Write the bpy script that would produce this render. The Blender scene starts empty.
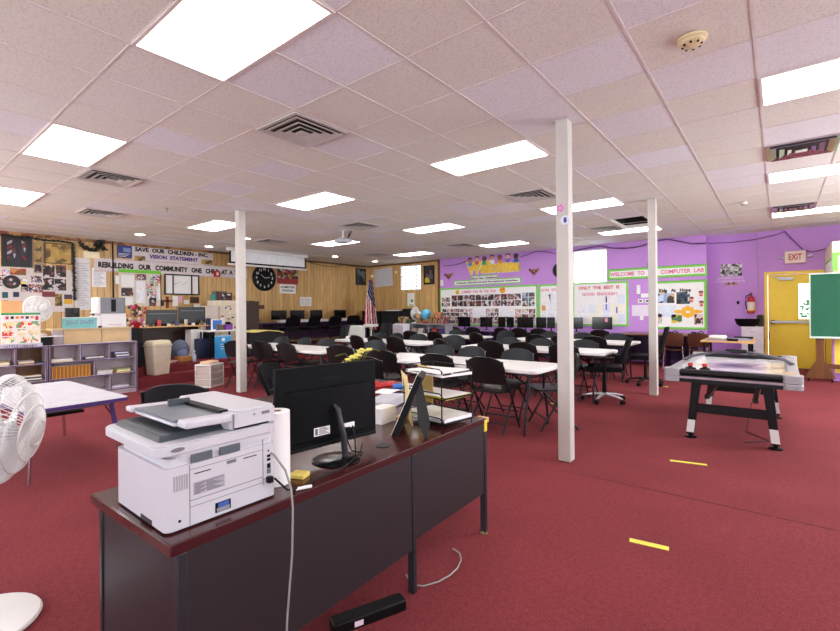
import bpy, bmesh, math, random
from mathutils import Matrix, Vector
random.seed(7)
C = bpy.context.scene.collection
PI = math.pi
# ------------------------------------------------------------ camera, light, exposure
YAW, ROLL, FPX, CX, CY, HC = .6727, -.0088, 451., 420., 309.3, 1.36
T = .61
CE = HC + 2.7524 * T
cam_d = bpy.data.cameras.new('camera'); cam = bpy.data.objects.new('camera', cam_d); C.objects.link(cam)
cam_d.sensor_width = 36; cam_d.lens = 36 * FPX / 840; cam_d.shift_y = (CY - 315.5) / 840
cam_d.clip_start = .05
cam.matrix_world = Matrix.Translation((0, 0, HC)) @ Matrix.Rotation(YAW, 4, 'Z') @ Matrix.Rotation(PI / 2, 4, 'X') @ Matrix.Rotation(ROLL, 4, 'Z')
bpy.context.scene.camera = cam
w = bpy.data.worlds.new('sky'); bpy.context.scene.world = w; w.use_nodes = True
w.node_tree.nodes['Background'].inputs[0].default_value = (.93, .97, 1, 1)
w.node_tree.nodes['Background'].inputs[1].default_value = 6.0
vs = bpy.context.scene.view_settings
vs.view_transform = 'Standard'; vs.look = 'None'; vs.gamma = 1; vs.use_curve_mapping = False
vs.exposure = -0.12
LIGHT_E = 11.0      # ceiling panel emission
CAN_E = 30.0
def daylight_fill(x, y, rz, w_, h_, energy):  # unseen area lamp, added to brighten the room and its ceiling
    l = bpy.data.lights.new('daylight_fill', 'AREA'); l.shape = 'RECTANGLE'; l.size = w_; l.size_y = h_; l.energy = energy; l.color = (.93, .97, 1)
    o = bpy.data.objects.new('daylight_fill', l); C.objects.link(o); o.location = (x, y, 1.7); o.rotation_euler = (PI / 2, 0, rz)
for yy, e in ((-.2, 3), (3.8, 16), (7.8, 230)): daylight_fill(3.58, yy, PI / 2, 2.7, 1.5, e)
for xx, e in ((-9.1, 260), (-4.9, 18), (-.7, 2)): daylight_fill(xx, -2.58, 0, 2.9, 1.5, e)

# ------------------------------------------------------------ measuring helpers
_c, _s = math.cos(-YAW), math.sin(-YAW)
def ray(px, py):
    a = (px - CX) / FPX; b = (CY - py) / FPX
    cr, sr = math.cos(ROLL), math.sin(ROLL)
    a, b = cr * a - sr * b, sr * a + cr * b
    return Vector((_s + a * _c, _c - a * _s, b))
def at(px, py, x=None, y=None, z=None):
    r = ray(px, py)
    t = (z - HC) / r.z if z is not None else (x / r.x if x is not None else y / r.y)
    return Vector((r.x * t, r.y * t, HC + r.z * t))

# ------------------------------------------------------------ materials
def lin(c):
    if isinstance(c, str): c = [int(c[i:i + 2], 16) / 255 for i in (0, 2, 4)]
    return tuple((v / 12.92 if v <= .04045 else ((v + .055) / 1.055) ** 2.4) for v in c) + (1,)
MATS = {}
def mat(name, col, rough=.6, metal=0, var=.06, scale=8., bump=0, bscale=200, emit=0, coat=0, spec=.5, stretch=(1, 1, 1)):
    if name in MATS: return MATS[name]
    m = bpy.data.materials.new(name); m.use_nodes = True; MATS[name] = m
    n, l = m.node_tree.nodes, m.node_tree.links; b = n['Principled BSDF']
    c = lin(col)
    b.inputs['Roughness'].default_value = rough; b.inputs['Metallic'].default_value = metal
    b.inputs['Specular IOR Level'].default_value = spec
    if coat: b.inputs['Coat Weight'].default_value = coat
    tc = n.new('ShaderNodeTexCoord'); mp = n.new('ShaderNodeMapping'); mp.inputs['Scale'].default_value = stretch
    l.new(tc.outputs['Object'], mp.inputs[0])
    nz = n.new('ShaderNodeTexNoise'); nz.inputs['Scale'].default_value = scale; nz.inputs['Detail'].default_value = 4
    l.new(mp.outputs[0], nz.inputs[0])
    r = n.new('ShaderNodeValToRGB')
    r.color_ramp.elements[0].color = tuple(v * (1 - var) for v in c[:3]) + (1,); r.color_ramp.elements[0].position = .3
    r.color_ramp.elements[1].color = tuple(min(1, v * (1 + var)) for v in c[:3]) + (1,); r.color_ramp.elements[1].position = .7
    l.new(nz.outputs[0], r.inputs[0]); l.new(r.outputs[0], b.inputs['Base Color'])
    if bump:
        n2 = n.new('ShaderNodeTexNoise'); n2.inputs['Scale'].default_value = bscale; l.new(mp.outputs[0], n2.inputs[0])
        bp = n.new('ShaderNodeBump'); bp.inputs['Strength'].default_value = bump; bp.inputs['Distance'].default_value = .004
        l.new(n2.outputs[0], bp.inputs['Height']); l.new(bp.outputs[0], b.inputs['Normal'])
    if emit:
        b.inputs['Emission Color'].default_value = c; b.inputs['Emission Strength'].default_value = emit
    return m
def mcollage(name, cols, scale=10., rough=.5):
    """a busy printed picture: cells of several inks"""
    if name in MATS: return MATS[name]
    m = bpy.data.materials.new(name); m.use_nodes = True; MATS[name] = m
    n, l = m.node_tree.nodes, m.node_tree.links; b = n['Principled BSDF']; b.inputs['Roughness'].default_value = rough
    tc = n.new('ShaderNodeTexCoord'); v = n.new('ShaderNodeTexVoronoi'); v.inputs['Scale'].default_value = scale
    nz = n.new('ShaderNodeTexNoise'); nz.inputs['Scale'].default_value = scale * .7
    mx = n.new('ShaderNodeMixRGB'); mx.inputs[0].default_value = .12
    l.new(tc.outputs['Object'], mx.inputs[1]); l.new(tc.outputs['Object'], nz.inputs[0]); l.new(nz.outputs['Color'], mx.inputs[2])
    l.new(mx.outputs[0], v.inputs[0])
    sp = n.new('ShaderNodeSeparateColor'); l.new(v.outputs['Color'], sp.inputs[0])
    r = n.new('ShaderNodeValToRGB'); r.color_ramp.interpolation = 'CONSTANT'
    k = len(cols)
    r.color_ramp.elements[0].color = lin(cols[0]); r.color_ramp.elements[1].position = 1 / k; r.color_ramp.elements[1].color = lin(cols[1])
    for i in range(2, k):
        e = r.color_ramp.elements.new(i / k); e.color = lin(cols[i])
    l.new(sp.outputs[0], r.inputs[0]); l.new(r.outputs[0], b.inputs['Base Color'])
    return m
def mathn(n, l, op, a, b=None):
    q = n.new('ShaderNodeMath'); q.operation = op
    for i, v in enumerate((a, b)):
        if v is None: continue
        if isinstance(v, (int, float)): q.inputs[i].default_value = v
        else: l.new(v, q.inputs[i])
    return q.outputs[0]
def mix(n, l, f, a, b, mode='MIX'):
    q = n.new('ShaderNodeMixRGB'); q.blend_type = mode
    for i, v in enumerate((f, a, b)):
        if isinstance(v, (int, float)): q.inputs[i].default_value = v
        elif isinstance(v, tuple): q.inputs[i].default_value = v
        else: l.new(v, q.inputs[i])
    return q.outputs[0]
def base(name, rough=.7):
    m = bpy.data.materials.new(name); m.use_nodes = True
    n, l = m.node_tree.nodes, m.node_tree.links; b = n['Principled BSDF']; b.inputs['Roughness'].default_value = rough
    g = n.new('ShaderNodeNewGeometry'); s = n.new('ShaderNodeSeparateXYZ'); l.new(g.outputs['Position'], s.inputs[0])
    return m, n, l, b, g.outputs['Position'], s
def m_carpet():
    m, n, l, b, P, s = base('red_carpet', .95)
    b.inputs['Specular IOR Level'].default_value = .15
    a = n.new('ShaderNodeTexNoise'); a.inputs['Scale'].default_value = 1.1; a.inputs['Detail'].default_value = 5; l.new(P, a.inputs[0])
    f = n.new('ShaderNodeTexNoise'); f.inputs['Scale'].default_value = 140; f.inputs['Detail'].default_value = 3; l.new(P, f.inputs[0])
    g = n.new('ShaderNodeTexNoise'); g.inputs['Scale'].default_value = 38; g.inputs['Detail'].default_value = 3; l.new(P, g.inputs[0])
    r = n.new('ShaderNodeValToRGB'); l.new(a.outputs[0], r.inputs[0])
    r.color_ramp.elements[0].position = .3; r.color_ramp.elements[0].color = lin('7d363b')
    r.color_ramp.elements[1].position = .65; r.color_ramp.elements[1].color = lin('8a3c41')
    r2 = n.new('ShaderNodeValToRGB'); l.new(f.outputs[0], r2.inputs[0])
    r2.color_ramp.elements[0].position = .3; r2.color_ramp.elements[0].color = (.62, .62, .66, 1)
    r2.color_ramp.elements[1].position = .7; r2.color_ramp.elements[1].color = (1.2, 1.2, 1.2, 1)
    r3 = n.new('ShaderNodeValToRGB'); l.new(g.outputs[0], r3.inputs[0])
    r3.color_ramp.elements[0].position = .35; r3.color_ramp.elements[0].color = (.88, .88, .88, 1)
    r3.color_ramp.elements[1].position = .65; r3.color_ramp.elements[1].color = (1.06, 1.06, 1.06, 1)
    o = mix(n, l, 1., r.outputs[0], r2.outputs[0], 'MULTIPLY'); o = mix(n, l, 1., o, r3.outputs[0], 'MULTIPLY')
    l.new(o, b.inputs['Base Color'])
    bp = n.new('ShaderNodeBump'); bp.inputs['Strength'].default_value = .5; bp.inputs['Distance'].default_value = .004
    l.new(f.outputs[0], bp.inputs['Height']); l.new(bp.outputs[0], b.inputs['Normal'])
    return m
def m_ceiling():
    m, n, l, b, P, s = base('acoustic_ceiling_tile', .9)
    b.inputs['Specular IOR Level'].default_value = .2
    cx = mathn(n, l, 'FLOOR', mathn(n, l, 'ADD', mathn(n, l, 'DIVIDE', s.outputs[0], T), 5.18))
    cy = mathn(n, l, 'FLOOR', mathn(n, l, 'ADD', mathn(n, l, 'DIVIDE', s.outputs[1], T), -2.785))
    cb = n.new('ShaderNodeCombineXYZ'); l.new(cx, cb.inputs[0]); l.new(cy, cb.inputs[1])
    wn = n.new('ShaderNodeTexWhiteNoise'); wn.noise_dimensions = '2D'; l.new(cb.outputs[0], wn.inputs[0])
    r = n.new('ShaderNodeValToRGB'); l.new(wn.outputs[0], r.inputs[0]); r.color_ramp.interpolation = 'CONSTANT'
    r.color_ramp.elements[0].color = lin('ebe8df'); r.color_ramp.elements[1].position = .45; r.color_ramp.elements[1].color = lin('ebe9e3')
    e = r.color_ramp.elements.new(.72); e.color = lin('ecebef')
    e = r.color_ramp.elements.new(.93); e.color = lin('f0f0f6')
    f = n.new('ShaderNodeTexNoise'); f.inputs['Scale'].default_value = 70; f.inputs['Detail'].default_value = 5; f.inputs['Roughness'].default_value = .7; l.new(P, f.inputs[0])
    r2 = n.new('ShaderNodeValToRGB'); l.new(f.outputs[0], r2.inputs[0])
    r2.color_ramp.elements[0].position = .36; r2.color_ramp.elements[0].color = (.8, .79, .79, 1)
    r2.color_ramp.elements[1].position = .5; r2.color_ramp.elements[1].color = (1, 1, 1, 1)
    o = mix(n, l, 1., r.outputs[0], r2.outputs[0], 'MULTIPLY'); l.new(o, b.inputs['Base Color'])
    bp = n.new('ShaderNodeBump'); bp.inputs['Strength'].default_value = .4; bp.inputs['Distance'].default_value = .003
    l.new(f.outputs[0], bp.inputs['Height']); l.new(bp.outputs[0], b.inputs['Normal'])
    return m
def m_panel(name, axis):
    """oak wood panelling with random-width vertical grooves along an axis"""
    m, n, l, b, P, s = base(name, .38)
    u = s.outputs[axis]
    mp = n.new('ShaderNodeMapping'); mp.inputs['Scale'].default_value = (9, 9, .7); l.new(P, mp.inputs[0])
    g = n.new('ShaderNodeTexNoise'); g.inputs['Scale'].default_value = 3; g.inputs['Detail'].default_value = 6; g.inputs['Distortion'].default_value = .6; l.new(mp.outputs[0], g.inputs[0])
    r = n.new('ShaderNodeValToRGB'); l.new(g.outputs[0], r.inputs[0])
    r.color_ramp.elements[0].position = .3; r.color_ramp.elements[0].color = lin('c2985b')
    r.color_ramp.elements[1].position = .68; r.color_ramp.elements[1].color = lin('e2bb7e')
    # per-board tone
    fl = mathn(n, l, 'FLOOR', mathn(n, l, 'DIVIDE', u, .135))
    wn = n.new('ShaderNodeTexWhiteNoise'); wn.noise_dimensions = '1D'; l.new(fl, wn.inputs[1])
    tone = mathn(n, l, 'ADD', mathn(n, l, 'MULTIPLY', wn.outputs[0], .22), .88)
    cbn = n.new('ShaderNodeCombineXYZ'); [l.new(tone, cbn.inputs[i]) for i in range(3)]
    o = mix(n, l, 1., r.outputs[0], cbn.outputs[0], 'MULTIPLY')
    # grooves: two incommensurate periods
    g1 = mathn(n, l, 'LESS_THAN', mathn(n, l, 'FRACT', mathn(n, l, 'DIVIDE', u, .135)), .06)
    g2 = mathn(n, l, 'LESS_THAN', mathn(n, l, 'FRACT', mathn(n, l, 'DIVIDE', u, .4064)), .022)
    gg = mathn(n, l, 'MAXIMUM', g1, g2)
    o = mix(n, l, mathn(n, l, 'MULTIPLY', gg, .6), o, lin('4a2e14')); l.new(o, b.inputs['Base Color'])
    bp = n.new('ShaderNodeBump'); bp.inputs['Strength'].default_value = .6; bp.inputs['Distance'].default_value = .004; bp.invert = True
    l.new(gg, bp.inputs['Height']); l.new(bp.outputs[0], b.inputs['Normal'])
    return m
def m_wood(name, c0, c1, rough=.4, stretch=(1, 14, 14), scale=1.4, coat=0):
    m = bpy.data.materials.new(name); m.use_nodes = True
    n, l = m.node_tree.nodes, m.node_tree.links; b = n['Principled BSDF']; b.inputs['Roughness'].default_value = rough
    if coat: b.inputs['Coat Weight'].default_value = coat; b.inputs['Coat Roughness'].default_value = .12
    tc = n.new('ShaderNodeTexCoord'); mp = n.new('ShaderNodeMapping'); mp.inputs['Scale'].default_value = stretch; l.new(tc.outputs['Object'], mp.inputs[0])
    g = n.new('ShaderNodeTexNoise'); g.inputs['Scale'].default_value = scale; g.inputs['Detail'].default_value = 7; g.inputs['Distortion'].default_value = 1.2; l.new(mp.outputs[0], g.inputs[0])
    r = n.new('ShaderNodeValToRGB'); l.new(g.outputs[0], r.inputs[0])
    r.color_ramp.elements[0].position = .32; r.color_ramp.elements[0].color = lin(c0)
    r.color_ramp.elements[1].position = .66; r.color_ramp.elements[1].color = lin(c1)
    l.new(r.outputs[0], b.inputs['Base Color'])
    return m
CARPET = m_carpet(); CEIL = m_ceiling(); PAN_A = m_panel('oak_panelling_left', 1); PAN_B = m_panel('oak_panelling_back', 0)
MAHOG = m_wood('mahogany_laminate', '35100f', '4f1a1b', .24, (14, 1, 14), 1.5, .25)
EDGE = mat('mahogany_edge', '3c0d13', .35)
OAK = m_wood('light_oak', 'c99a5e', 'e0b67c', .45)
BROWNW = m_wood('brown_wood', '54300f', '74451c', .45, (14, 14, 1))
LAV = mat('lavender_laminate', 'b9adb5', .5); PURP = mat('purple_edge', '4a2c78', .45); PURPLE_W = mat('purple_wall_paint', 'c48edb', .55, var=.03, scale=2, bump=.1, bscale=60)
YEL = mat('yellow_door_paint', 'ffdf48', .4, var=.03); YELW = mat('yellow_wall_paint', 'f6d552', .5, var=.03)
WHITE = mat('white_plastic', 'e9e8e7', .35, var=.02); WHT2 = mat('white_paint', 'c8c4be', .5, var=.03, bump=.15, bscale=30)
PRN = mat('printer_white', 'cbcad2', .38, var=.01); DGREY = mat('dark_grey_plastic', '3c434a', .45); BLACKP = mat('black_plastic', '0a0b0d', .45, spec=.2)
BLACKS = mat('black_satin_plastic', '0d0e11', .6, spec=.1)
CHB = mat('chair_black', '0f1012', .36, var=.1); CHG = mat('charcoal_chair_plastic', '1f2328', .5, spec=.3, var=.1)
TUBE = mat('dark_grey_tube', '2c2f34', .35, metal=.5); CHROME = mat('chrome', 'c8c8cc', .18, metal=1); SILVER = mat('silver_plastic', 'b9b9c0', .3, metal=.5)
SCREEN = mat('black_screen', '0a0b10', .12); GREEN = mat('lime_border', '7fd455', .6); PAPER = mat('white_paper', 'f2f1f1', .7, var=.02)
BEIGE = mat('beige_plastic', 'd9cdb8', .45); RED = mat('red_plastic', 'b8201f', .4); BLUE = mat('blue_plastic', '2c6fc4', .4); NAVY = mat('navy_plastic', '1c2b50', .5)
TEAL = mat('teal_print', '7fc6c4', .5, var=.2, scale=5); PINKT = mat('pink_letters', 'dd6f93', .6); REDT = mat('red_letters', 'd0394a', .6); BLKT = mat('black_letters', '151515', .6); PURT = mat('purple_letters', '5a3a8a', .6)
GOLD = mat('yellow_letters', 'f6cf3d', .5, var=.1, scale=20); DKPANEL = mat('desk_dark_panel', '242025', .45, var=.05); DKFRAME = mat('desk_frame_grey', '2f2f36', .4, metal=.3)
GLASS = mat('frosted_glass', 'ffffff', .2); CREAM = mat('cream_paint', 'e8e0c0', .5)
PHOTO_INKS = ['20181a', '8a5a45', 'c9a58f', 'e8e4e6', '5a2b30', '35506e', 'd6cfd4', '6b4a3a', 'a83a48', '2b2f35']
COL1 = mcollage('group_photo_print', PHOTO_INKS, 34); COL2 = mcollage('portrait_print', ['1b1a22', '7a4a38', '2e2a3c', 'c8c0c4', '5d3028', '121218'], 18)
COL3 = mcollage('bright_print', ['e9e6ee', 'd44b5a', 'f0d070', '7fb6de', 'f4f0f2', '3c4a80', 'e8a0b0', '8cc080'], 30)
COL4 = mcollage('pale_print', ['f4f4f6', 'eef0f6', 'f3eef0', 'dce4f0', 'f4f4f6', 'e6e2ec'], 26)
COL5 = mcollage('gold_print', ['a88a48', '8a6d35', 'c2a25c', '6a5530', 'b89650'], 12)
COL6 = mcollage('comic_print', ['f6efe0', 'f3d9b0', 'fbf7ea', 'e05040', 'f6efe0', 'f2e8a0', 'f8f2e4', '70b070', 'f4ece0'], 22)

# ------------------------------------------------------------ mesh helpers
class MB:
    def __init__(s): s.v = []; s.f = []; s.m = []; s.M = Matrix()
    def add(s, vs, fs, m=0):
        o = len(s.v); s.v += [tuple(s.M @ Vector(p)) for p in vs]; s.f += [tuple(o + i for i in f) for f in fs]
        s.m += [m] * len(fs); return s
    def box(s, x0, x1, y0, y1, z0, z1, m=0):
        return s.add([(x, y, z) for z in (z0, z1) for y in (y0, y1) for x in (x0, x1)],
                     [(0, 2, 3, 1), (4, 5, 7, 6), (0, 1, 5, 4), (2, 6, 7, 3), (0, 4, 6, 2), (1, 3, 7, 5)], m)
    def prism(s, poly, z0, z1, m=0, axis='z'):
        k = len(poly)
        def q(a, b, c): return (a, b, c) if axis == 'z' else ((a, c, b) if axis == 'y' else (c, a, b))
        vs = [q(a, b, z0) for a, b in poly] + [q(a, b, z1) for a, b in poly]
        return s.add(vs, [tuple(range(k - 1, -1, -1)), tuple(range(k, 2 * k))] + [(i, (i + 1) % k, k + (i + 1) % k, k + i) for i in range(k)], m)
    def tube(s, pts, r, m=0, n=8, flat=1., closed=False):
        pts = [Vector(p) for p in pts]; k = len(pts); rings = []
        up = Vector((0, 0, 1))
        for i, p in enumerate(pts):
            a = pts[i - 1] if (i or closed) else p; b = pts[(i + 1) % k] if (i < k - 1 or closed) else p
            d = (b - a).normalized() if (b - a).length > 1e-9 else up
            e = d.cross(up if abs(d.z) < .95 else Vector((1, 0, 0))).normalized(); g = e.cross(d).normalized()
            rr = r[i] if isinstance(r, (list, tuple)) else r
            rings.append([p + e * (rr * math.cos(2 * PI * j / n)) + g * (rr * flat * math.sin(2 * PI * j / n)) for j in range(n)])
        vs = [q for rg in rings for q in rg]; fs = []
        for i in range(k if closed else k - 1):
            i2 = (i + 1) % k
            for j in range(n): fs.append((i * n + j, i * n + (j + 1) % n, i2 * n + (j + 1) % n, i2 * n + j))
        if not closed: fs += [tuple(range(n - 1, -1, -1)), tuple(range((k - 1) * n, k * n))]
        return s.add(vs, fs, m)
    def lathe(s, prof, n=24, m=0, M=None):
        o = s.M
        if M is not None: s.M = s.M @ M
        vs = []; fs = []
        for r, z in prof: vs += [(r * math.cos(2 * PI * j / n), r * math.sin(2 * PI * j / n), z) for j in range(n)]
        for i in range(len(prof) - 1):
            for j in range(n): fs.append((i * n + j, i * n + (j + 1) % n, (i + 1) * n + (j + 1) % n, (i + 1) * n + j))
        if prof[0][0] > 1e-6: fs.append(tuple(range(n - 1, -1, -1)))
        if prof[-1][0] > 1e-6: fs.append(tuple(range((len(prof) - 1) * n, len(prof) * n)))
        s.add(vs, fs, m); s.M = o; return s
    def ball(s, c, r, m=0, n=12, sz=(1, 1, 1)):
        k = n // 2
        return s.lathe([(max(1e-7, r * math.sin(PI * i / k)), -r * math.cos(PI * i / k)) for i in range(k + 1)], n, m,
                       Matrix.Translation(c) @ Matrix.Diagonal((sz[0], sz[1], sz[2], 1)))
    def sheet(s, fn, nu, nv, th, m=0):
        """closed thick sheet: fn(u,v)->(point, normal), u,v in 0..1"""
        a = []; b = []
        for j in range(nv + 1):
            for i in range(nu + 1):
                p, nn = fn(i / nu, j / nv); p = Vector(p); nn = Vector(nn).normalized()
                a.append(p + nn * th / 2); b.append(p - nn * th / 2)
        k = len(a); W = nu + 1; fs = []
        for j in range(nv):
            for i in range(nu):
                q = j * W + i
                fs.append((q, q + 1, q + W + 1, q + W)); fs.append((k + q + W, k + q + W + 1, k + q + 1, k + q))
        ring = [i for i in range(nu)] + [j * W + nu for j in range(nv)] + [nv * W + i for i in range(nu, 0, -1)] + [j * W for j in range(nv, 0, -1)]
        for i in range(len(ring)):
            p, q = ring[i], ring[(i + 1) % len(ring)]; fs.append((q, p, k + p, k + q))
        return s.add(a + b, fs, m)
    def text(s, txt, x, z, h, out=0., m=0, w=None, ext=.004, bold=0., align='CENTER', M=None):
        cu = bpy.data.curves.new('lettering', 'FONT'); cu.body = txt; cu.size = 1; cu.extrude = 0; cu.offset = bold; cu.align_x = 'CENTER'; cu.resolution_u = 2
        o = bpy.data.objects.new('lettering', cu); C.objects.link(o)
        dg = bpy.context.evaluated_depsgraph_get(); me = bpy.data.meshes.new_from_object(o.evaluated_get(dg))
        xs = [v.co.x for v in me.vertices]; ys = [v.co.y for v in me.vertices]
        if xs:
            x0, x1, y0, y1 = min(xs), max(xs), min(ys), max(ys); sy = h / (y1 - y0); sx = (w / (x1 - x0)) if w else sy
            k = len(me.vertices)
            base_ = [((v.co.x - (x0 + x1) / 2) * sx + x, (v.co.y - y0) * sy + z) for v in me.vertices]
            vs = [(a, -out - ext, b) for a, b in base_] + [(a, -out, b) for a, b in base_]
            fs = [tuple(p.vertices) for p in me.polygons]
            cnt = {}
            for f in fs:
                for i in range(len(f)):
                    e = (f[i], f[(i + 1) % len(f)]); cnt[e] = 1
            side = [(e[1], e[0], e[0] + k, e[1] + k) for e in cnt if (e[1], e[0]) not in cnt]
            s.add(vs, fs + side, m)
        bpy.data.objects.remove(o); bpy.data.curves.remove(cu); bpy.data.meshes.remove(me)
        return s
    def build(s, name, mats, parent=None, bevel=0, smooth=False, seg=2):
        me = bpy.data.meshes.new(name); me.from_pydata(s.v, [], s.f)
        if not isinstance(mats, (list, tuple)): mats = [mats]
        for q in mats: me.materials.append(q)
        me.polygons.foreach_set('material_index', s.m)
        if smooth: me.polygons.foreach_set('use_smooth', [True] * len(s.f))
        me.update(); o = bpy.data.objects.new(name, me); C.objects.link(o)
        if parent: o.parent = parent
        if bevel:
            b = o.modifiers.new('bevel', 'BEVEL'); b.width = bevel; b.segments = seg; b.limit_method = 'ANGLE'; b.angle_limit = .7
        if smooth or bevel:
            if not smooth: me.polygons.foreach_set('use_smooth', [True] * len(s.f))
            me.set_sharp_from_angle(angle=.7)
        return o
def thing(name, label, cat, loc=(0, 0, 0), rz=0, group=None):
    o = bpy.data.objects.new(name, None); C.objects.link(o); o.location = loc; o.rotation_euler = (0, 0, rz); o.empty_display_size = .1
    o['label'] = label; o['category'] = cat
    if group: o['group'] = group
    return o
def tag(o, label, cat, group=None):
    o['label'] = label; o['category'] = cat
    if group: o['group'] = group
    return o
def struct(o): o['kind'] = 'structure'; return o
def copy_tree(o, parent=None):
    c = o.copy(); C.objects.link(c); c.parent = parent
    for ch in list(o.children): copy_tree(ch, c)
    return c
def again(proto, first, label, loc, rz, group=None):
    o = proto if first else copy_tree(proto)
    o.location = loc; o.rotation_euler = (0, 0, rz); o['label'] = label
    if group: o['group'] = group
    return o
def bx(name, x0, x1, y0, y1, z0, z1, m, parent=None, bevel=0):
    return MB().box(x0, x1, y0, y1, z0, z1).build(name, m, parent, bevel)
# ============================================================ THE ROOM
XL, YB, YC, XR, YF = -12.35, 12.35, 12.75, 3.6, -2.6      # left wall, back wall, recessed back wall, right wall, wall behind
XJ = -1.32                                                 # where the back wall steps back
struct(MB().box(XL - .2, XR + .2, YF - .2, YC + .3, -.1, 0).build('floor', CARPET))
sa, sb = at(560, 469.5, z=0), at(839, 531, z=0); sd_ = (sb - sa).normalized() * .004; sn = Vector((-sd_.y, sd_.x, 0))
struct(MB().add([(sa + sn).to_tuple(), (sa - sn).to_tuple(), (sb - sn).to_tuple(), (sb + sn).to_tuple(), (sa.x, sa.y, -.002), (sb.x, sb.y, -.002)], [(0, 3, 2, 1), (0, 1, 4), (3, 5, 2), (1, 2, 5, 4), (0, 4, 5, 3)]).build('carpet_seam', mat('seam_dark_red', '541a22', .95), C.objects['floor'])).location = (0, 0, .0012)  # thin dark red line along the carpet seam
# ceiling with one opening where tiles are missing (cells i=1, j=12..13)
def gx(i): return (i - 5.18) * T
def gy(j): return (j + 2.785) * T
HX0, HX1, HY0, HY1 = gx(1), gx(2), gy(12), gy(13.96)
cm = MB(); Z0, Z1 = CE, CE + .06
cm.box(XL - .2, HX0, YF - .2, YC + .3, Z0, Z1); cm.box(HX1, XR + .2, YF - .2, YC + .3, Z0, Z1)
cm.box(HX0, HX1, YF - .2, HY0, Z0, Z1); cm.box(HX0, HX1, HY1, YC + .3, Z0, Z1)
VOID = mat('dark_roof_void', '2a2724', .9)
for q in ((HX0 - .05, HX0, HY0, HY1, Z1, Z1 + .6), (HX1, HX1 + .05, HY0, HY1, Z1, Z1 + .6), (HX0, HX1, HY0 - .05, HY0, Z1, Z1 + .6),
          (HX0, HX1, HY1, HY1 + .05, Z1, Z1 + .6), (HX0, HX1, HY0, HY1, Z1 + .6, Z1 + .65)): cm.box(*q, m=1)
ceiling = struct(cm.build('ceiling', [CEIL, VOID]))
TB = mat('ceiling_grid_metal', 'e2dbd8', .45)
g = MB()
for i in range(-15, 15):
    x = gx(i)
    if XL < x < XR: g.box(x - .009, x + .009, YF, YC, CE - .004, CE + .001)
for j in range(-7, 19):
    y = gy(j)
    if YF < y < YC: g.box(XL, XR, y - .007, y + .007, CE - .003, CE + .001)
struct(g.build('ceiling_grid', TB, ceiling))

# left wall of oak panelling, back wall: oak up to x=-8.97, purple beyond with one window
struct(MB().box(XL - .15, XL, YF - .2, YC, 0, CE + .1).build('wall_left', PAN_A))
def holed(mb, x0, x1, y0, y1, z0, z1, holes, m=0):
    """wall slab along x with rectangular openings"""
    xs = sorted(holes); cx_ = x0
    for (a, b, c, d) in xs:
        mb.box(cx_, a, y0, y1, z0, z1, m); mb.box(a, b, y0, y1, z0, c, m); mb.box(a, b, y0, y1, d, z1, m); cx_ = b
    mb.box(cx_, x1, y0, y1, z0, z1, m); return mb
W1 = (-4.45, -3.53, 2.0, 2.92); W2 = (-10.74, -9.78, 2.05, 2.93)
b1 = MB(); holed(b1, XL - .15, -8.97, YB, YB + .15, 0, CE + .1, [W2]); struct(b1.build('wall_back_oak', PAN_B))
b2 = MB(); holed(b2, -8.97, XJ, YB, YB + .15, 0, CE + .1, [W1]); b2.box(XJ - .15, XJ, YB + .15, YC + .15, 0, CE + .1)
struct(b2.build('wall_back', PURPLE_W))
DX0, DX1, DZ = -.20, .69, 2.06
b3 = MB(); holed(b3, XJ - .1, XR, YC, YC + .15, 0, CE + .1, [(DX0, DX1, -.05, DZ)]); struct(b3.build('wall_back_recess', PURPLE_W))
OFFW = mat('lilac_wall_paint', 'd9cbdc', .6)
# to brighten the ceiling, two unseen walls get made-up daylight windows
RW = [(-1.6, 1.2, .9, 2.5), (2.4, 5.2, .9, 2.5), (6.4, 9.2, .9, 2.5)]
m = MB(); m.M = Matrix.Translation((XR, 0, 0)) @ Matrix.Rotation(PI / 2, 4, 'Z'); holed(m, YF, YC, -.15, 0, 0, CE + .1, RW); struct(m.build('wall_right', OFFW))
FW_ = [(-10.6, -7.6, .9, 2.5), (-6.4, -3.4, .9, 2.5), (-2.2, .8, .9, 2.5)]
struct(holed(MB(), XL, XR, YF - .15, YF, 0, CE + .1, FW_).build('wall_front', OFFW))
for k, (a, b, c, d) in enumerate(RW):
    f = MB(); f.box(XR + .05, XR + .1, a, a + .05, c, d); f.box(XR + .05, XR + .1, b - .05, b, c, d); f.box(XR + .05, XR + .1, a, b, c, c + .05); f.box(XR + .05, XR + .1, a, b, d - .05, d); struct(f.build('window_%d' % (3 + k), WHITE))
for k, (a, b, c, d) in enumerate(FW_):
    f = MB(); f.box(a, a + .05, YF - .1, YF - .05, c, d); f.box(b - .05, b, YF - .1, YF - .05, c, d); f.box(a, b, YF - .1, YF - .05, c, c + .05); f.box(a, b, YF - .1, YF - .05, d - .05, d); struct(f.build('window_%d' % (6 + k), WHITE))
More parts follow.
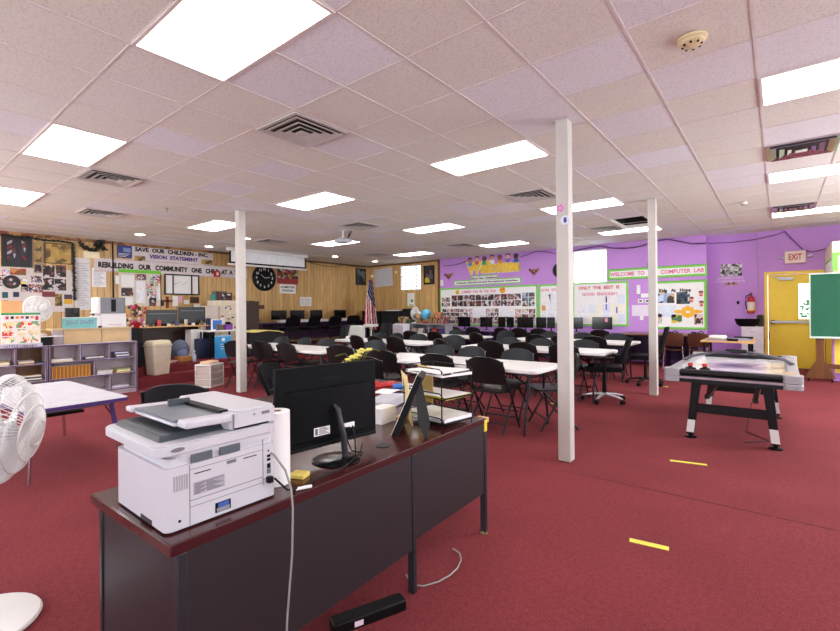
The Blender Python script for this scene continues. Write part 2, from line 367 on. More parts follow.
# crown strip at the top of the left wall, corner post, baseboards
CROWN = mcollage('carved_crown_strip', ['8a6236', '6d4526', 'a87a48', '7d3f2c', '94703f'], 9)
struct(MB().box(XL, XL + .03, YF, 6.2, CE - .075, CE - .004).build('trim_1', CROWN))
struct(MB().box(XL, XL + .02, 6.2, YB, CE - .06, CE - .004).build('trim_2', mat('brown_trim', '6a4a28', .5)))
struct(MB().box(XL, -8.97, YB - .02, YB, CE - .06, CE - .004).build('trim_3', mat('brown_trim', '6a4a28', .5)))
struct(MB().box(-9.04, -8.96, YB - .03, YB, 0, CE - .005).build('trim_4', mat('brown_trim', '6a4a28', .5)))
PB = mat('purple_baseboard', 'ab74c2', .5)
struct(MB().box(-8.95, XJ - .001, YB - .015, YB, 0, .12).build('baseboard_back', PB))
struct(MB().box(XJ, DX0 - .08, YC - .015, YC, 0, .12).build('baseboard_recess', PB))
struct(MB().box(XL, XL + .015, YF, 1.6, 0, .1).build('baseboard_left', mat('brown_trim', '6a4a28', .5)))
# windows: frame + pane, daylight comes from the sky behind
def window(name, W, y, blinds):
    a, b, c, d = W; f = MB()
    fr = WHITE
    for q in ((a, a + .03, c, d), (b - .03, b, c, d), (a, b, c, c + .03), (a, b, d - .03, d)): f.box(q[0], q[1], y + .01, y + .14, q[2], q[3])
    wo = struct(f.build(name, fr))
    gm = mat('milky_glass', 'ffffff', .35); nb = gm.node_tree.nodes['Principled BSDF']; nb.inputs['Transmission Weight'].default_value = 1.
    bx('window_pane', a + .03, b - .03, y + .08, y + .086, c + .03, d - .03, gm, wo)
    if blinds:
        s = MB()
        for k in range(1, 4): s.box(a + k * (b - a) / 4 - .02, a + k * (b - a) / 4 + .02, y + .03, y + .045, c + .03, d - .03)
        for k in range(1, 7): s.box(a + .03, b - .03, y + .03, y + .045, c + k * (d - c) / 7 - .014, c + k * (d - c) / 7 + .014)
        s.build('window_grille', mat('pale_pink_grille', 'f2c6cc', .5), wo)
    else:
        s = MB(); s.box(a - .02, b + .02, y - .02, y + .01, c - .03, c); s.build('window_sill', WHITE, wo)
    return wo
window('window_1', W1, YB, False); window('window_2', W2, YB, True)

# yellow exit door in its frame
fr = MB(); fr.box(DX0 - .06, DX0, YC - .04, YC + .02, 0, DZ + .06); fr.box(DX1, DX1 + .06, YC - .04, YC + .02, 0, DZ + .06); fr.box(DX0, DX1, YC - .04, YC + .02, DZ, DZ + .06)
struct(fr.build('trim_5', YEL, bevel=.008))
dm = MB(); DW = (.33, .57, 1.08, 1.84)
holed(dm, DX0 + .005, DX1 - .005, YC + .02, YC + .07, .01, DZ - .005, [DW])
door = struct(dm.build('door_1', YEL))
gl = mat('milky_glass', 'ffffff', .35)
bx('door_pane', DW[0], DW[1], YC + .04, YC + .046, DW[2], DW[3], gl, door)
MB().box(DW[0] - .02, DW[0], YC + .005, YC + .02, DW[2] - .02, DW[3] + .02).box(DW[1], DW[1] + .02, YC + .005, YC + .02, DW[2] - .02, DW[3] + .02).box(DW[0], DW[1], YC + .005, YC + .02, DW[2] - .02, DW[2]).box(DW[0], DW[1], YC + .005, YC + .02, DW[3], DW[3] + .02).build('pane_frame', YEL, door)
pb = MB(); pb.box(DX0 + .06, DX1 - .08, YC - .05, YC - .015, .985, 1.04); pb.box(DX0 + .05, DX0 + .12, YC - .04, YC + .02, .97, 1.055, 1); pb.box(DX1 - .14, DX1 - .06, YC - .04, YC + .02, .97, 1.055, 1)
pb.build('panic_bar', [SILVER, BLACKP], door, bevel=.005)
cl = MB(); cl.box(-.02, .24, YC - .05, YC + .02, 1.93, 1.99); cl.box(-.1, .1, YC - .06, YC - .04, 1.98, 2.0); cl.build('door_closer', SILVER, door, bevel=.006)
MB().tube([(-.18, YC + .018, .62), (-.18, YC + .005, .7), (-.18, YC + .018, .78)], .008, 0).build('door_handle', BLACKP, door)

# yellow vestibule jutting out at the right, purple base
vb = MB(); vb.box(.76, XR, 11.05, YC, .14, 1.95); vb.box(.76, XR, 11.05, YC, 1.95, 2.52, 1); vb.box(.745, XR, 11.035, YC, 0, .14, 2); vb.box(.745, .775, 11.035, 11.065, .14, 1.95, 2)
struct(vb.build('wall_vestibule', [YELW, CREAM, PB]))
# stage: two carpeted steps along the left wall
struct(MB().box(XL, -8.93, 3.06, 7.3, 0, .186).box(XL, -9.22, 3.06, 7.3, .186, .335).box(XL, -10.1, 7.3, 10.9, 0, .186).box(XL, -10.35, 7.3, 10.9, .186, .335).build('stage_floor', CARPET))

# three white square columns
def column(x, y, r, k):
    m = MB(); m.box(x - r, x + r, y - r, y + r, 0, CE)
    if k == 0: pass
    o = struct(m.build('column_%d' % (k + 1), WHT2, bevel=.008)); 
    MB().box(x - r - .01, x + r + .01, y - r - .01, y + r + .01, CE - .012, CE - .004).build('collar', WHT2, o)
    return o
column(-1.5, 3.97, .056, 0); column(-1.53, 7.72, .056, 1); column(-7.07, 4.05, .062, 2)
# sticker discs on the near column
for q, (px_, py_, lab, colr, r_) in enumerate(((560, 208, 'pink paper flower stuck high on the near white column', 'e5b8d8', .035), (565, 220, 'round white button with blue figure stuck on the near white column', 'dfe4f4', .042))):
    p = at(px_, py_, y=3.905); m = MB(); m.lathe([(r_, 0), (r_, .006)], 20, 0, Matrix.Rotation(PI / 2, 4, 'X'))
    if q: m.box(-.012, .012, -.009, -.006, -.022, .022, 1); m.box(.004, .016, -.009, -.006, -.012, .0, 1)
    else: [m.ball((.022 * math.cos(a), -.006, .022 * math.sin(a)), .014, 2, 8, (1, .4, 1)) for a in (0, 1.26, 2.5, 3.77, 5.0)]
    o = m.build('sticker', [mat('sticker_%d' % q, colr, .5), mat('blue_ink', '3a4a9a', .5), mat('pink_petal', 'd98ac0', .5)]); o.location = (p.x, 3.912, p.z); tag(o, lab, 'sticker')

# ------------------------------------------------------------ ceiling panel lights
DIFF = mat('lit_diffuser', 'fffaf4', .4, var=0, emit=LIGHT_E); DIFF.node_tree.nodes['Principled BSDF'].inputs['Emission Color'].default_value = (1, .965, .93, 1)
FRM = mat('light_frame_white', 'e6dcd8', .4)
def ceiling_light():
    t = thing('ceiling_light', '', 'light', group='ceiling panel lights'); W_, D_ = 2 * T, T
    m = MB(); e = .022
    m.box(0, W_, 0, e, -.008, .0); m.box(0, W_, D_ - e, D_, -.008, 0); m.box(0, e, e, D_ - e, -.008, 0); m.box(W_ - e, W_, e, D_ - e, -.008, 0)
    m.build('frame', FRM, t); bx('diffuser', e, W_ - e, e, D_ - e, -.005, -.001, DIFF, t); return t
CL = ceiling_light(); LL = {
 (0, -1): 'large bright panel light overhead at the top left, nearest of the lights in view', (-5, -1): 'bright panel light at the upper left, second nearest of the left lights',
 (-10, -1): 'bright panel light cut by the left edge of the photo', (0, 4): 'bright panel light left of the top of the near white column', (-5, 4): 'bright panel light just right of the top of the left column',
 (-10, 4): 'bright panel light directly left of the top of the left white column', (5, 4): 'bright panel light at the upper right, below the smoke detector row', (0, 9): 'bright panel light crossed by the near white column',
 (-5, 9): 'long narrow panel light midway between the projector and the near column', (-10, 9): 'bright panel light directly behind the hanging projector', (5, 9): 'bright panel light at the right just below the shiny vent',
 (0, 14): 'bright panel light beside the open ceiling tiles, crossed by the second column', (-5, 14): 'small far panel light above the cartoon welcome letters', (-10, 14): 'small farthest panel light above the barred window',
 (5, 14): 'lowest bright panel light at the right edge above the exit sign', (5, -1): 'panel light overhead behind the viewer on the right'}
for k, ((i, j), lab) in enumerate(LL.items()): again(CL, k == 0, lab, (gx(i), gy(j), CE - .004), 0)

# ------------------------------------------------------------ vents: nested louvre rings in a square frame
def vent(proto_m, dark_m):
    t = thing('ceiling_vent', '', 'vent', group='square ceiling vents'); h = T / 2 - .01
    bx('backing', -h + .02, h - .02, -h + .02, h - .02, -.004, -.001, dark_m, t)
    def ring(a, b, za, zb):
        m = MB(); P = [(-a, -a, za), (a, -a, za), (a, a, za), (-a, a, za), (-b, -b, zb), (b, -b, zb), (b, b, zb), (-b, b, zb)]
        P2 = [(x, y, z + .004) for x, y, z in P]
        fs = []
        for i in range(4):
            j = (i + 1) % 4; fs += [(i, j, 4 + j, 4 + i), (8 + i, 12 + i, 12 + j, 8 + j), (i, 8 + i, 8 + j, j), (4 + i, 4 + j, 12 + j, 12 + i)]
        return m.add(P + P2, fs)
    m = MB()
    for q in ((-h, h, -h, -h + .035), (-h, h, h - .035, h), (-h, -h + .035, -h + .035, h - .035), (h - .035, h, -h + .035, h - .035)): m.box(q[0], q[1], q[2], q[3], -.012, -.001)
    m.build('frame', proto_m, t)
    for a, b in ((.262, .21), (.185, .14), (.115, .08)): ring(a, b, -.03, -.014).build('louvre_ring', proto_m, t)
    m = MB(); m.box(-.05, .05, -.05, .05, -.03, -.026); m.build('centre_plate', proto_m, t)
    return t
VM = mat('vent_metal', 'c9c4c0', .45); VD = mat('vent_dark', '3a3634', .8); VS = mat('shiny_vent_metal', 'c4bdc8', .22, metal=.9)
V1 = vent(VM, VD); V2 = None
VL = {(-1, 1): 'large grey louvred vent between the two nearest left lights', (-6, 0): 'grey vent just right below the second left light', (-10, 1): 'small grey vent near the left edge light, left above the banners',
      (-6, 7): 'small grey vent just above the projector', (-11, 7): 'small dark vent right of the left column above the projection screen', (0, 7): 'grey vent left of the near column and its light', (-11, 13): 'small dark vent over the corner of the oak walls',
      (-6, 13): 'small dark vent between two far lights above the end of the oak wall', (0, 13): 'grey vent beside the open ceiling tiles', (5, 7): 'shiny metal vent at the right, between two bright lights', (5, 13): 'shiny metal vent at the right, lower and farther of the two shiny ones'}
for k, ((i, j), lab) in enumerate(VL.items()):
    if i == 5 and V2 is None: V2 = vent(VS, VD); again(V2, True, lab, (gx(i + .5), gy(j + .5), CE - .004), 0)
    else: again(V2 if i == 5 else V1, k == 0, lab, (gx(i + .5), gy(j + .5), CE - .004), 0)
# recessed spot lights
CANM = mat('lit_spot', 'fff2e0', .4, var=0, emit=CAN_E)
cp = thing('recessed_spotlight', '', 'light', group='small round ceiling spotlights')
MB().lathe([(.092, -.012), (.115, -.012), (.12, 0), (.09, 0)], 20).build('trim_ring', WHITE, cp); MB().lathe([(.0001, -.012), (.092, -.012), (.092, -.001), (.0001, -.001)], 20).build('lamp', CANM, cp)
for k, (p, lab) in enumerate((((140, 234), 'round lit ceiling spot above the banner, leftmost of the small round spots'), ((209, 246), 'round lit ceiling spot left of the projection screen'), ((246, 238), 'round lit ceiling spot just above the projection screen beside the left column'), ((335, 256), 'round lit ceiling spot below the projector'), ((375, 261), 'round lit ceiling spot above the flag, farthest of the small spots'))):
    v = at(*p, z=CE); again(cp, k == 0, lab, (v.x, v.y, CE - .004), 0)
# detectors
SD = mat('cream_plastic', 'e3d3a6', .45)
def detector(r, lab, p, m, nm='smoke_detector', cat='smoke detector'):
    v = at(*p, z=CE); t = thing(nm, lab, cat, (v.x, v.y, CE - .004))
    MB().lathe([(r, 0), (r, -.012), (r * .82, -.02), (r * .8, -.03), (r * .55, -.045), (.0001, -.05)], 28).build('housing', m, t, smooth=True)
    s = MB()
    for k in range(8):
        a = k * PI / 4; s.box(r * .6 * math.cos(a) - .006, r * .6 * math.cos(a) + .006, r * .6 * math.sin(a) - .006, r * .6 * math.sin(a) + .006, -.047, -.036)
    s.build('vent_slots', BLACKP, t); return t
detector(.085, 'cream round smoke detector on the ceiling at upper right', (692, 38), SD)
detector(.05, 'small white round detector on the ceiling, far right side', (744, 202), WHITE)
v = at(167, 208, z=CE); t = thing('sprinkler_head', 'small sprinkler head on the ceiling between two left vents', 'sprinkler', (v.x, v.y, CE - .004))
MB().lathe([(.03, 0), (.03, -.006), (.008, -.008), (.008, -.05), (.0001, -.052)], 14).build('stem', CHROME, t, smooth=True); MB().lathe([(.02, -.052), (.02, -.055), (.0001, -.055)], 14).build('deflector', CHROME, t)
# ============================================================ FOLDING CHAIRS AND TABLES
def folding_chair(shell=None):
    shell = shell or CHG
    t = thing('folding_chair', '', 'chair')
    def back(u, v):
        U = 2 * u - 1; hw = .236 * (1 - .16 * max(0, (v - .55) / .45) ** 2.2); hw *= 1 - .06 * (1 - v)
        z = .545 + v * (.295 - .05 * abs(U) ** 2.6); y = -.175 - .28 * (z - .545) * .9 - .045 * (1 - U * U)
        return (U * hw, y, z), (-.35 * U, 1, .25)
    MB().sheet(back, 12, 8, .02).build('backrest', shell, t, smooth=True)
    def seat(u, v):
        U = 2 * u - 1; V = 2 * v - 1; hw = .215 * (1 - .08 * (1 - v)) * (1 - .12 * max(0, abs(V) - .7) / .3)
        return (U * hw, .03 + V * .2, .445 - .018 * (1 - U * U) * (1 - V * V) + .012 * (v > .95) * 0), (0, 0, 1)
    MB().sheet(seat, 10, 8, .022).build('seat', shell, t, smooth=True)
    for s in (-1, 1):
        MB().tube([(s * .215, -.25, .79), (s * .22, -.2, .62), (s * .222, -.06, .44), (s * .225, .2, .0)], .0125, n=8).build('leg', TUBE, t, smooth=True)
        MB().tube([(s * .19, .14, .425), (s * .2, -.02, .25), (s * .205, -.235, .0)], .0115, n=8).build('leg', TUBE, t, smooth=True)
    MB().tube([(-.2, .137, .125), (.2, .137, .125)], .008, n=6).build('crossbar', TUBE, t, smooth=True)
    MB().tube([(-.19, -.15, .1), (.19, -.15, .1)], .008, n=6).build('crossbar', TUBE, t, smooth=True)
    return t
def xat(px, y, py=340):
    r = ray(px, py); return r.x / r.y * y
R1N, R1F, R2N, R2F, R3N, R3F, R4 = 4.24, 5.4, 6.44, 7.5, 8.48, 9.62, 11.05
CH = [  # px of the back's middle, row of the back, facing (N back to us, F facing us), turn in degrees, label
 (482, R1N, 'N', 4, 'nearest large black folding chair seen from behind at the front table'),
 (434, R1N, 'N', 6, 'black folding chair seen from behind behind the wire letter trays on the desk'),
 (379, R1N, 'N', 16, 'black folding chair seen from behind, directly right of the big desk monitor'),
 (338, 4.5, 'N', 20, 'black folding chair between the two front tables, left of the yellow flowers'),
 (443, R1F, 'F', 2, 'charcoal folding chair facing us across the front table, left one behind the letter trays'),
 (474, R1F, 'F', -3, 'charcoal folding chair facing us across the front table, middle one of the three right-hand chairs'),
 (519, R1F, 'F', 0, 'charcoal folding chair facing us across the front table, nearest to the near white column'),
 (377, 5.62, 'F', 6, 'charcoal folding chair facing us behind the yellow flowers'),
 (234, 4.15, 'N', 28, 'black folding chair seen from behind partly hidden by the left white column'),
 (259, 4.32, 'N', 12, 'black folding chair seen from behind just right of the left white column'),
 (283, 4.34, 'N', 4, 'black folding chair seen from behind at the left front table, second right of left column'),
 (284, R1F, 'F', 3, 'charcoal folding chair facing us across the left front table, nearest to the left column'),
 (307, R1F, 'F', -4, 'charcoal folding chair facing us across the left front table, middle of three'),
 (328, R1F, 'F', 2, 'charcoal folding chair facing us across the left front table, rightmost of three'),
 (489, R2N, 'N', 8, 'black folding chair seen from behind at the second-row right table, leftmost of three'),
 (521, R2N, 'N', 3, 'black folding chair seen from behind at the second-row table, just left of the near column'),
 (562, R2N, 'N', 0, 'black folding chair at the second-row table almost hidden behind the near white column'),
 (438, R2N, 'N', -20, 'black folding chair turned sideways at the right end of the left second-row table'),
 (510, R2F, 'F', 2, 'charcoal folding chair facing us across the right second-row table, leftmost of three'),
 (543, R2F, 'F', -3, 'charcoal folding chair facing us across the right second-row table, just left of the near column'),
 (585, R2F, 'F', 4, 'charcoal folding chair facing us across the right second-row table, just right of the near column'),
 (455, R2F, 'F', 9, 'charcoal folding chair facing us between the two second-row tables'),
 (354, R2N, 'N', -8, 'black folding chair seen from behind at the left second-row table, leftmost, below the white podium'),
 (373, R2N, 'N', -5, 'black folding chair seen from behind at the left second-row table, below the flag'),
 (393, R2N, 'N', -2, 'black folding chair seen from behind at the left second-row table, third from the left'),
 (381, R2F, 'F', 3, 'charcoal folding chair facing us at the left second-row table, below the foot of the flag'),
 (398, R2F, 'F', -3, 'charcoal folding chair facing us at the left second-row table, just right of the flag'),
 (420, R2F, 'F', 4, 'charcoal folding chair facing us at the left second-row table, below the toy shelf'),
 (409, R3N, 'N', 3, 'black folding chair seen from behind at the third row, before the toy shelf'),
 (433, R3N, 'N', -4, 'black folding chair seen from behind at the third-row left table, below the globe'),
 (474, R3N, 'N', -18, 'black folding chair turned a little at the right end of the third-row left table'),
 (458, R3F, 'F', 4, 'charcoal folding chair facing us at the third-row left table, behind its middle'),
 (507, R3F, 'F', -6, 'charcoal folding chair facing us between the two third-row tables'),
 (535, R3N, 'N', 2, 'black folding chair seen from behind at the third-row right table, left of the near column'),
 (561, R3N, 'N', 0, 'black folding chair at the third-row right table hidden behind the near white column'),
 (593, R3N, 'N', -3, 'black folding chair seen from behind at the third-row right table, right of the near column'),
 (551, R3F, 'F', 3, 'charcoal folding chair facing us at the third-row right table, left of the near column'),
 (584, R3F, 'F', -2, 'charcoal folding chair facing us at the third-row right table, right of the near column'),
 (617, R3F, 'F', 2, 'charcoal folding chair facing us at the third-row right table, farthest right'),
 (453, R4, 'N', 0, 'black folding chair pushed up to the purple computer desks, leftmost'),
 (472, R4, 'N', 5, 'black folding chair pushed up to the purple computer desks, second from left'),
 (500, R4, 'N', -5, 'black folding chair pushed up to the purple computer desks, third from left'),
 (518, R4, 'N', 0, 'black folding chair pushed up to the purple computer desks, fourth from left'),
 (538, R4, 'N', 4, 'black folding chair pushed up to the purple computer desks, just left of the near column'),
 (599, R4, 'N', -3, 'black folding chair pushed up to the purple computer desks, in front of the rightmost computer'),
]
CHF = folding_chair(CHG); CHN = folding_chair(CHB); fl = {'N': True, 'F': True}
for px_, row, k, rot, lab in CH:
    x = xat(px_, row); a = math.radians(rot)
    if k == 'F': a += PI
    # the back's top sits .29 behind the origin
    ox, oy = x - math.sin(a) * .29 * 1, row + math.cos(a) * .29
    again(CHN if k == 'N' else CHF, fl[k], lab, (ox, oy, 0), a, 'folding chairs around the white tables'); fl[k] = False
# a few that stand by themselves
again(CHN, False, 'black folding chair standing sideways at the right end of the front table', (-2.07, 5.02, 0), math.radians(132), 'folding chairs around the white tables')
again(CHG and CHF, False, 'dark folding chair behind the printer on the near left', (-3.62, 1.6, 0), math.radians(52), 'folding chairs near the desk')
again(CHN, False, 'black folding chair whose flat back shows just above the monitor', (-3.8, 3.75, 0), math.radians(35), 'folding chairs near the desk')

def folding_table():
    t = thing('folding_table', '', 'table', group='white plastic folding tables')
    L, W_, r = 2.44, .77, .09; P = []
    for cx_, cy_, a0 in ((L / 2 - r, W_ / 2 - r, 0), (-L / 2 + r, W_ / 2 - r, PI / 2), (-L / 2 + r, -W_ / 2 + r, PI), (L / 2 - r, -W_ / 2 + r, 1.5 * PI)):
        for q in range(5): a = a0 + q * PI / 8; P.append((cx_ + r * math.cos(a), cy_ + r * math.sin(a)))
    m = MB(); m.prism(P, .672, .715); m.build('tabletop', WHITE, t, bevel=.01)
    m = MB(); m.box(-L / 2 + .1, L / 2 - .1, -.3, -.275, .64, .672); m.box(-L / 2 + .1, L / 2 - .1, .275, .3, .64, .672); m.build('rail', TUBE, t)
    for sx in (-1, 1):
        X = sx * 1.04
        for sy in (-1, 1): MB().tube([(X, sy * .2, .66), (X, sy * .2, .42), (X, sy * .26, .3), (X, sy * .31, .06), (X, sy * .31, 0)], .014, n=8).build('leg', TUBE, t, smooth=True)
        MB().tube([(X, -.2, .42), (X, .2, .42)], .011, n=6).tube([(X, -.2, .6), (X, .2, .6)], .011, n=6).build('crossbar', TUBE, t)
        MB().tube([(X, 0, .42), (X - sx * .38, 0, .655)], .01, n=6).build('brace', TUBE, t)
    return t
FT = folding_table()
for k, (x, y, rz, lab) in enumerate(((-3.17, 4.75, 0, 'white folding table in the front row, its right end beside the near white column'),
    (-6.78, 4.86, .0, 'white folding table at the left of the front row, right of the left white column'),
    (-3.15, 6.95, 0, 'white folding table in the second row, its right end by the office chair'),
    (-6.45, 6.93, 0, 'white folding table in the second row at the left, below the flag'),
    (-3.28, 9.0, 0, 'white folding table in the third row at the right, behind the office chair'),
    (-6.5, 9.05, 0, 'white folding table in the third row at the left, farthest of the white tables'))):
    again(FT, k == 0, lab, (x, y, 0), rz)

# ------------------------------------------------------------ office chairs
def office_chair(h=.98, base_m=None, arms=True, w_=.46, label='', loc=(0, 0, 0), rz=0, bm=None):
    t = thing('office_chair', label, 'chair', loc, rz); base_m = base_m or BLACKP; bm = bm or BLACKS
    z = .47
    def back(u, v):
        U = 2 * u - 1; hw = w_ / 2 * (1 - .18 * max(0, (v - .5) / .5) ** 2) * (1 - .1 * (1 - v)); zz = z + .1 + v * (h - z - .1 - .02 * abs(U) ** 2)
        return (U * hw, -.2 - .12 * v - .05 * (1 - U * U), zz), (-.3 * U, 1, .1)
    MB().sheet(back, 10, 8, .03).build('backrest', bm, t, smooth=True)
    MB().tube([(0, -.08, z - .03), (0, -.25, z), (0, -.28, z + .25)], .018, n=8).build('back_support', BLACKP, t, smooth=True)
    def seat(u, v):
        U = 2 * u - 1; V = 2 * v - 1; k = 1 - .15 * max(0, abs(V) - .6) / .4
        return (U * .24 * k, V * .23, z + .02 - .02 * (1 - U * U) - .03 * max(0, V - .6)), (0, 0, 1)
    MB().sheet(seat, 10, 8, .07).build('seat', bm, t, smooth=True)
    MB().tube([(0, 0, .1), (0, 0, .24), (0, 0, z - .04)], [.03, .028, .018], n=12).build('gas_post', BLACKP, t, smooth=True)
    for k in range(5):
        a = k * 2 * PI / 5 + .3; c_, s_ = math.cos(a), math.sin(a)
        lg = MB().tube([(.02 * c_, .02 * s_, .11), (.16 * c_, .16 * s_, .1), (.3 * c_, .3 * s_, .075)], [.028, .024, .016], n=8, flat=.7).build('leg', base_m, t, smooth=True)
        wm = MB(); M_ = Matrix.Translation((.3 * c_, .3 * s_, .03)) @ Matrix.Rotation(a, 4, 'Z') @ Matrix.Rotation(PI / 2, 4, 'X')
        wm.lathe([(.0001, -.022), (.03, -.022), (.03, -.006), (.02, -.004), (.02, .004), (.03, .006), (.03, .022), (.0001, .022)], 14, 0, M_); wm.build('caster', BLACKP, lg, smooth=True)
    if arms:
        for s in (-1, 1):
            MB().tube([(s * .2, 0, z - .02), (s * .28, -.02, z + .02), (s * .28, -.02, z + .17)], .015, n=8).build('arm_post', BLACKP, t, smooth=True)
            MB().box(s * .28 - .035, s * .28 + .035, -.14, .12, z + .17, z + .2).build('armrest', BLACKP, t, bevel=.012)
    return t
office_chair(.93, SILVER, True, .46, 'black mesh office chair with silver star base at the right end of the second-row table', (-2.0, 6.8, 0), math.radians(105))
office_chair(1.02, None, False, .48, 'tall black office chair with black base half hidden behind the second white column', (-1.86, 8.72, 0), math.radians(100))
office_chair(1.0, None, False, .5, 'tall square-backed charcoal office chair left of the white podium', (-8.45, 7.25, 0), math.radians(160), CHG)
office_chair(.99, None, False, .46, 'charcoal office chair right of the flag in front of the dark piano', (-8.75, 9.1, 0), math.radians(175), CHG)
office_chair(.86, None, True, .42, 'dark office chair with low back tucked behind the desk, between printer and monitor', (-3.55, 2.62, 0), math.radians(-60))

# ------------------------------------------------------------ computers
def monitor(w_, h_, st=.1):
    t = thing('computer_monitor', '', 'monitor')
    bx('casing', -w_ / 2, w_ / 2, 0, .03, st, st + h_, BLACKP, t, .006)
    bx('screen', -w_ / 2 + .012, w_ / 2 - .012, -.003, .0, st + .015, st + h_ - .012, SCREEN, t)
    MB().tube([(0, .04, .01), (0, .045, st + h_ * .4)], .02, n=8).build('stand_post', BLACKP, t)
    MB().lathe([(.0001, 0), (.11, 0), (.1, .012), (.0001, .014)], 20).build('stand_base', BLACKP, t, smooth=True)
    return t
# purple computer desks along the back wall
def lab_desk(name, label, x0, x1, y0, y1, h, top, ap, group=None, rz=0, loc=None):
    L = x1 - x0; D = y1 - y0; t = thing(name, label, 'desk', ((x0 + x1) / 2, (y0 + y1) / 2, 0) if loc is None else loc, rz, group)
    bx('desktop', -L / 2, L / 2, -D / 2, D / 2, h - .03, h, top, t, .006)
    bx('side_panel', -L / 2 + .01, -L / 2 + .035, -D / 2 + .02, D / 2 - .02, 0, h - .03, ap, t)
    bx('side_panel', L / 2 - .035, L / 2 - .01, -D / 2 + .02, D / 2 - .02, 0, h - .03, ap, t)
    bx('back_panel', -L / 2 + .035, L / 2 - .035, D / 2 - .06, D / 2 - .04, .1, h - .03, ap, t)
    return t
PDK = mat('dark_purple_laminate', '4b2d63', .45); PTOP = mat('mauve_laminate', '9b7db4', .4)
lab_desk('computer_desk', 'purple computer desk along the back wall, left one under the photo board', -8.3, -6.6, 11.5, 12.3, .72, PTOP, PDK, 'purple computer desks')
lab_desk('computer_desk', 'purple computer desk along the back wall, middle one', -6.58, -4.88, 11.5, 12.3, .72, PTOP, PDK, 'purple computer desks')
lab_desk('computer_desk', 'purple computer desk along the back wall, right one behind the near column', -4.86, -3.16, 11.5, 12.3, .72, PTOP, PDK, 'purple computer desks')
MBP = None
mons = [(458, 470), (480, 492), (498, 505), (507, 513), (517, 533), (536, 546), (548, 553.5), (573, 582.5), (592, 612)]
NM = ['leftmost of all', 'second from left, below the photo board', 'third from left, narrow', 'fourth from left, narrow, close beside the third', 'fifth from left, the widest left of the column', 'sixth from left', 'seventh from left, narrow, beside the near column', 'just right of the near white column', 'rightmost, with a small pink tag on top']
for k, (a, b) in enumerate(mons):
    p0, p1 = at(a, 318, y=11.85), at(b, 318, y=11.85); wd = p1.x - p0.x
    if k in (7,): p0 = Vector((p0.x - .1, 0, 0)); wd += .1
    t = monitor(max(.22, wd), .3 if k != 8 else .31, .09); t.location = ((p0.x + p1.x) / 2, 11.85, .72); t['label'] = 'black monitor along the purple wall, ' + NM[k]; t['group'] = 'monitors along the purple wall'
bx('computer_monitor_tag', -.03, .03, -.004, .0, 0, .1, mat('pink_card', 'e89aa8', .6)).location = (-3.42, 11.84, 1.0)
o = C.objects['computer_monitor_tag']; o.name = 'paper_tag'; tag(o, 'small pink and white paper tag on the rightmost monitor of the purple wall', 'paper tag')
# left wall computers
XA = -11.85
t = lab_desk('computer_desk', 'long dark purple computer desk along the oak left wall', 0, 4.2, 0, .62, .66, PDK, mat('brown_purple_side', '3c2440', .5), None, PI / 2, (XA, 9.35, .335))
for k, (a, b, zt) in enumerate(((273, 288, 1.37), (292, 306, 1.37), (312, 324, 1.37), (336, 347.5, 1.37))):
    p0, p1 = at(a, 318, x=XA + .05), at(b, 318, x=XA + .05)
    t = monitor(p1.y - p0.y, .28, .09); t.location = (XA - .02, (p0.y + p1.y) / 2, .995); t.rotation_euler = (0, 0, PI / 2)
    t['label'] = 'black monitor along the oak wall, ' + ('nearest the left column', 'second from the left column, with a pink tag', 'third from the left column', 'farthest, nearest the flag')[k]; t['group'] = 'monitors along the oak wall'
    kb = MB(); kb.box(-.2, .2, -.1, .1, 0, .07); kb.box(-.19, .19, -.09, .09, .07, .08, 1); kb = kb.build('desktop_computer_case', [WHITE, mat('light_key_grey', 'cfd0d6', .5)], bevel=.006)
    kb.location = (XA + .16, (p0.y + p1.y) / 2 + .05, .995); kb.rotation_euler = (0, 0, PI / 2)
    tag(kb, 'flat white computer case lying in front of the ' + ('first', 'second', 'third', 'fourth')[k] + ' monitor on the oak wall desk', 'computer', 'white cases on the oak wall desk')
for k, (px_, zt, rot) in enumerate(((289, .84, 80), (309, .86, 92), (331, .85, 84), (351, .85, 70))):
    p = at(px_, 318, x=-10.95)
    office_chair(zt, None, False, .46, 'black chair pulled up to the oak wall computer desk, ' + ('nearest the left column', 'second from the left column', 'third from the left column', 'farthest, nearest the flag')[k], (-11.1, p.y + .1, .335), math.radians(rot))
# long brown-topped desk in the right corner
t = lab_desk('long_desk', 'long brown-topped desk with purple sides under the kids at hope board', -3.0, -1.36, 11.35, 12.3, .74, m_wood('walnut_top', '6a4028', '80503a', .35), PDK)
bx('middle_panel', .1, .125, -.4, .4, 0, .71, PDK, t)
BRC = mat('brown_chair_shell', '5a3222', .4)
def shell_chair(label, loc, rz):
    t = thing('school_chair', label, 'chair', loc, rz, 'brown chairs at the long desk')
    def back(u, v):
        U = 2 * u - 1; return (U * .2 * (1 - .1 * abs(2 * v - 1) ** 3), -.2 - .05 * v - .04 * (1 - U * U), .52 + .28 * v), (0, 1, .1)
    MB().sheet(back, 8, 6, .012).build('backrest', BRC, t, smooth=True)
    def seat(u, v):
        U = 2 * u - 1; return (U * .2, -.18 + .37 * v, .44 - .015 * (1 - U * U)), (0, 0, 1)
    MB().sheet(seat, 8, 6, .012).build('seat', BRC, t, smooth=True)
    for s in (-1, 1):
        MB().tube([(s * .17, -.2, .78), (s * .17, -.17, .44), (s * .2, -.22, 0)], .011).build('leg', CHROME, t, smooth=True); MB().tube([(s * .17, .15, .43), (s * .2, .2, 0)], .011).build('leg', CHROME, t, smooth=True)
    return t
p = at(672, 345, y=11.0); shell_chair('brown school chair at the long desk, left one just right of the second column', (p.x, 11.2, 0), .1)
p = at(697, 345, y=11.0); shell_chair('brown school chair at the long desk, right one behind the air hockey table', (p.x + .05, 11.2, 0), -.1)
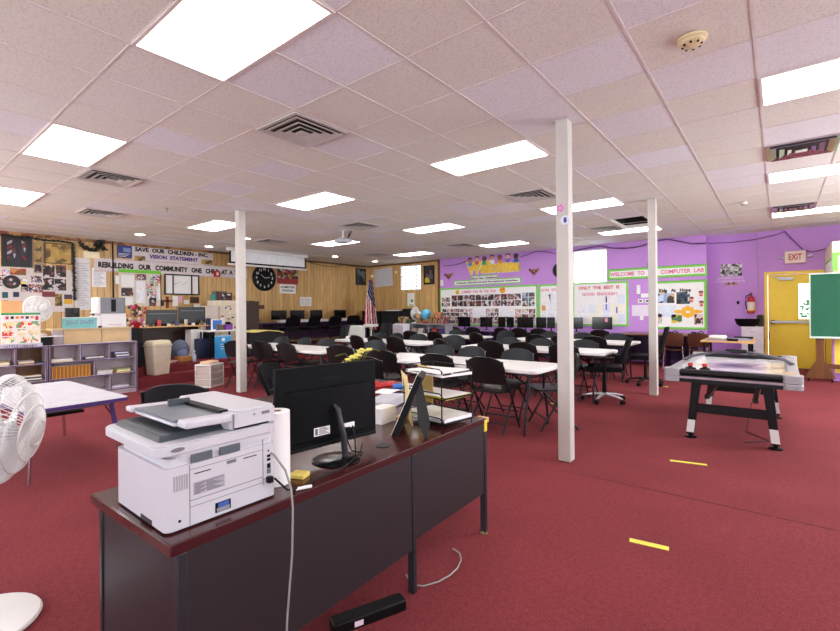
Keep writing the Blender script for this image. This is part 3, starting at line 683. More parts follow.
for k, (a, b) in enumerate(((666, 678), (692, 703))):
    p0, p1 = at(a, 335, y=11.9), at(b, 335, y=11.9)
    m = MB(); m.box(-(p1.x - p0.x) / 2, (p1.x - p0.x) / 2, -.1, .1, 0, .025); m.box(-.12, -.02, -.06, .06, .025, .05); m.tube([(0, 0, .03), (.08, .02, .07), (.13, -.03, .03)], .012)
    o = m.build('headset_tray', BLACKP, bevel=.004); o.location = ((p0.x + p1.x) / 2, 11.9, .74); tag(o, 'black tangle of headphones lying on the long brown desk, ' + ('left' if k == 0 else 'right') + ' heap', 'headphones', 'headphones on the long desk')
# ============================================================ THE NEAR DESK
DT = .70
KS = .66 / .62      # everything on the desk top keeps its place seen over the desk
BEFORE_DESK = set(bpy.data.objects)
t = thing('office_desk', 'dark mahogany-topped steel desk in the foreground carrying the printer and monitor', 'desk', (-1.677, 1.454, 0), math.radians(1.6))
hx, y0, y1 = .31, -.91, .945       # local half depth / ends
m = MB(); m.box(-hx, hx - .006, y0, y1 - .03, DT - .032, DT); m.box(hx - .006, hx, y0, y1 - .03, DT - .034, DT, 1); m.box(-hx, hx, y0 - .004, y0, DT - .034, DT - .001, 0)
m.build('desktop', [MAHOG, EDGE], t, bevel=.003)
bx('chipped_corner', hx - .07, hx, y1 - .03, y1 + .01, DT - .032, DT - .002, OAK, t, .002)
px_ = hx - .004
bx('front_panel', px_ - .02, px_, y0 + .025, .193, .21, DT - .034, DKPANEL, t, .002)
bx('front_panel', px_ - .02, px_, .217, y1 - .045, .25, DT - .034, DKPANEL, t, .002)
for yy in (.205, y1 - .035): bx('leg', px_ - .03, px_ + .006, yy - .014, yy + .014, 0, DT - .034, DKFRAME, t, .003)
for yy in (y1 - .035,): bx('leg', -hx + .03, -hx + .06, yy - .014, yy + .014, 0, DT - .034, DKFRAME, t, .003)
bx('side_panel', -hx + .03, px_ - .02, y0 + .02, y0 + .035, .02, DT - .034, DKPANEL, t, .002)
bx('corner_post', px_ - .02, px_ + .004, y0 + .015, y0 + .045, 0, DT - .034, DKFRAME, t, .003)
bx('corner_post', -hx + .02, -hx + .045, y0 + .015, y0 + .045, 0, DT - .034, DKFRAME, t, .003)
# drawer pedestal inside, left
pd = bx('drawer_unit', -hx + .05, px_ - .03, y0 + .04, y0 + .42, .12, DT - .04, DKPANEL, t, .003)
for k in range(3): bx('drawer_front', -hx + .035, -hx + .05, y0 + .05, y0 + .41, .14 + k * .19, .14 + k * .19 + .175, DKFRAME, pd, .003)
MB().lathe([(.022, 0), (.022, .008), (.012, .02)], 14).build('foot_pad', mat('brass_pad', '8a7a50', .4, metal=.4), t).location = (px_ - .012, y1 - .035, 0)
bx('tape_patch', px_ - .001, px_ + .0065, y1 - .05, y1 - .02, .62, .69, mat('yellow_tape', 'e2cf3a', .5), t)
bx('tape_patch', px_ - .003, px_ + .0055, y0 + .02, y0 + .03, .28, .40, mat('yellow_tape', 'e2cf3a', .5), t)
m = MB(); m.lathe([(.0001, 0), (.035, 0), (.035, .004), (.0001, .004)], 20); o = m.build('cable_grommet', DKFRAME, t); o.location = (.17, .14, DT)

DESK_OBJS = set(bpy.data.objects)
# ---------------- printer (rear towards us), local: +x towards us, y to the right
pr = thing('multifunction_printer', 'white multifunction printer with grey document tray at the left end of the desk', 'printer', (-1.508, .702, DT))
bd = MB(); r = .02
def rr(x0, x1, y0, y1, r, k=5):
    P = []
    for cx_, cy_, a0 in ((x1 - r, y1 - r, 0), (x0 + r, y1 - r, PI / 2), (x0 + r, y0 + r, PI), (x1 - r, y0 + r, 1.5 * PI)):
        for q in range(k + 1): a = a0 + q * PI / 2 / k; P.append((cx_ + r * math.cos(a), cy_ + r * math.sin(a)))
    return P
XR_, XL_, YL, YR = .185, -.185, -.172, .178
bd.prism(rr(XL_, XR_, YL, YR, .02), .006, .182); bd.prism(rr(XL_ + .02, XR_ - .01, YL + .01, YR - .004, .02), .182, .205)
bd.build('body', PRN, pr, smooth=True)
m = MB(); m.box(-.15, .15, -.14, .15, 0, .008); m.build('underside', BLACKP, pr)
m = MB(); m.box(XR_ - .17, XR_ - .09, YL - .001, YL + .01, .006, .02); m.build('hand_recess', mat('dark_recess', '2a2a2e', .6), pr)
# rear cover frames and lines
ln = MB(); X = XR_ + .0008
GAP = mat('panel_gap', '75747d', .6)
for q in ((-.106, .128, .076, .078), (-.106, .128, .058, .0595), (-.106, .128, .165, .1665)): ln.box(X - .002, X, *q[:2], *q[2:])
for q in ((-.107, -.105, .004, .18), (.127, .129, .05, .2)): ln.box(X - .002, X, *q[:2], *q[2:])
ln.box(X - .002, X, .128, .15, .068, .0695)
ln.build('panel_gap', GAP, pr)
sl = MB()
for q in range(6): sl.box(X - .002, X + .0005, -.15 + q * .007, -.146 + q * .007, .115, .158)
sl.build('vent_slots', mat('slot_grey', 'a5a4ab', .6), pr)
m = MB(); m.box(X - .002, X + .001, -.093, -.045, .150, .1525); m.build('paper_slit', BLACKP, pr); bx('paper_slit', X - .002, X + .001, .06, .105, .154, .1565, BLACKP, pr); bx('finger_notch', X - .002, X + .0008, .005, .035, .152, .162, GAP, pr)
lb = MB(); lb.box(X - .002, X + .001, -.095, -.003, .09, .126)
for q in range(9): 
    lb.box(X + .001, X + .0014, -.092, -.064 + .01 * ((q * 7) % 3) - .012, .092 + q * .0036, .0938 + q * .0036, 1)
    lb.box(X + .001, X + .0014, -.058, -.008 - .01 * ((q * 5) % 4), .092 + q * .0036, .0936 + q * .0036, 1)
lb.build('rating_label', [mat('label_grey', 'a9a5b1', .5), mat('label_ink', '5c5965', .5)], pr)
m = MB(); m.box(X - .002, X + .001, -.032, .016, .016, .045); m.box(X + .001, X + .002, -.024, .01, .03, .043, 1); m.box(X + .001, X + .002, -.028, .012, .018, .029, 2)
m.build('duplex_window', [BLACKP, mat('blue_latch', '3c5aa8', .4), mat('grey_latch', '8f9199', .4)], pr)
m = MB(); m.lathe([(.004, 0), (.004, .001)], 12, 0, Matrix.Translation((X, -.135, .03)) @ Matrix.Rotation(PI / 2, 4, 'Y')); m.build('lock_slot', BLACKP, pr)
pt = MB()
for q, (a, b) in enumerate(((.155, .158), (.137, .142), (.125, .130), (.100, .113))): bx('port', X - .001, X + .001, .143 if q else .146, .155 if q else .15, a, b + .003, BLACKP, pr)
bx('power_plug', X - .001, X + .018, .138, .156, .055, .075, BLACKP, pr, .002)
m = MB(); [m.box(X - .001, X + .0008, .142 + k * .0025, .1433 + k * .0025, .083, .098) for k in range(6)]; m.build('vent_slots', GAP, pr)
# upper body neck with two windows, scanner slab, lid, document feeder
m = MB(); m.prism(rr(XL_ + .01, XR_ - .004, YL + .03, YR, .025), .2, .222); m.build('neck', PRN, pr, smooth=True)
for a, b in ((-.1, -.04), (-.015, .048)): bx('rear_window', XR_ - .006, XR_ + .002, a, b, .184, .208, mat('window_slate', '5e666f', .25), pr)
sc_ = MB(); sc_.prism(rr(-.235, .188, YL - .022, YR + .004, .03), .218, .244); sc_.prism(rr(-.23, .183, YL - .018, YR, .026), .244, .248)
sc_.build('scanner_bed', PRN, pr, smooth=True, bevel=.003)
ob = MB(); ob.lathe([(.012, 0), (.012, .001), (.009, .0014)], 16, 0, Matrix.Translation((.1905, -.14, .233)) @ Matrix.Rotation(PI / 2, 4, 'Y') @ Matrix.Diagonal((.5, 1.6, 1, 1))); ob.build('oval_mark', GAP, pr)
# dark raised output platen on the left
m = MB(); P0 = [(-.215, -.17), (.14, -.17), (.14, .03), (-.215, .03)]; P1 = [(-.195, -.155), (.12, -.155), (.12, .03), (-.195, .03)]
m.add([(a, b, .248) for a, b in P0] + [(a, b, .266) for a, b in P1], [(3, 2, 1, 0), (4, 5, 6, 7), (0, 1, 5, 4), (1, 2, 6, 5), (2, 3, 7, 6), (3, 0, 4, 7)])
m.build('output_platen', DGREY, pr, bevel=.006)
# feeder housing on the right end
m = MB(); m.prism(rr(-.23, .185, .02, YR + .002, .015), .251, .3); m.prism(rr(-.225, .18, .04, YR - .002, .015), .3, .308); m.build('feeder_housing', PRN, pr, smooth=True, bevel=.002)
m = MB(); m.box(.185, .1865, .025, .03, .255, .3); [m.box(.185, .1872, .125 + k * .006, .128 + k * .006, .283, .292) for k in range(5)]; m.box(.185, .187, .095, .101, .285, .29)
m.build('feeder_marks', GAP, pr)
m = MB(); m.box(.18, .1855, .03, .15, .251, .256); m.build('feeder_gap', BLACKP, pr)
# sloped paper tray rising to the left
fd = MB()
def slope(y): return .293 + (-(y - .05)) * .04
ya, yb = -.135, .06
def wedge(mb, x0, x1, y0_, y1_, th, lift, m_=0):
    mb.add([(x, y, slope(y) + lift + k) for k in (-th, 0) for y in (y0_, y1_) for x in (x0, x1)],
           [(0, 2, 3, 1), (4, 5, 7, 6), (0, 1, 5, 4), (2, 6, 7, 3), (0, 4, 6, 2), (1, 3, 7, 5)], m_)
wedge(fd, .125, .183, ya + .02, yb, .022, .004); wedge(fd, -.215, -.165, ya, yb, .018, .004); wedge(fd, -.165, .125, ya + .01, yb, .012, -.006)
fd.build('feeder_tray_frame', PRN, pr, bevel=.006)
m = MB(); wedge(m, -.165, .125, ya + .012, yb - .005, .005, .002); m.build('feeder_tray', mat('tray_slate', '79808a', .35), pr)
m = MB(); wedge(m, -.12, -.11, -.04, .03, .022, .024); m.build('paper_guide', DGREY, pr)
m = MB(); m.box(-.17, .13, .012, .06, .292, .306); m.build('feeder_mouth', BLACKP, pr)

# cables from the printer
MB().tube([(x_, y_, DT + (z_ - .74) if z_ > .7 else z_ * .93) for x_, y_, z_ in ((-1.325, .86, .845), (-1.31, .862, .842), (-1.255, .868, .80), (-1.228, .87, .747), (-1.208, .862, .70), (-1.204, .855, .55), (-1.21, .84, .35), (-1.21, .83, .2), (-1.205, .825, .01))], .0035, n=8).build('cable', mat('light_grey_cable', '8f8d8c', .4), None, smooth=True)
tag(C.objects['cable'], 'light grey cable hanging from the printer down the front of the desk', 'cable')
MB().tube([(-1.312, .865, .765), (-1.29, .9, .72), (-1.3, .97, .705), (-1.33, 1.08, .705), (-1.34, 1.2, .705), (-1.38, 1.3, .705), (-1.42, 1.36, .708), (-1.47, 1.42, .72)], .0035, n=8).build('power_cable', BLACKP, pr, smooth=True)
PC = C.objects['power_cable']; PC.location = -pr.location
MB().tube([(0, 0, 0), (.02, .05, 0)], .006).build('cord_tag', WHITE, PC).location = (-1.298, .94, .708)

def SETTLE_DESK():
    for o in [q for q in bpy.data.objects if q not in DESK_OBJS and q.parent is None]:
        o.scale = (KS,) * 3; o.location.x *= KS; o.location.y *= KS
# paper towel roll / white cylinder right of printer
t = thing('paper_towel_roll', 'tall white paper towel roll standing between printer and monitor', 'paper towel', (-1.42, .945, DT))
MB().lathe([(.045, 0), (.048, .002), (.048, .258), (.045, .26), (.02, .26), (.02, .24)], 28).build('roll', PAPER, t, smooth=True)
MB().lathe([(.019, .0), (.019, .259), (.017, .259), (.017, 0)], 18).build('core', mat('cardboard', 'b28a60', .8), t)
t = bx('sponge', -.03, .03, -.025, .025, 0, .018, mat('yellow_sponge', 'e7cf6b', .8), None, .004); t.location = (-1.4, 1.03, DT); t.rotation_euler = (0, 0, .4)
tag(t, 'small yellow pad on the desk beside the paper towel roll', 'sponge')

# ---------------- the monitor seen from behind
A, B = Vector((-1.515, 1.005, 0)), Vector((-1.455, 1.49, 0)); mid = (A + B) / 2; rz = math.atan2(-(B - A).x, (B - A).y)
t = thing('desktop_monitor', 'large black monitor seen from behind on a round stand on the desk', 'monitor', (mid.x, mid.y, DT), rz)   # local +y along the panel, +x towards us
H = (B - A).length / 2
m = MB(); m.box(-.018, .004, -H, H, .066, .392); m.build('panel', BLACKS, t, bevel=.004)
m = MB(); m.prism([(-.002, -H + .02), (.022, -H + .07), (.022, H - .07), (-.002, H - .02)], .09, .30); m.build('rear_housing', BLACKS, t, bevel=.006)
bx('screen', -.0195, -.018, -H + .01, H - .01, .08, .39, SCREEN, t)
bx('chin', -.02, .012, -H + .005, H - .005, .055, .07, BLACKP, t, .003)
m = MB()
for q in range(12): m.box(.004, .006, -.04 + q * .008, -.035 + q * .008, .325, .34)
m.build('vent_slots', BLACKP, t)
lb = MB(); lb.box(.0225, .0235, -.09, -.015, .108, .142); [lb.box(.0235, .0239, -.07 + .004 * (q % 2), -.02 - .008 * (q % 3), .112 + q * .005, .1145 + q * .005, 1) for q in range(6)]; lb.box(.0235, .0239, -.085, -.073, .112, .138, 1)
lb.box(.0225, .0235, .045, .11, .114, .136); lb.build('rating_label', [PAPER, mat('label_ink', '77757f', .5)], t)
bg = MB()
for q, c in enumerate((0, 1, 1, 2)): bg.box(.0045, .0055, -H + .03 + q * .02, -H + .042 + q * .02, .118, .13, c)
bg.build('sticker', [mat('brown_ink', '8a6a70', .5), PAPER, mat('lime_sticker', 'a8b83c', .5)], t)
MB().tube([(.03, .0, .225), (.045, .01, .21), (.055, .03, .1), (.06, .035, .01)], [.008, .012, .013, .014], n=10).build('stand_neck', DKFRAME, t, smooth=True)
MB().lathe([(.0001, .006), (.02, .006), (.09, .004), (.1, 0), (.095, -.001)][::-1], 32).build('stand_base', mat('dark_chrome', '2c2d31', .2, metal=.7), t, smooth=True).location = (.045, .0, .003)
pc = MB(); pc.tube([(.024, .06, .12), (.045, .06, .06), (.05, .075, .02), (.06, .12, .006)], .003).tube([(.024, .1, .12), (.04, .1, .06), (.07, .08, .02), (.1, .06, .006), (.12, .02, .005)], .003).tube([(.024, .075, .118), (.024, .075, .1)], .01)
pc.build('cable', BLACKP, t, smooth=True)
# small white box and flat pad behind monitor
def simple_box(name, lab, cat, p, sx, sy, sz, rz, m, bevel=.003, group=None):
    o = bx(name, -sx / 2, sx / 2, -sy / 2, sy / 2, 0, sz, m, None, bevel); o.location = p; o.rotation_euler = (0, 0, rz); return tag(o, lab, cat, group)
o = simple_box('card_box', 'small white ribbed box on the desk just right of the monitor', 'box', (-1.72, 1.82, DT), .09, .13, .085, .1, PAPER)
o = simple_box('wooden_pad', 'small tan pad on the desk behind the picture frame', 'pad', (-1.69, 1.97, DT), .07, .1, .012, .3, OAK)
# picture frame on its easel strut
t = thing('picture_frame', 'black picture frame leaning on its strut, seen from behind on the desk', 'picture frame', (-1.415, 1.70, DT), 0)
rt = Vector((.782, .623, 0)); fw = Vector((-.53, .848, 0)).normalized()
def quadplate(mb, a, b, c, d, n, th, m_=0):
    n = n.normalized() * th; P = [a, b, c, d]; mb.add([tuple(v) for v in P] + [tuple(v + n) for v in P], [(0, 1, 2, 3), (7, 6, 5, 4)] + [(i, 4 + i, 4 + (i + 1) % 4, (i + 1) % 4) for i in range(4)], m_)
bt = -rt * .10; tp = rt * .03 + Vector((0, 0, .295)); wv = fw * .2
nrm = (tp - bt).cross(wv)
if nrm.dot(rt) < 0: nrm = -nrm
m = MB(); quadplate(m, bt, bt + wv, tp + wv, tp, nrm, .03); m.build('frame_back', BLACKP, t, bevel=.001)
m = MB(); o_ = -nrm.normalized() * .006; o_ = -nrm.normalized() * .002; quadplate(m, bt + o_, bt + wv + o_, tp + wv + o_, tp + o_, nrm, .002); m.build('mount', PAPER, t)
m = MB(); a0 = tp + Vector((0, 0, -.01)) + fw * .01; a1 = rt * .075 + fw * (-.03); sw = fw * .03; nn = (a1 - a0).cross(sw)
q0 = a0 - rt * .004; mm_ = (a0 * .25 + a1 * .75)
side = rt * .028 + fw * (-.0)
m.add([tuple(v) for v in (a0 - side * .6, a0 + side * .6, mm_ + side * 1.05, a1 + side * .3, a1 - side * .3, mm_ - side * 1.0)] + [tuple(v + fw * .006) for v in (a0 - side * .6, a0 + side * .6, mm_ + side * 1.05, a1 + side * .3, a1 - side * .3, mm_ - side * 1.0)],
      [(0, 1, 2, 3, 4, 5), (11, 10, 9, 8, 7, 6)] + [(i, 6 + i, 6 + (i + 1) % 6, (i + 1) % 6) for i in range(6)])
m.build('strut', mat('strut_felt', '1f201f', .6), t)
# manila folders standing behind it
o = simple_box('manila_folder', 'cream manila folder standing upright behind the picture frame on the desk', 'folder', (-1.62, 1.93, DT), .004, .25, .265, -.55, mat('manila', 'e9d59b', .7), 0)
o.rotation_euler = (0, math.radians(-6), math.radians(48))
o = simple_box('manila_folder', 'tan manila envelope leaning in the upper letter tray', 'folder', (-1.6, 2.05, DT + .1), .004, .2, .2, 1.1, mat('manila_tan', 'cdb274', .7), 0)
# ---------------- letter trays
t = thing('letter_tray', 'three-tier black wire letter tray stacked with papers at the right end of the desk', 'letter tray', (-1.50, 2.03, DT), math.radians(-9))
for k in range(3):
    z = .022 + k * .128; m = MB(); a, b = .165, .115
    tp_ = [(-a, -b, z + .028), (a - .03, -b, z + .028), (a, -b + .0, z + .005), (a, b, z + .005), (a - .03, b, z + .028), (-a, b, z + .028)]
    m.tube(tp_, .003, n=6, closed=True).tube([(-a, -b, z), (a, -b, z), (a, b, z), (-a, b, z)], .0025, n=6, closed=True)
    for q in range(7): m.tube([(-a + .02 + q * .05, -b, z), (-a + .02 + q * .05, b, z)], .0015, n=5)
    m.build('wire_tier', BLACKP, t, smooth=True)
m = MB(); [m.tube([(sx * .15, sy * .115, 0), (sx * .15, sy * .115, .3)], .0035, n=6) for sx in (-1, 1) for sy in (-1, 1)]; m.build('upright', BLACKP, t, smooth=True)
M3 = Matrix.Translation((-1.50, 2.03, DT)) @ Matrix.Rotation(math.radians(-9), 4, 'Z')
for k, (nm, lab, cat, th, mm, rot, ext) in enumerate((('paper_stack', 'stack of printed papers and magazines in the bottom letter tray', 'papers', .022, COL4, 0, .0), ('notepad', 'yellow legal pad in the middle letter tray', 'notepad', .012, mat('legal_yellow', 'dedc3c', .6), .06, .0), ('paper_stack', 'loose stack of white paper in the top letter tray', 'papers', .014, PAPER, -.1, .01))):
    p = M3 @ Vector((0, 0, .026 + k * .128)); m = MB()
    m.box(-.155, .16 + ext, -.105, .108, 0, th)
    if k == 2: m.M = Matrix.Rotation(.35, 4, 'Z'); m.box(-.13, .15, -.1, .1, th, th + .006); m.M = Matrix()
    if k == 1: m.box(-.15, .155, -.1, .1, th, th + .002, 1)
    o = m.build(nm, [mm, PAPER]); o.location = p; o.rotation_euler = (0, 0, math.radians(-9) + rot); tag(o, lab, cat)
SETTLE_DESK()
# ---------------- second desk behind
t = lab_desk('side_desk', 'mahogany side desk behind the monitor, mostly hidden by it', -3.1, -2.35, 1.86, 3.1, DT, MAHOG, DKPANEL)
simple_box('document_tray', 'flat black tray of papers on the side desk behind the picture frame', 'tray', tuple(at(386, 401, z=DT + .03).xy) + (DT,), .16, .34, .055, .35, mat('grey_white_sheets', 'c4c6cf', .5))
simple_box('paper_sheet', 'white sheet of paper on top of the flat tray on the side desk', 'paper', tuple(at(386, 391, z=DT + .06).xy) + (DT + .056,), .14, .18, .004, .3, PAPER)
t = MB().tube([(0, 0, .03), (.05, .08, .035), (.03, .18, .03)], .028).ball((-.02, .02, .04), .035, 0).build('stapler', RED, None, smooth=True); t.location = tuple(at(384, 386, z=DT + .03).xy - Vector((.04, .06))) + (DT,); tag(t, 'red plastic stapler lying on the side desk', 'stapler')
t = MB().tube([(0, 0, .03), (.05, .06, .03)], .025).build('tape_dispenser', BLUE, None, smooth=True); t.location = tuple(at(393, 387, z=DT + .03).xy) + (DT,); tag(t, 'blue tape dispenser beside the red stapler', 'tape dispenser')
# yellow artificial flowers in a small vase
t = thing('flower_vase', 'vase of yellow artificial flowers rising behind the top right corner of the monitor', 'flowers', tuple(at(357, 357, z=.97).xy) + (DT,))
MB().lathe([(.03, 0), (.04, .05), (.025, .12), (.03, .14)], 18).build('vase', mat('dark_vase', '3a2226', .3), t, smooth=True)
st = MB(); pt_ = MB(); random.seed(3)
for q in range(16):
    a = random.uniform(-.3, 1); x, y = .17 * q / 16 - .1, .13 * q / 16 - .07
    top = Vector((x + random.uniform(-.02, .02), y + random.uniform(-.02, .02), .2 + .009 * q + random.uniform(-.01, .02)))
    st.tube([(0, 0, .1), (top.x * .5, top.y * .5, .22), tuple(top)], .0025, n=5)
    for k in range(7):
        b = k * 2 * PI / 7; d = Vector((math.cos(b) * .03, math.sin(b) * .03, random.uniform(-.01, .018)))
        pt_.M = Matrix.Translation(top + d * .6); pt_.ball((0, 0, 0), .014, 0, 6, (1., 1., .45))
pt_.M = Matrix()
st.build('stem', mat('olive_stem', '6a6a2a', .6), t); pt_.build('petals', mat('yellow_petals', 'efe77a', .6), t, smooth=True)
MB().tube([(0, 0, .2), (-.08, -.06, .3), (-.13, -.12, .28)], .003).tube([(0, .02, .25), (.04, .15, .33), (.05, .22, .3)], .003).build('stem', mat('olive_stem', '6a6a2a', .6), t)

# ---------------- on the floor
simple_box('power_box', 'long black plastic box on the carpet under the front of the desk', 'box', tuple(at(369, 619, z=0).xy) + (0,), .07, .34, .05, math.atan2(-(at(396, 610, z=0) - at(345, 629, z=0)).x, (at(396, 610, z=0) - at(345, 629, z=0)).y), BLACKP, .008)
MB().box(.0352, .036, -.02, .02, .012, .035).build('label_sticker', mat('pale_pink_label', 'e6cfe0', .5), C.objects['power_box']).location = (0, -.06, 0)
o = MB().tube([(-1.5, 1.75, .006), (-1.42, 1.7, .006), (-1.37, 1.73, .006), (-1.335, 1.8, .006), (-1.32, 1.88, .006), (-1.325, 1.96, .006), (-1.35, 2.03, .008), (-1.39, 2.08, .008), (-1.45, 2.1, .006)], .004, n=6).build('floor_cable', mat('light_grey_cable', 'a9a7a6', .4), None, smooth=True); tag(o, 'thin grey cable curling on the carpet beyond the middle desk leg', 'cable')
YT = mat('yellow_floor_tape', 'e9dc52', .5)
for k, (a, b, wd, lab) in enumerate((((629.5, 540), (669, 549), .045, 'yellow tape strip on the carpet, nearest to the viewer'), ((670, 460.5), (707, 465), .04, 'yellow tape strip on the carpet in front of the air hockey table'), ((654, 385.5), (668, 387), .04, 'yellow tape strip on the carpet beside the foot of the second column'), ((549, 403), (556, 404), .04, 'short yellow tape strip on the carpet under the front table'))):
    p, q = at(*a, z=.0), at(*b, z=0); d = (q - p); 
    o = bx('floor_tape', -d.length / 2, d.length / 2, -wd / 2, wd / 2, .0, .0025, YT); m_ = (p + q) / 2; o.location = (m_.x, m_.y, .0); o.rotation_euler = (0, 0, math.atan2(d.y, d.x)); tag(o, lab, 'tape')

# ============================================================ pedestal fan at the left edge
def fan(loc, rz, tilt, R, zc, label, pedestal=True, fine=72):
    t = thing('pedestal_fan' if pedestal else 'desk_fan', label, 'fan', loc, rz)
    M_ = Matrix.Translation((.05 if pedestal else 0, 0, zc)) @ Matrix.Rotation(-tilt, 4, 'Y') @ Matrix.Rotation(PI / 2, 4, 'Y')   # local z of the head -> +x
    def prof(k): # front dome radius/height
        return k
    fg = MB(); fg.M = M_
    rings = ((R * .3, .13), (R * .5, .115), (R * .72, .086), (R * .9, .048))
    for q in range(fine):
        a = q * 2 * PI / fine; c_, s_ = math.cos(a), math.sin(a)
        fg.tube([(R * .2 * c_, R * .2 * s_, .135)] + [(r_ * c_, r_ * s_, h_) for r_, h_ in rings] + [(R * .985 * c_, R * .985 * s_, .0)], .002, n=4)
    for r_, h_ in rings[1:]: fg.tube([(r_ * math.cos(q * PI / 24), r_ * math.sin(q * PI / 24), h_) for q in range(48)], .0042, n=5, closed=True)
    fg.build('front_grille', WHITE, t)
    bg_ = MB(); bg_.M = M_
    for q in range(fine // 2):
        a = q * 4 * PI / fine; c_, s_ = math.cos(a), math.sin(a)
        bg_.tube([(R * .25 * c_, R * .25 * s_, -.09), (R * .7 * c_, R * .7 * s_, -.075), (R * .985 * c_, R * .985 * s_, -.01)], .0016, n=4)
    bg_.build('rear_grille', WHITE, t)
    m = MB(); m.M = M_; m.tube([(R * math.cos(q * PI / 32), R * math.sin(q * PI / 32), 0) for q in range(64)], .009, n=8, closed=True, flat=1.8); m.build('rim', WHITE, t, smooth=True)
    m = MB(); m.M = M_; m.lathe([(R * .28, .124), (R * .27, .138), (R * .22, .142), (R * .2, .136), (R * .18, .142), (.0001, .148)], 28); m.build('hub_cap', WHITE, t, smooth=True)
    bl = MB(); bl.M = M_
    for q in range(5):
        a = q * 2 * PI / 5
        def fn(u, v, a=a):
            r_ = R * (.18 + .68 * v); th = a + (u - .5) * (1.0 + .1 * v) ; return (r_ * math.cos(th), r_ * math.sin(th), .02 + (u - .5) * .06), (0, 0, 1)
        bl.sheet(fn, 6, 6, .002)
    bl.lathe([(.0001, .05), (R * .16, .045), (R * .2, -.02), (.0001, -.02)], 18); bl.build('blades', mat('clear_blade', 'e4e6ea', .25), t, smooth=True)
    m = MB(); m.M = M_; m.lathe([(R * .24, -.08), (R * .3, -.1), (R * .26, -.2), (R * .1, -.23), (.0001, -.232)], 20); m.build('motor_housing', WHITE, t, smooth=True)
    if pedestal:
        MB().tube([(-.05, 0, zc - .06), (-.04, 0, zc - .14), (-.05, 0, .03)], [.025, .02, .016], n=12).build('pole', WHITE, t, smooth=True)
        MB().lathe([(.0001, 0), (.225, 0), (.232, .012), (.225, .022), (.18, .032), (.05, .045), (.04, .08), (.0001, .08)], 40).build('base', WHITE, t, smooth=True).location = (-.05, 0, 0)
    else:
        MB().tube([(-.1, 0, zc - .04), (-.06, 0, zc - .14), (0, 0, .03)], .016, n=10).build('pole', WHITE, t, smooth=True)
        MB().lathe([(.0001, 0), (.11, 0), (.11, .015), (.05, .035), (.0001, .04)], 24).build('base', WHITE, t, smooth=True)
    return t
fan((-2.69, .352, 0), 1.0, -.14, .238, .845, 'white pedestal fan at the left edge facing the desk')

# ============================================================ kids table at the left
t = thing('activity_table', 'low white-topped activity table with purple edge and legs at the left', 'table', (-5.38, 1.14, 0), math.radians(2))
m = MB(); m.prism(rr(-.82, .82, -.37, .37, .05), .575, .6); m.build('tabletop', mat('pale_laminate', 'dcdce6', .35), t)
m = MB(); P = rr(-.822, .822, -.372, .372, .05)
k = len(P); m.add([(a * 1., b, .568) for a, b in P] + [(a, b, .597) for a, b in P], [(i, (i + 1) % k, k + (i + 1) % k, k + i) for i in range(k)]); m.build('edge_band', PURP, t)
bx('apron', -.7, .7, -.3, .3, .535, .57, mat('grey_underside', '77727c', .6), t)
for sx in (-1, 1):
    for sy in (-1, 1):
        lg = MB().tube([(sx * .68, sy * .27, .57), (sx * .72, sy * .3, .3)], .02, n=10).build('leg', PURP, t, smooth=True)
        MB().tube([(sx * .72, sy * .3, .31), (sx * .75, sy * .32, .01)], .014, n=8).build('leg_extension', CHROME, lg, smooth=True); 
        MB().tube([(sx * .45, sy * .27, .55), (sx * .71, sy * .29, .4)], .006, n=6).build('brace', BLACKP, t)
bx('under_shelf', -.2, .25, -.1, .2, .42, .44, BLACKP, t)
bx('paper_tray', .05, .35, .1, .33, .5, .53, mat('lime_green', '9fc84a', .5), t)
# ============================================================ BOOKCASES AT THE LEFT (open side faces +x)
def bookcase(label, y0, y1, X, D, H, cells):
    """cells: list of rows bottom->top: (z0, z1, [divider ys])"""
    t = thing('bookcase', label, 'bookcase', (X - D / 2, (y0 + y1) / 2, 0)); yc = (y0 + y1) / 2; h = D / 2
    bx('back_panel', -h, -h + .012, y0 - yc, y1 - yc, .05, H, LAV, t)
    bx('top_panel', -h, h - .006, y0 - yc, y1 - yc, H - .022, H, LAV, t); bx('plinth', -h + .01, h - .01, y0 - yc, y1 - yc, 0, .07, LAV, t)
    for a in (y0, y1 - .022): bx('side_panel', -h, h - .006, a - yc, a + .022 - yc, .0, H - .022, LAV, t)
    ed = MB(); ed.box(h - .006, h, y0 - yc, y1 - yc, H - .02, H - .004)
    for a in (y0, y1 - .024): ed.box(h - .006, h, a + .004 - yc, a + .018 - yc, 0, H - .024)
    for z0, z1, dv in cells:
        bx('shelf', -h + .012, h - .006, y0 + .022 - yc, y1 - .022 - yc, z0 - .02, z0, LAV, t); ed.box(h - .006, h, y0 - yc + .024, y1 - yc - .024, z0 - .016, z0 - .004)
        for d in dv: bx('divider', -h + .012, h - .006, d - .01 - yc, d + .01 - yc, z0, z1 - .02, LAV, t); ed.box(h - .006, h, d - .006 - yc, d + .006 - yc, z0, z1 - .022)
    ed.build('edge_trim', mat('mauve_edge', '553a6e', .45), t); return t
SX, SD, SH = -8.6, .3, .86
bookcase('lavender bookcase with purple edges, its bottom cells open, right one beside the trash bin', 1.83, 3.02, SX, SD, SH, [(.09, .345, [2.63]), (.345, .6, [2.41]), (.6, .86, [2.23, 2.62])])
bookcase('lavender bookcase with purple edges, left one cut by the edge of the photo', .62, 1.81, SX, SD, SH, [(.09, .345, [1.2]), (.345, .6, [1.2]), (.6, .86, [1.45, .95])])
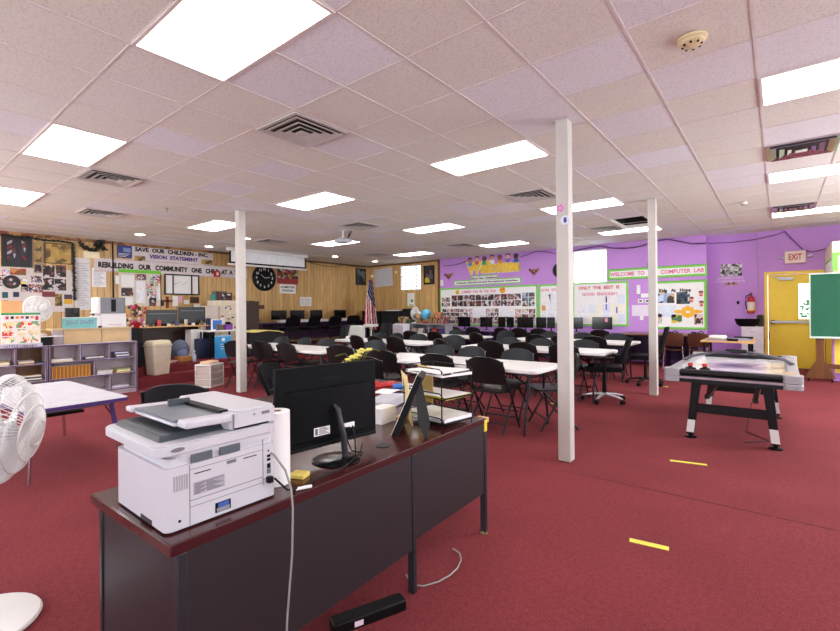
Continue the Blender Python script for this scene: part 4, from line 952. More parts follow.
# row of orange-spined workbooks
OR1 = mat('orange_spine', 'd99a3e', .6); OR2 = mat('tan_spine', 'c98a46', .6)
pb = MB().box(-.1, 0, -.009, .009, 0, .185).box(-.095, -.004, -.007, .007, .0, .187, 1).build('workbook', [OR1, PAPER])
ORD = ['first', 'second', 'third', 'fourth', 'fifth', 'sixth', 'seventh', 'eighth', 'ninth', 'tenth', 'eleventh', 'twelfth', 'thirteenth', 'fourteenth', 'fifteenth', 'sixteenth', 'seventeenth', 'eighteenth', 'nineteenth', 'twentieth', 'twenty-first', 'twenty-second']
for k in range(21):
    if k == 1: pb2 = pb.copy(); pb2.data = pb.data.copy(); pb2.data.materials[0] = mat('brown_spine', 'a8702c', .6)
    o = pb if k == 0 else (pb2 if k == 1 else (pb2 if k % 2 else pb).copy())
    if k: C.objects.link(o)
    o.location = (SX - .03, 1.875 + k * .0235, .345); o.rotation_euler = (0, 0, random.uniform(-.03, .03)); tag(o, 'orange-spined workbook upright in the middle shelf of the right lavender bookcase, %s from the left' % ORD[k], 'book', 'orange workbooks on the middle shelf')
def stack(y, z, n, lab, cols, L=.2, D=.2, grp=None, x=SX - .14):
    for k in range(n):
        c_ = cols[k % len(cols)]
        b = MB(); b.box(-D / 2, D / 2, -L / 2, L / 2, 0, .0215); b.box(-D / 2 + .004, D / 2 + (.0015 if k % 2 else -.004), -L / 2 + .004, L / 2 - .004, .003, .0185, 1)
        o = b.build('book', [mat('cover_' + c_, c_, .5), PAPER]); o.location = (x, y + random.uniform(-.01, .01), z + k * .022)
        o.rotation_euler = (0, 0, random.uniform(-.08, .08))
        pos = '' if n == 1 else (', lowest' if k == 0 else (', topmost' if k == n - 1 else ', %s from the bottom' % ORD[k]))
        tag(o, lab + pos, 'book', grp)
S1 = 'books and papers in the lavender bookcases'
stack(2.0, .6, 2, 'cream book lying in the top left cell of the right bookcase', ['d9cdb0', 'e8e0cc'], .26, .22, S1)
stack(2.42, .6, 2, 'dark folder lying in the top middle cell of the right bookcase', ['4a4652', '9a94a8'], .26, .22, S1)
stack(2.8, .6, 4, 'book in the top right cell of the right bookcase', ['3c4f86', 'c8b84c', '5560a0', '8a7ac0'], .2, .2, S1)
stack(2.55, .345, 3, 'booklet in the middle shelf right of the orange workbooks', ['d8d2e0', '5aa05a', 'e6dede'], .22, .22, S1)
stack(2.82, .345, 3, 'yellow-edged booklet in the middle right cell of the right bookcase', ['c9b050', 'd9c468', 'a8b060'], .2, .2, S1)
stack(2.78, .09, 2, 'pale book in the bottom right cell of the right bookcase', ['b8b0d0', 'e0dce8'], .24, .2, S1)
stack(2.3, .09, 2, 'green book in the bottom left cell of the right bookcase', ['4f9a50', 'b8d080'], .24, .2, S1)
stack(1.28, .6, 3, 'cream book in the left bookcase, top cell nearest the photo edge', ['d8c49a', 'e0d0a8', 'cfb784'], .22, .2, S1)
stack(1.57, .6, 3, 'brown-covered book in the top right cell of the left bookcase', ['b08a58', 'd8c49a', '9a9080'], .18, .2, S1)
stack(1.74, .6, 1, 'dark blue book lying in the far top right cell of the left bookcase', ['2c3448'], .1, .2, S1)
stack(1.6, .345, 4, 'dark green book in the middle right cell of the left bookcase', ['4c5a34', '7a7040', '3c4a38', 'c8b078'], .3, .2, S1)
stack(1.0, .345, 4, 'tan book in the middle left cell of the left bookcase', ['b89a60', '8a7a50', 'cfb784', '5a4a30'], .26, .2, S1)
# taller beige-backed cabinet behind, holding the sign and printer
t = thing('storage_cabinet', 'beige-backed storage cabinet with lavender sides behind the right bookcase', 'cabinet', (-9.13, 2.5, 0))
bx('back_panel', .16, .175, -.41, .53, .1, 1.07, mat('beige_board', 'd9b98a', .5), t); bx('top_panel', -.17, .2, -.56, .55, 1.07, 1.1, mat('tan_board', 'cdb488', .5), t, .004)
bx('side_panel', -.16, .18, .53, .55, .0, 1.07, LAV, t); bx('side_panel', -.16, .16, -.43, -.41, .0, 1.07, LAV, t); bx('wide_side_panel', .14, .17, -.56, -.43, .0, 1.07, LAV, t); bx('shelf', -.16, .15, -.4, .52, .55, .57, LAV, t)
MB().tube([(.18, .1, 1.1), (.182, .11, .95), (.18, .1, .87)], .003, n=5).build('cable', BLACKP, t)

def wallthing(name, label, cat, wall, x0, y0, x1, y1, group=None, off=0.002, kw=None):
    """a thing on a wall: local x right, z up, -y out of the wall; origin bottom centre; returns empty, width, height"""
    kw = kw or ({'x': XL} if wall == 'A' else {'y': YB if wall == 'B' else YC})
    xm, ym = (x0 + x1) / 2, (y0 + y1) / 2
    a, b = at(x0, ym, **kw), at(x1, ym, **kw); zt, zb = at(xm, y0, **kw).z, at(xm, y1, **kw).z
    w_ = (b - a).length_squared ** .5; W_ = abs(b.y - a.y) if wall == 'A' else abs(b.x - a.x)
    c = (a + b) / 2
    loc = (kw.get('x', c.x) + off, c.y, zb) if wall == 'A' else (c.x, kw.get('y', c.y) - off, zb)
    return thing(name, label, cat, loc, PI / 2 if wall == 'A' else 0, group), W_, zt - zb
def P_(name, t, x0, x1, z0, z1, m, d=.006, d0=0, bevel=0): return bx(name, x0, x1, -d0 - d, -d0, z0, z1, m, t, bevel)
# ---------- things on and behind the bookcases
t, W_, H_ = wallthing('poster_board', 'colourful comic poster board standing on the left bookcase, green band on top', 'poster', 'A', 2, 313, 41, 351, kw={'x': SX + .03})
t.location.z = SH; t.location.x = SX - .03
W_ = .44; H_ = .5
P_('board', t, -W_ / 2, W_ / 2, 0.03, H_, PAPER, .01); P_('green_band', t, -W_ / 2, W_ / 2, H_ - .03, H_, mat('green_band', '3da860', .5), .002, .01)
P_('heading_strip', t, -W_ / 2 - .02, W_ / 2 + .02, -.02, .05, mat('pale_lilac_card', 'c3bfd0', .5), .006, .012)
random.seed(5)
for r_ in range(3):
    for c_ in range(3):
        P_('comic_panel', t, -W_ / 2 + .012 + c_ * .142, -W_ / 2 + .142 + c_ * .142, .06 + r_ * .11, .155 + r_ * .11, COL6, .0015, .01)
m = MB()
for q in range(7): m.box(-.17 + q * .055, -.135 + q * .055, -.0135, -.0118, .4 + random.uniform(-.01, .02), .45, q % 3)
m.build('cartoon_figures', [mat('red_ink', 'd03040', .5), mat('black_ink', '22202a', .5), mat('orange_ink', 'ef8a40', .5)], t)
MB().text('LITTLE LIBRARY', 0, .0, .03, .0182, 0, .36, .001, .01).build('lettering', BLKT, t)
simple_box('paper_sheet', 'white sheet of paper sticking out beside the comic poster on the left bookcase', 'paper', (SX - .2, 1.86, .99), .25, .3, .006, .2, PAPER)
simple_box('paper_rack', 'dark paper rack on the left bookcase carrying a white sheet', 'rack', (SX - .2, 1.82, SH), .2, .14, .125, .0, BLACKP)
fan((SX - .45, 1.79, 1.0), .35, .1, .2, .42, 'white desk fan behind the comic poster board', False, 40)
simple_box('stool', 'brown wooden stand carrying the white desk fan', 'stand', (SX - .45, 1.72, 0), .35, .45, 1.0, 0, BROWNW)
t = simple_box('folder', 'upright peach cardboard folder left of the white desk fan', 'folder', (SX - .22, 1.44, SH), .1, .24, .68, 0, mat('peach_card', 'e3ae78', .7))
# teal sign
t, W_, H_ = wallthing('table_sign', 'pale teal lettered sign on the beige storage cabinet, left of the stacked printers', 'sign', 'A', 62, 317, 96.5, 328.5, kw={'x': -8.94}); t.location.z = 1.1
P_('board', t, -W_ / 2, W_ / 2, 0, .18, TEAL, .012); P_('border', t, -W_ / 2, W_ / 2, .17, .18, PAPER, .002, .012)
MB().text('JESUS SAVES', 0, .05, .08, .012, 0, W_ * .8, .001).build('lettering', mat('violet_letters', '7a5a9a', .6), t)
# stacked printers
t = thing('desktop_printer', 'grey and white printer standing on the white box at the right end of the cabinet', 'printer', (-9.1, 2.76, 1.335))
MB().prism(rr(-.17, .17, -.18, .2, .03), 0, .26).build('body', mat('printer_grey', '7d7f87', .4), t, smooth=True, bevel=.004)
bx('left_end', -.16, .165, -.22, -.17, .01, .275, WHITE, t, .01); bx('lid', -.165, .165, -.17, .2, .26, .272, mat('printer_grey', '7d7f87', .4), t, .004)
bx('front_panel', .17, .175, -.02, .05, .03, .24, BLACKP, t); bx('paper_tray', -.1, .16, -.26, -.18, -.0, .02, WHITE, t, .004)
t = thing('printer_box', 'white printer box under the grey printer, beside the teal sign', 'box', (-9.1, 2.75, 1.1))
bx('box', -.16, .16, -.16, .22, 0, .235, WHITE, t, .006); bx('end_block', -.15, .17, -.24, -.16, 0, .2, WHITE, t, .01); bx('dark_foot', .1, .172, -.2, -.15, 0, .03, BLACKP, t); bx('print_line', .16, .161, -.05, .15, .04, .05, mat('pink_print', 'd9a0b0', .5), t)
# laptops / dark monitors behind the sign
for k, (a, b, c, d, lab) in enumerate(((65, 80, 305, 318, 'dark monitor behind the teal sign'), (92, 99, 301, 313, 'small dark screen left of the grey printer'))):
    p0, p1 = at(a, c, x=-9.6), at(b, d, x=-9.6); t = thing('computer_monitor', lab, 'monitor', (-9.6, (p0.y + p1.y) / 2, 1.08), PI / 2)
    w_ = p1.y - p0.y; bx('casing', -w_ / 2, w_ / 2, 0, .03, .08, .36, mat('grey_black', '2c3136', .4), t, .006); bx('screen', -w_ / 2 + .02, w_ / 2 - .02, -.002, 0, .1, .34, SCREEN, t); bx('stand', -.08, .08, -.03, .06, 0, .08, BLACKP, t)
simple_box('low_table', 'plain table against the photo wall behind the storage cabinet', 'table', (-9.68, 2.2, 0), .5, 1.5, 1.08, 0, OAK)
# heap of pink and white flowers/decor
t = thing('flower_arrangement', 'heap of red, pink and white artificial flowers beside the grey printer', 'flowers', (-9.3, 3.24, 1.06)); random.seed(11)
for cname, cc in (('red_blooms', 'c02a36'), ('pink_blooms', 'e06a9a'), ('white_blooms', 'f0e8ea'), ('dark_leaves', '3a4a34')):
    m = MB()
    for q in range(14): m.ball((random.uniform(-.1, .1), random.uniform(-.13, .13), random.uniform(.03, .42)), random.uniform(.018, .034), 0, 6)
    m.build(cname, mat(cname, cc, .6), t, smooth=True)
MB().lathe([(.06, 0), (.09, .1), (.07, .1)], 16).build('vase', RED, t)
simple_box('side_stand', 'dark stand under the flower heap behind the bookcases', 'stand', (-9.3, 3.22, .335), .2, .2, .725, 0, BLACKP)
# ------------------------------------------------------------ trash bin and drawers
t = thing('trash_bin', 'cream plastic bin with a swing lid standing on the first carpeted step', 'bin', (-8.86, 3.42, .186) , .25)
def tap(mb, w0, d0, w1, d1, z0, z1, m=0): mb.add([(sx * w, sy * d, z) for z, w, d in ((z0, w0, d0), (z1, w1, d1)) for sx, sy in ((-1, -1), (1, -1), (1, 1), (-1, 1))], [(3, 2, 1, 0), (4, 5, 6, 7)] + [(i, (i + 1) % 4, 4 + (i + 1) % 4, 4 + i) for i in range(4)], m)
t.location = (-9.07, 3.53, .186)
m = MB(); tap(m, .115, .15, .14, .185, 0, .53); m.build('body', BEIGE, t, bevel=.02); m = MB(); tap(m, .15, .195, .15, .195, .53, .56); m.build('rim', BEIGE, t, bevel=.01)
m = MB(); tap(m, .148, .192, .11, .165, .56, .64); m.build('swing_lid', mat('cream_lid', 'e6dcc0', .4), t, bevel=.02)
t = thing('drawer_tower', 'small white plastic three-drawer cart on the carpet left of the left column', 'drawers', (-8.1, 4.02, 0), math.radians(28))
m = MB(); m.box(-.16, .16, -.19, .19, .38, .41); m.box(-.16, .16, -.19, .19, 0, .025)
for z in (.14, .26): m.box(-.16, .16, -.19, .19, z, z + .012)
for sx in (-1, 1):
    for sy in (-1, 1): m.box(sx * .16 - .015 * (sx > 0), sx * .16 + .015 * (sx < 0), sy * .19 - .015 * (sy > 0), sy * .19 + .015 * (sy < 0), .02, .39)
m.box(.145, .16, -.2, -.17, 0, .4); m.build('frame', WHITE, t, bevel=.004)
clr = mat('clear_drawer', 'c4b4a8', .3)
for z0, z1 in ((.03, .135), (.157, .255), (.277, .37)):
    d = bx('drawer', -.145, .152, -.175, .175, z0, z1, clr, t, .006); bx('drawer_handle', .152, .163, -.09, .09, z1 - .02, z1 - .008, WHITE, d, .003); bx('contents', -.12, .12, -.15, .15, z0 + .01, z1 - .02, COL3, d)
t = simple_box('folded_cloth', 'folded peach cloth and papers on top of the white drawer cart', 'cloth', (-8.1, 4.02, .41), .2, .28, .05, .5, mat('peach_cloth', 'e6c2a0', .8), .02)
t = thing('spray_bottle', 'small clear bottle with blue cap on the stage floor above the drawer cart', 'bottle', (-9.4, 4.35, .335)); MB().lathe([(.035, 0), (.035, .12), (.015, .16), (.015, .19)], 14).build('body', mat('pale_blue_bottle', 'b8c8dc', .3), t, smooth=True); MB().lathe([(.018, .19), (.018, .22)], 12).build('cap', WHITE, t)
# ------------------------------------------------------------ stage desks
ST = .335
t = thing('teacher_desk', 'light wood-topped table with black legs on the stage carrying two black monitors', 'desk', (-10.4, 4.45, ST))
bx('tabletop', -.35, .35, -.95, .62, .69, .72, OAK, t, .008)
for sy in (-.85, .55):
    for sx in (-.3, .3): bx('leg', sx - .03, sx + .03, sy - .03, sy + .03, 0, .69, BLACKP, t)
bx('modesty_panel', -.3, -.28, -.8, .5, .25, .69, mat('dark_brown_panel', '3a2820', .5), t)
ZT = ST + .72
for k, (a, b, h, lab) in enumerate(((146, 178, .34, 'wide low black monitor on the stage desk, left of the pair'), (178.5, 206, .4, 'tall black monitor on the stage desk, right of the pair'))):
    p0, p1 = at(a, 318, x=-10.2), at(b, 318, x=-10.2); w_ = p1.y - p0.y - .02
    t = thing('computer_monitor', lab, 'monitor', (-10.2, (p0.y + p1.y) / 2, ZT), PI / 2, 'monitors on the stage desk')
    bx('casing', -w_ / 2, w_ / 2, 0, .04, .04, h, mat('grey_black', '2c3136', .4), t, .006); bx('speaker_strip', -w_ / 2 + .04, w_ / 2 - .04, -.004, 0, h - .09, h - .07, mat('mid_grey', '6a6d72', .5), t); bx('stand', -.12, .12, -.04, .1, 0, .04, BLACKP, t)
random.seed(21)
CL_ = ['e8e4e0', '2c2c34', 'd04a50', 'e6dccc', '4a5a8a', 'c8b8a0', 'f0f0f0', '6a5a4a']
NMS = ['white mug', 'black cup', 'red mug', 'cream jar', 'blue cup', 'tan jar', 'white cup', 'brown jar']
for k in range(8):
    o = MB().lathe([(.0001, 0), (.035, 0), (.038, .05 + .04 * (k % 3)), (.034, .05 + .04 * (k % 3)), (.03, .008), (.0001, .008)], 14).build('mug' if 'jar' not in NMS[k] else 'jar', mat('cup_' + CL_[k], CL_[k], .4), None, smooth=True)
    o.location = (-10.13 + .04 * (k % 2), 3.62 + k * .175, ZT); tag(o, NMS[k] + ' on the front edge of the stage desk, %s from the left' % ORD[k], 'cup', 'cups and jars on the stage desk')
# clutter under the stage desk
simple_box('storage_bin', 'navy plastic bin under the white stage table', 'bin', (-9.95, 4.82, ST), .3, .34, .42, 0, NAVY, .02)
t = thing('backpack', 'grey-blue backpack on the stage floor under the wooden desk', 'bag', (-9.75, 4.22, ST))
MB().ball((0, 0, .22), .2, 0, 16, (.7, .95, 1.1)).build('body', mat('grey_blue_cloth', '5a6478', .8, var=.2), t, smooth=True); MB().ball((.12, 0, .14), .11, 0, 12, (.6, 1.1, 1)).build('pocket', mat('slate_cloth', '6f7aa0', .8), t, smooth=True); MB().tube([(0, -.06, .42), (0, -.03, .5), (0, .03, .5), (0, .06, .42)], .012).build('handle', BLACKP, t)
simple_box('wicker_basket', 'brown wicker basket on the stage floor in front of the backpack', 'basket', (-9.52, 4.18, ST), .18, .3, .11, 0, mat('wicker', 'a8763c', .7, var=.3, scale=40), .02)
simple_box('white_case', 'white upright cabinet with a dark slot under the wooden stage desk', 'cabinet', (-10.2, 4.72, ST), .3, .26, .62, 0, WHITE, .01)
simple_box('toy_pile', 'small pale blocks scattered on the stage step right of the bin', 'toys', (-9.4, 3.85, ST), .15, .3, .06, .3, COL3, .02)
simple_box('dark_chair_seat', 'dark blue cushioned seat under the left end of the stage desk', 'chair', (-9.7, 3.55, ST), .4, .4, .4, .2, mat('dark_blue_cloth', '232a3c', .8), .04)
# white side table
t = thing('side_table', 'small white-topped table on the stage with a blue poster hanging from it', 'table', (-9.75, 5.05, ST))
bx('tabletop', -.25, .25, -.36, .42, .575, .605, WHITE, t, .008)
for sy in (-.3, .36): [bx('leg', sx - .015, sx + .015, sy - .015, sy + .015, 0, .575, BLACKP, t) for sx in (-.2, .2)]
t, W_, H_ = wallthing('blue_poster', 'bright blue poster standing below the white side table on the stage', 'poster', 'A', 214.5, 334, 231, 357, kw={'x': -9.48}); t.location.z = ST
P_('sheet', t, -W_ / 2, W_ / 2, 0, .5, mat('sky_blue_print', '2f9ad8', .4, var=.1, scale=4), .01); P_('border', t, -W_ / 2, W_ / 2, .47, .5, mat('pale_blue', '9ccbe8', .5), .002, .01); P_('white_shape', t, -.03, .04, .37, .44, PAPER, .002, .01)
for q in range(3): P_('text_line', t, -.06, .07, .3 - q * .05, .31 - q * .05, PAPER, .002, .01)
ZS = ST + .605
t = thing('photo_frame', 'blue and white picture frame on the white side table', 'picture frame', (-9.7, 4.98, ZS), PI / 2); P_('frame', t, -.13, .13, 0, .24, WHITE, .02, 0, .004); P_('mat_board', t, -.1, .11, .02, .22, BLUE, .002, .02); P_('picture', t, -.02, .1, .0, .13, COL1, .003, .022)
simple_box('small_box', 'small olive and brown box in front of the blue picture frame', 'box', (-9.62, 5.02, ZS), .06, .1, .12, 0, mat('olive_box', '5a5236', .5))
simple_box('gift_box', 'purple gift box on the white side table', 'box', (-9.7, 5.24, ZS), .12, .16, .12, 0, mat('purple_box', '7a3a9a', .4))
t = simple_box('camera_case', 'black case on top of the purple gift box', 'case', (-9.7, 5.24, ZS + .12), .08, .1, .06, 0, BLACKP, .015)
t = simple_box('cup_blue', 'tall dark blue cup left of the picture frame on the stage', 'cup', (-10.1, 5.0, ZS), .1, .1, .26, 0, NAVY, .02); t.name = 'tall_cup'
simple_box('drum_stand', 'dark stand under the tall blue cup behind the side table', 'stand', (-10.12, 5.0, ST), .2, .2, .605, 0, BLACKP)
# beige filing cabinet with stickers
t = thing('filing_cabinet', 'beige filing cabinet covered in stickers against the oak wall', 'cabinet', (-11.1, 5.85, ST))
bx('body', -.3, .3, -.24, .26, 0, 1.29, BEIGE, t, .006)
for k in range(4):
    d = bx('drawer', .3, .312, -.22, .24, .04 + k * .31, .32 + k * .31, BEIGE, t, .004); bx('drawer_handle', .312, .325, -.05, .05, .2 + k * .31, .22 + k * .31, CHROME, d)
random.seed(9); m = MB()
for q in range(16): y, z = random.uniform(-.2, .18), random.uniform(.55, 1.2); m.box(.313, .316, y, y + random.uniform(.03, .08), z, z + random.uniform(.03, .06), q % 4)
m.build('sticker', [mat('st_blue', '4a6aa8', .5), mat('st_red', 'b04a50', .5), PAPER, mat('st_black', '33343c', .5)], t)
t = thing('photo_frame', 'dark red framed photo on top of the filing cabinet', 'picture frame', (-10.95, 5.83, ST + 1.29), PI / 2); P_('frame', t, -.2, .2, 0, .2, mat('dark_red_frame', '4a1a1c', .4), .02); P_('picture', t, -.15, .15, .04, .17, COL2, .002, .02)
simple_box('teal_folder', 'teal folder and papers leaning left on top of the filing cabinet', 'folder', (-11.15, 5.68, ST + 1.29), .2, .12, .16, .2, mat('teal_card', '3c8a80', .6)); simple_box('paper_pile', 'loose papers lying on the framed photo box atop the filing cabinet', 'papers', (-11.25, 5.85, ST + 1.29), .2, .3, .24, .1, mat('grey_box', '5d5a50', .6))
t = thing('trophy', 'small gold trophy right of the filing cabinet top', 'trophy', (-11.2, 6.25, 1.62)); MB().lathe([(.03, 0), (.01, .03), (.01, .06), (.04, .1), (.04, .15)], 12).build('cup', mat('gold_metal', 'c8a040', .3, metal=.8), t, smooth=True)
simple_box('bookshelf_tall', 'dark shelf unit behind the left white column', 'shelf', (-11.25, 6.5, ST), .35, .75, 1.28, 0, mat('dark_brown_panel', '3a2820', .5)).name = 'tall_shelf'
simple_box('grey_box', 'grey box on the dark shelf unit left of the left column', 'box', (-11.2, 6.42, ST + 1.28), .2, .2, .2, 0, mat('grey_metal', '7d8890', .5))
simple_box('cardboard_box', 'pale box standing left of the filing cabinet', 'box', (-10.9, 5.42, ST), .3, .3, 1.15, 0, mat('pale_box', 'cfc4bc', .6))
# yellow cloth over a dark table, right of the left column
t = thing('covered_table', 'dark table with yellow cloth just right of the left column', 'table', (-9.62, 5.95, .335))
bx('body', -.3, .3, -.4, .45, 0, .525, mat('dark_cloth', '17171c', .8), t, .02)
o = MB().sheet(lambda u, v: ((-.32 + .64 * v, -.42 + .9 * u, .55 - .05 * max(0, u - .85) / .15 - .012 * math.sin(9 * u)), (0, 0, 1)), 16, 6, .02).build('yellow_cloth', mat('yellow_cloth', 'e8dc86', .8), None, smooth=True)
o.location = t.location; tag(o, 'pale yellow cloth draped over the dark table right of the left column', 'cloth')

# ============================================================ LEFT WALL DECOR
BLKF = mat('black_frame', '16151a', .35)
def framed(label, px, inner, fm=BLKF, fw=.03, wall='A', name='framed_picture', cat='picture', th=.025, group=None, kw=None):
    t, W_, H_ = wallthing(name, label, cat, wall, *px, group=group, kw=kw)
    m = MB()
    for q in ((-W_ / 2, W_ / 2, 0, fw), (-W_ / 2, W_ / 2, H_ - fw, H_), (-W_ / 2, -W_ / 2 + fw, fw, H_ - fw), (W_ / 2 - fw, W_ / 2, fw, H_ - fw)): m.box(q[0], q[1], -th, 0, q[2], q[3])
    m.build('frame', fm, t); P_('picture', t, -W_ / 2 + fw, W_ / 2 - fw, fw, H_ - fw, inner, .008, .001); return t, W_, H_
DARKPIC = mat('dark_picture', '241c26', .4, var=.3, scale=6)
t, W_, H_ = framed('large black-framed picture of two people between flags, at the left end of the panelled wall', (1, 237, 32, 267), DARKPIC, fw=.07)
# two flag sides and two seated figures
fl_ = MB()
for s in (-1, 1):
    for q in range(5): fl_.add([(s * (W_ / 2 - .09), -.012, .14 + q * .1), (s * (W_ / 2 - .09), -.012, .2 + q * .1), (s * (W_ / 2 - .17), -.012, .26 + q * .1), (s * (W_ / 2 - .17), -.012, .2 + q * .1)], [(0, 1, 2, 3)] , q % 2)
fl_.build('striped_flags', [mat('flag_red_dim', '7a2c38', .6), mat('flag_white_dim', 'a89aa8', .6)], t)
for k, (x, z, r_) in enumerate(((-.04, .33, .055), (.12, .47, .05))):
    m = MB(); m.ball((x, -.014, z), r_, 0, 12, (.8, .12, 1)); m.prism([(x - .1, z - .22), (x + .1, z - .22), (x + .07, z - .05), (x - .07, z - .05)], -.016, -.012, 1, 'y'); m.prism([(x - .004, z - .15), (x + .004, z - .15), (x + .02, z - .06), (x - .02, z - .06)], -.018, -.016, 2, 'y')
    m.build('portrait_figure', [mat('skin_brown_print', '5c3a2c', .6), mat('suit_print', '34323e', .6), mat('shirt_print', 'b8b4c0', .6)], t)
for k, (y0_, y1_) in enumerate(((242.5, 252), (253, 263), (264, 273))): framed('small yellow-toned photo in a narrow column right of the large framed picture, ' + ('top', 'middle', 'bottom')[k], (33.5, y0_, 42.5, y1_), COL5 if k < 2 else COL2, mat('pale_frame', '9a8a70', .5), .02, group='narrow column of yellow photos')
framed('gold-brown map board with small pictures in a dark frame', (44, 243.5, 72, 264), COL5, mat('dark_gold_frame', '5a4526', .5), .02)
# white collage board
t, W_, H_ = wallthing('collage_board', 'white board crowded with photos along the far left of the panelled wall', 'bulletin board', 'A', -12, 268, 73, 312, off=.001)
P_('board', t, -W_ / 2, W_ / 2, 0, H_, mat('board_paper', 'd3cbc6', .7), .006)
def on(tw, px, nm, m, wall='A', d=.003, d0=.006, kwx=None):
    """a print pinned on a board, given by its pixel box on that wall"""
    kw = kwx or ({'x': XL} if wall == 'A' else {'y': YB if wall == 'B' else YC})
    a, b = at(px[0], (px[1] + px[3]) / 2, **kw), at(px[2], (px[1] + px[3]) / 2, **kw); c, dd = at((px[0] + px[2]) / 2, px[1], **kw), at((px[0] + px[2]) / 2, px[3], **kw)
    L = (lambda p: p.y - tw.location.y) if wall == 'A' else (lambda p: p.x - tw.location.x)
    return P_(nm, tw, L(a), L(b), dd.z - tw.location.z, c.z - tw.location.z, m, d, d0)
for k, (px, mm) in enumerate((((2, 269, 9, 276), COL3), ((10, 268.5, 26, 275), mcollage('warm_print', ['8a4a2c', 'c9854a', '5a6a2c', 'b03a2c'], 12)), ((18, 279, 27, 287), COL3), ((31, 276, 42, 282.5), COL1), ((43, 265.5, 54.5, 277), COL2), ((56, 265.5, 66, 277), COL2), ((43, 278, 54, 290), COL2), ((54.5, 279, 66, 290.5), COL2),
    ((21, 284, 28, 292), COL1), ((28.5, 284.5, 43, 292.5), COL1), ((42, 291.5, 55, 297), mat('maroon_print', '7a3038', .5)), ((55, 294, 62, 306), mcollage('dark_gold', ['2a2216', '6a5426', 'a8883c'], 20)), ((64, 294.5, 72, 299), mat('purple_book', '4a3050', .5)), ((64, 299, 72, 304), mat('yellow_book', 'd9a828', .5)), ((1, 300, 8, 312), COL1), ((13, 292, 19, 297), mat('dark_heart', '20304a', .5)), ((2, 292, 8, 298), mat('dark_teal', '1c5a66', .5)), ((-8, 275, 3, 286), COL1), ((-8, 288, -1, 300), COL3))):
    on(t, px, 'photo', mm)
r_ = at(11.5, 282, x=XL); m = MB(); m.M = Matrix.Translation((r_.y - t.location.y, -.009, r_.z - t.location.z)) @ Matrix.Rotation(PI / 2, 4, 'X')
m.lathe([(.07, 0), (.14, 0), (.14, .004), (.07, .004)], 24); m.lathe([(.0001, .006), (.075, .006), (.075, 0), (.0001, 0)], 16, 1); m.build('round_wreath_print', [mat('wreath_dark', '2a2622', .6, var=.4, scale=30), COL2], t)
# dark garland strips and fern
def garland(name, label, pts, r, m, cat='garland', n_leaf=60, leaf=.03, seed=1):
    random.seed(seed); mb = MB(); mb.tube(pts, r, n=6)
    P = [Vector(p) for p in pts]; seg = [(P[i], P[i + 1]) for i in range(len(P) - 1)]
    for q in range(n_leaf):
        a, b = random.choice(seg); p = a.lerp(b, random.random()); d = Vector((random.uniform(0, .5), random.uniform(-1, 1), random.uniform(-1, 1))).normalized() * leaf
        e = d.cross(Vector((1, .2, .1))).normalized() * leaf * .35
        mb.add([tuple(p - e), tuple(p + d - e * .2), tuple(p + d + e * .2), tuple(p + e)], [(0, 1, 2, 3)]); 
    o = mb.build(name, m); tag(o, label, cat); return o
DKL = mat('dark_leaf', '23261c', .7, var=.3)
a, b = at(73, 243, x=XL + .03), at(74.5, 300, x=XL + .03); garland('dark_garland', 'vertical dark garland between the photo board and the long white paper', [a, b], .02, DKL, n_leaf=120, leaf=.05)
a, b = at(112.5, 240, x=XL + .02), at(113.5, 303, x=XL + .02)
o = MB().tube([a, b], .016).build('wall_cable', BLACKP); tag(o, 'black vertical cable running down the panelled wall left of the banner', 'cable')
pts = [at(*p, x=XL + .04) for p in ((79, 243), (86, 248), (94, 251), (100, 247), (103, 242), (99, 240.5), (95, 245), (107, 250))]
garland('fern_garland', 'dark leafy twig decoration above the long white paper', pts, .012, DKL, n_leaf=160, leaf=.07, seed=4)
pts = [at(*p, x=XL + .05) for p in ((0, 234.5), (15, 236.5), (30, 237.5), (45, 240.5), (60, 241), (72, 243.5))]
garland('ceiling_garland', 'dark thin garland along the top of the left wall', pts, .014, DKL, n_leaf=120, leaf=.04, seed=8)
def sheet(name, label, cat, px, m, wall='A', lines=0, lm=None, group=None, d=.004, kw=None, off=.002):
    t, W_, H_ = wallthing(name, label, cat, wall, *px, group=group, kw=kw, off=off); P_('sheet', t, -W_ / 2, W_ / 2, 0, H_, m, d)
    if lines:
        mb = MB()
        for q in range(lines): z = H_ * (.08 + .84 * q / lines); mb.box(-W_ * .4, W_ * (.1 + .3 * ((q * 7) % 4) / 3), -d - .001, -d, z, z + H_ / lines * .3)
        mb.build('printed_lines', lm or mat('grey_ink', 'a9a7b4', .7), t)
    return t, W_, H_
sheet('wall_scroll', 'long white printed paper hanging on the left panelled wall', 'poster', (75, 258, 90.5, 310), mat('grey_white_paper', 'dcdadb', .7), lines=26)
sheet('paper_notice', 'smaller white printed page right of the long paper, under the banner', 'notice', (92, 268, 106, 287), PAPER, lines=12)
t, W_, H_ = sheet('emergency_light', 'cream rectangular light box above the long white paper', 'light', (83, 252, 98.5, 258.5), mat('cream_lens', 'f4e6c0', .4), d=.07)
t, W_, H_ = sheet('blue_poster', 'small dark blue framed poster left of the top banner', 'poster', (117, 244.5, 132, 258), mat('navy_print', '2f3f7c', .5, var=.3, scale=8)); P_('pale_patch', t, -W_ * .1, W_ * .4, H_ * .45, H_ * .75, mat('light_blue_print', '7f93c8', .5), .002, .004)
m = MB(); [m.box(-W_ * .42, W_ * .1 + .04 * q, -.006, -.004, H_ * (.1 + .1 * q), H_ * (.13 + .1 * q)) for q in range(3)]; m.build('text_line', PAPER, t)
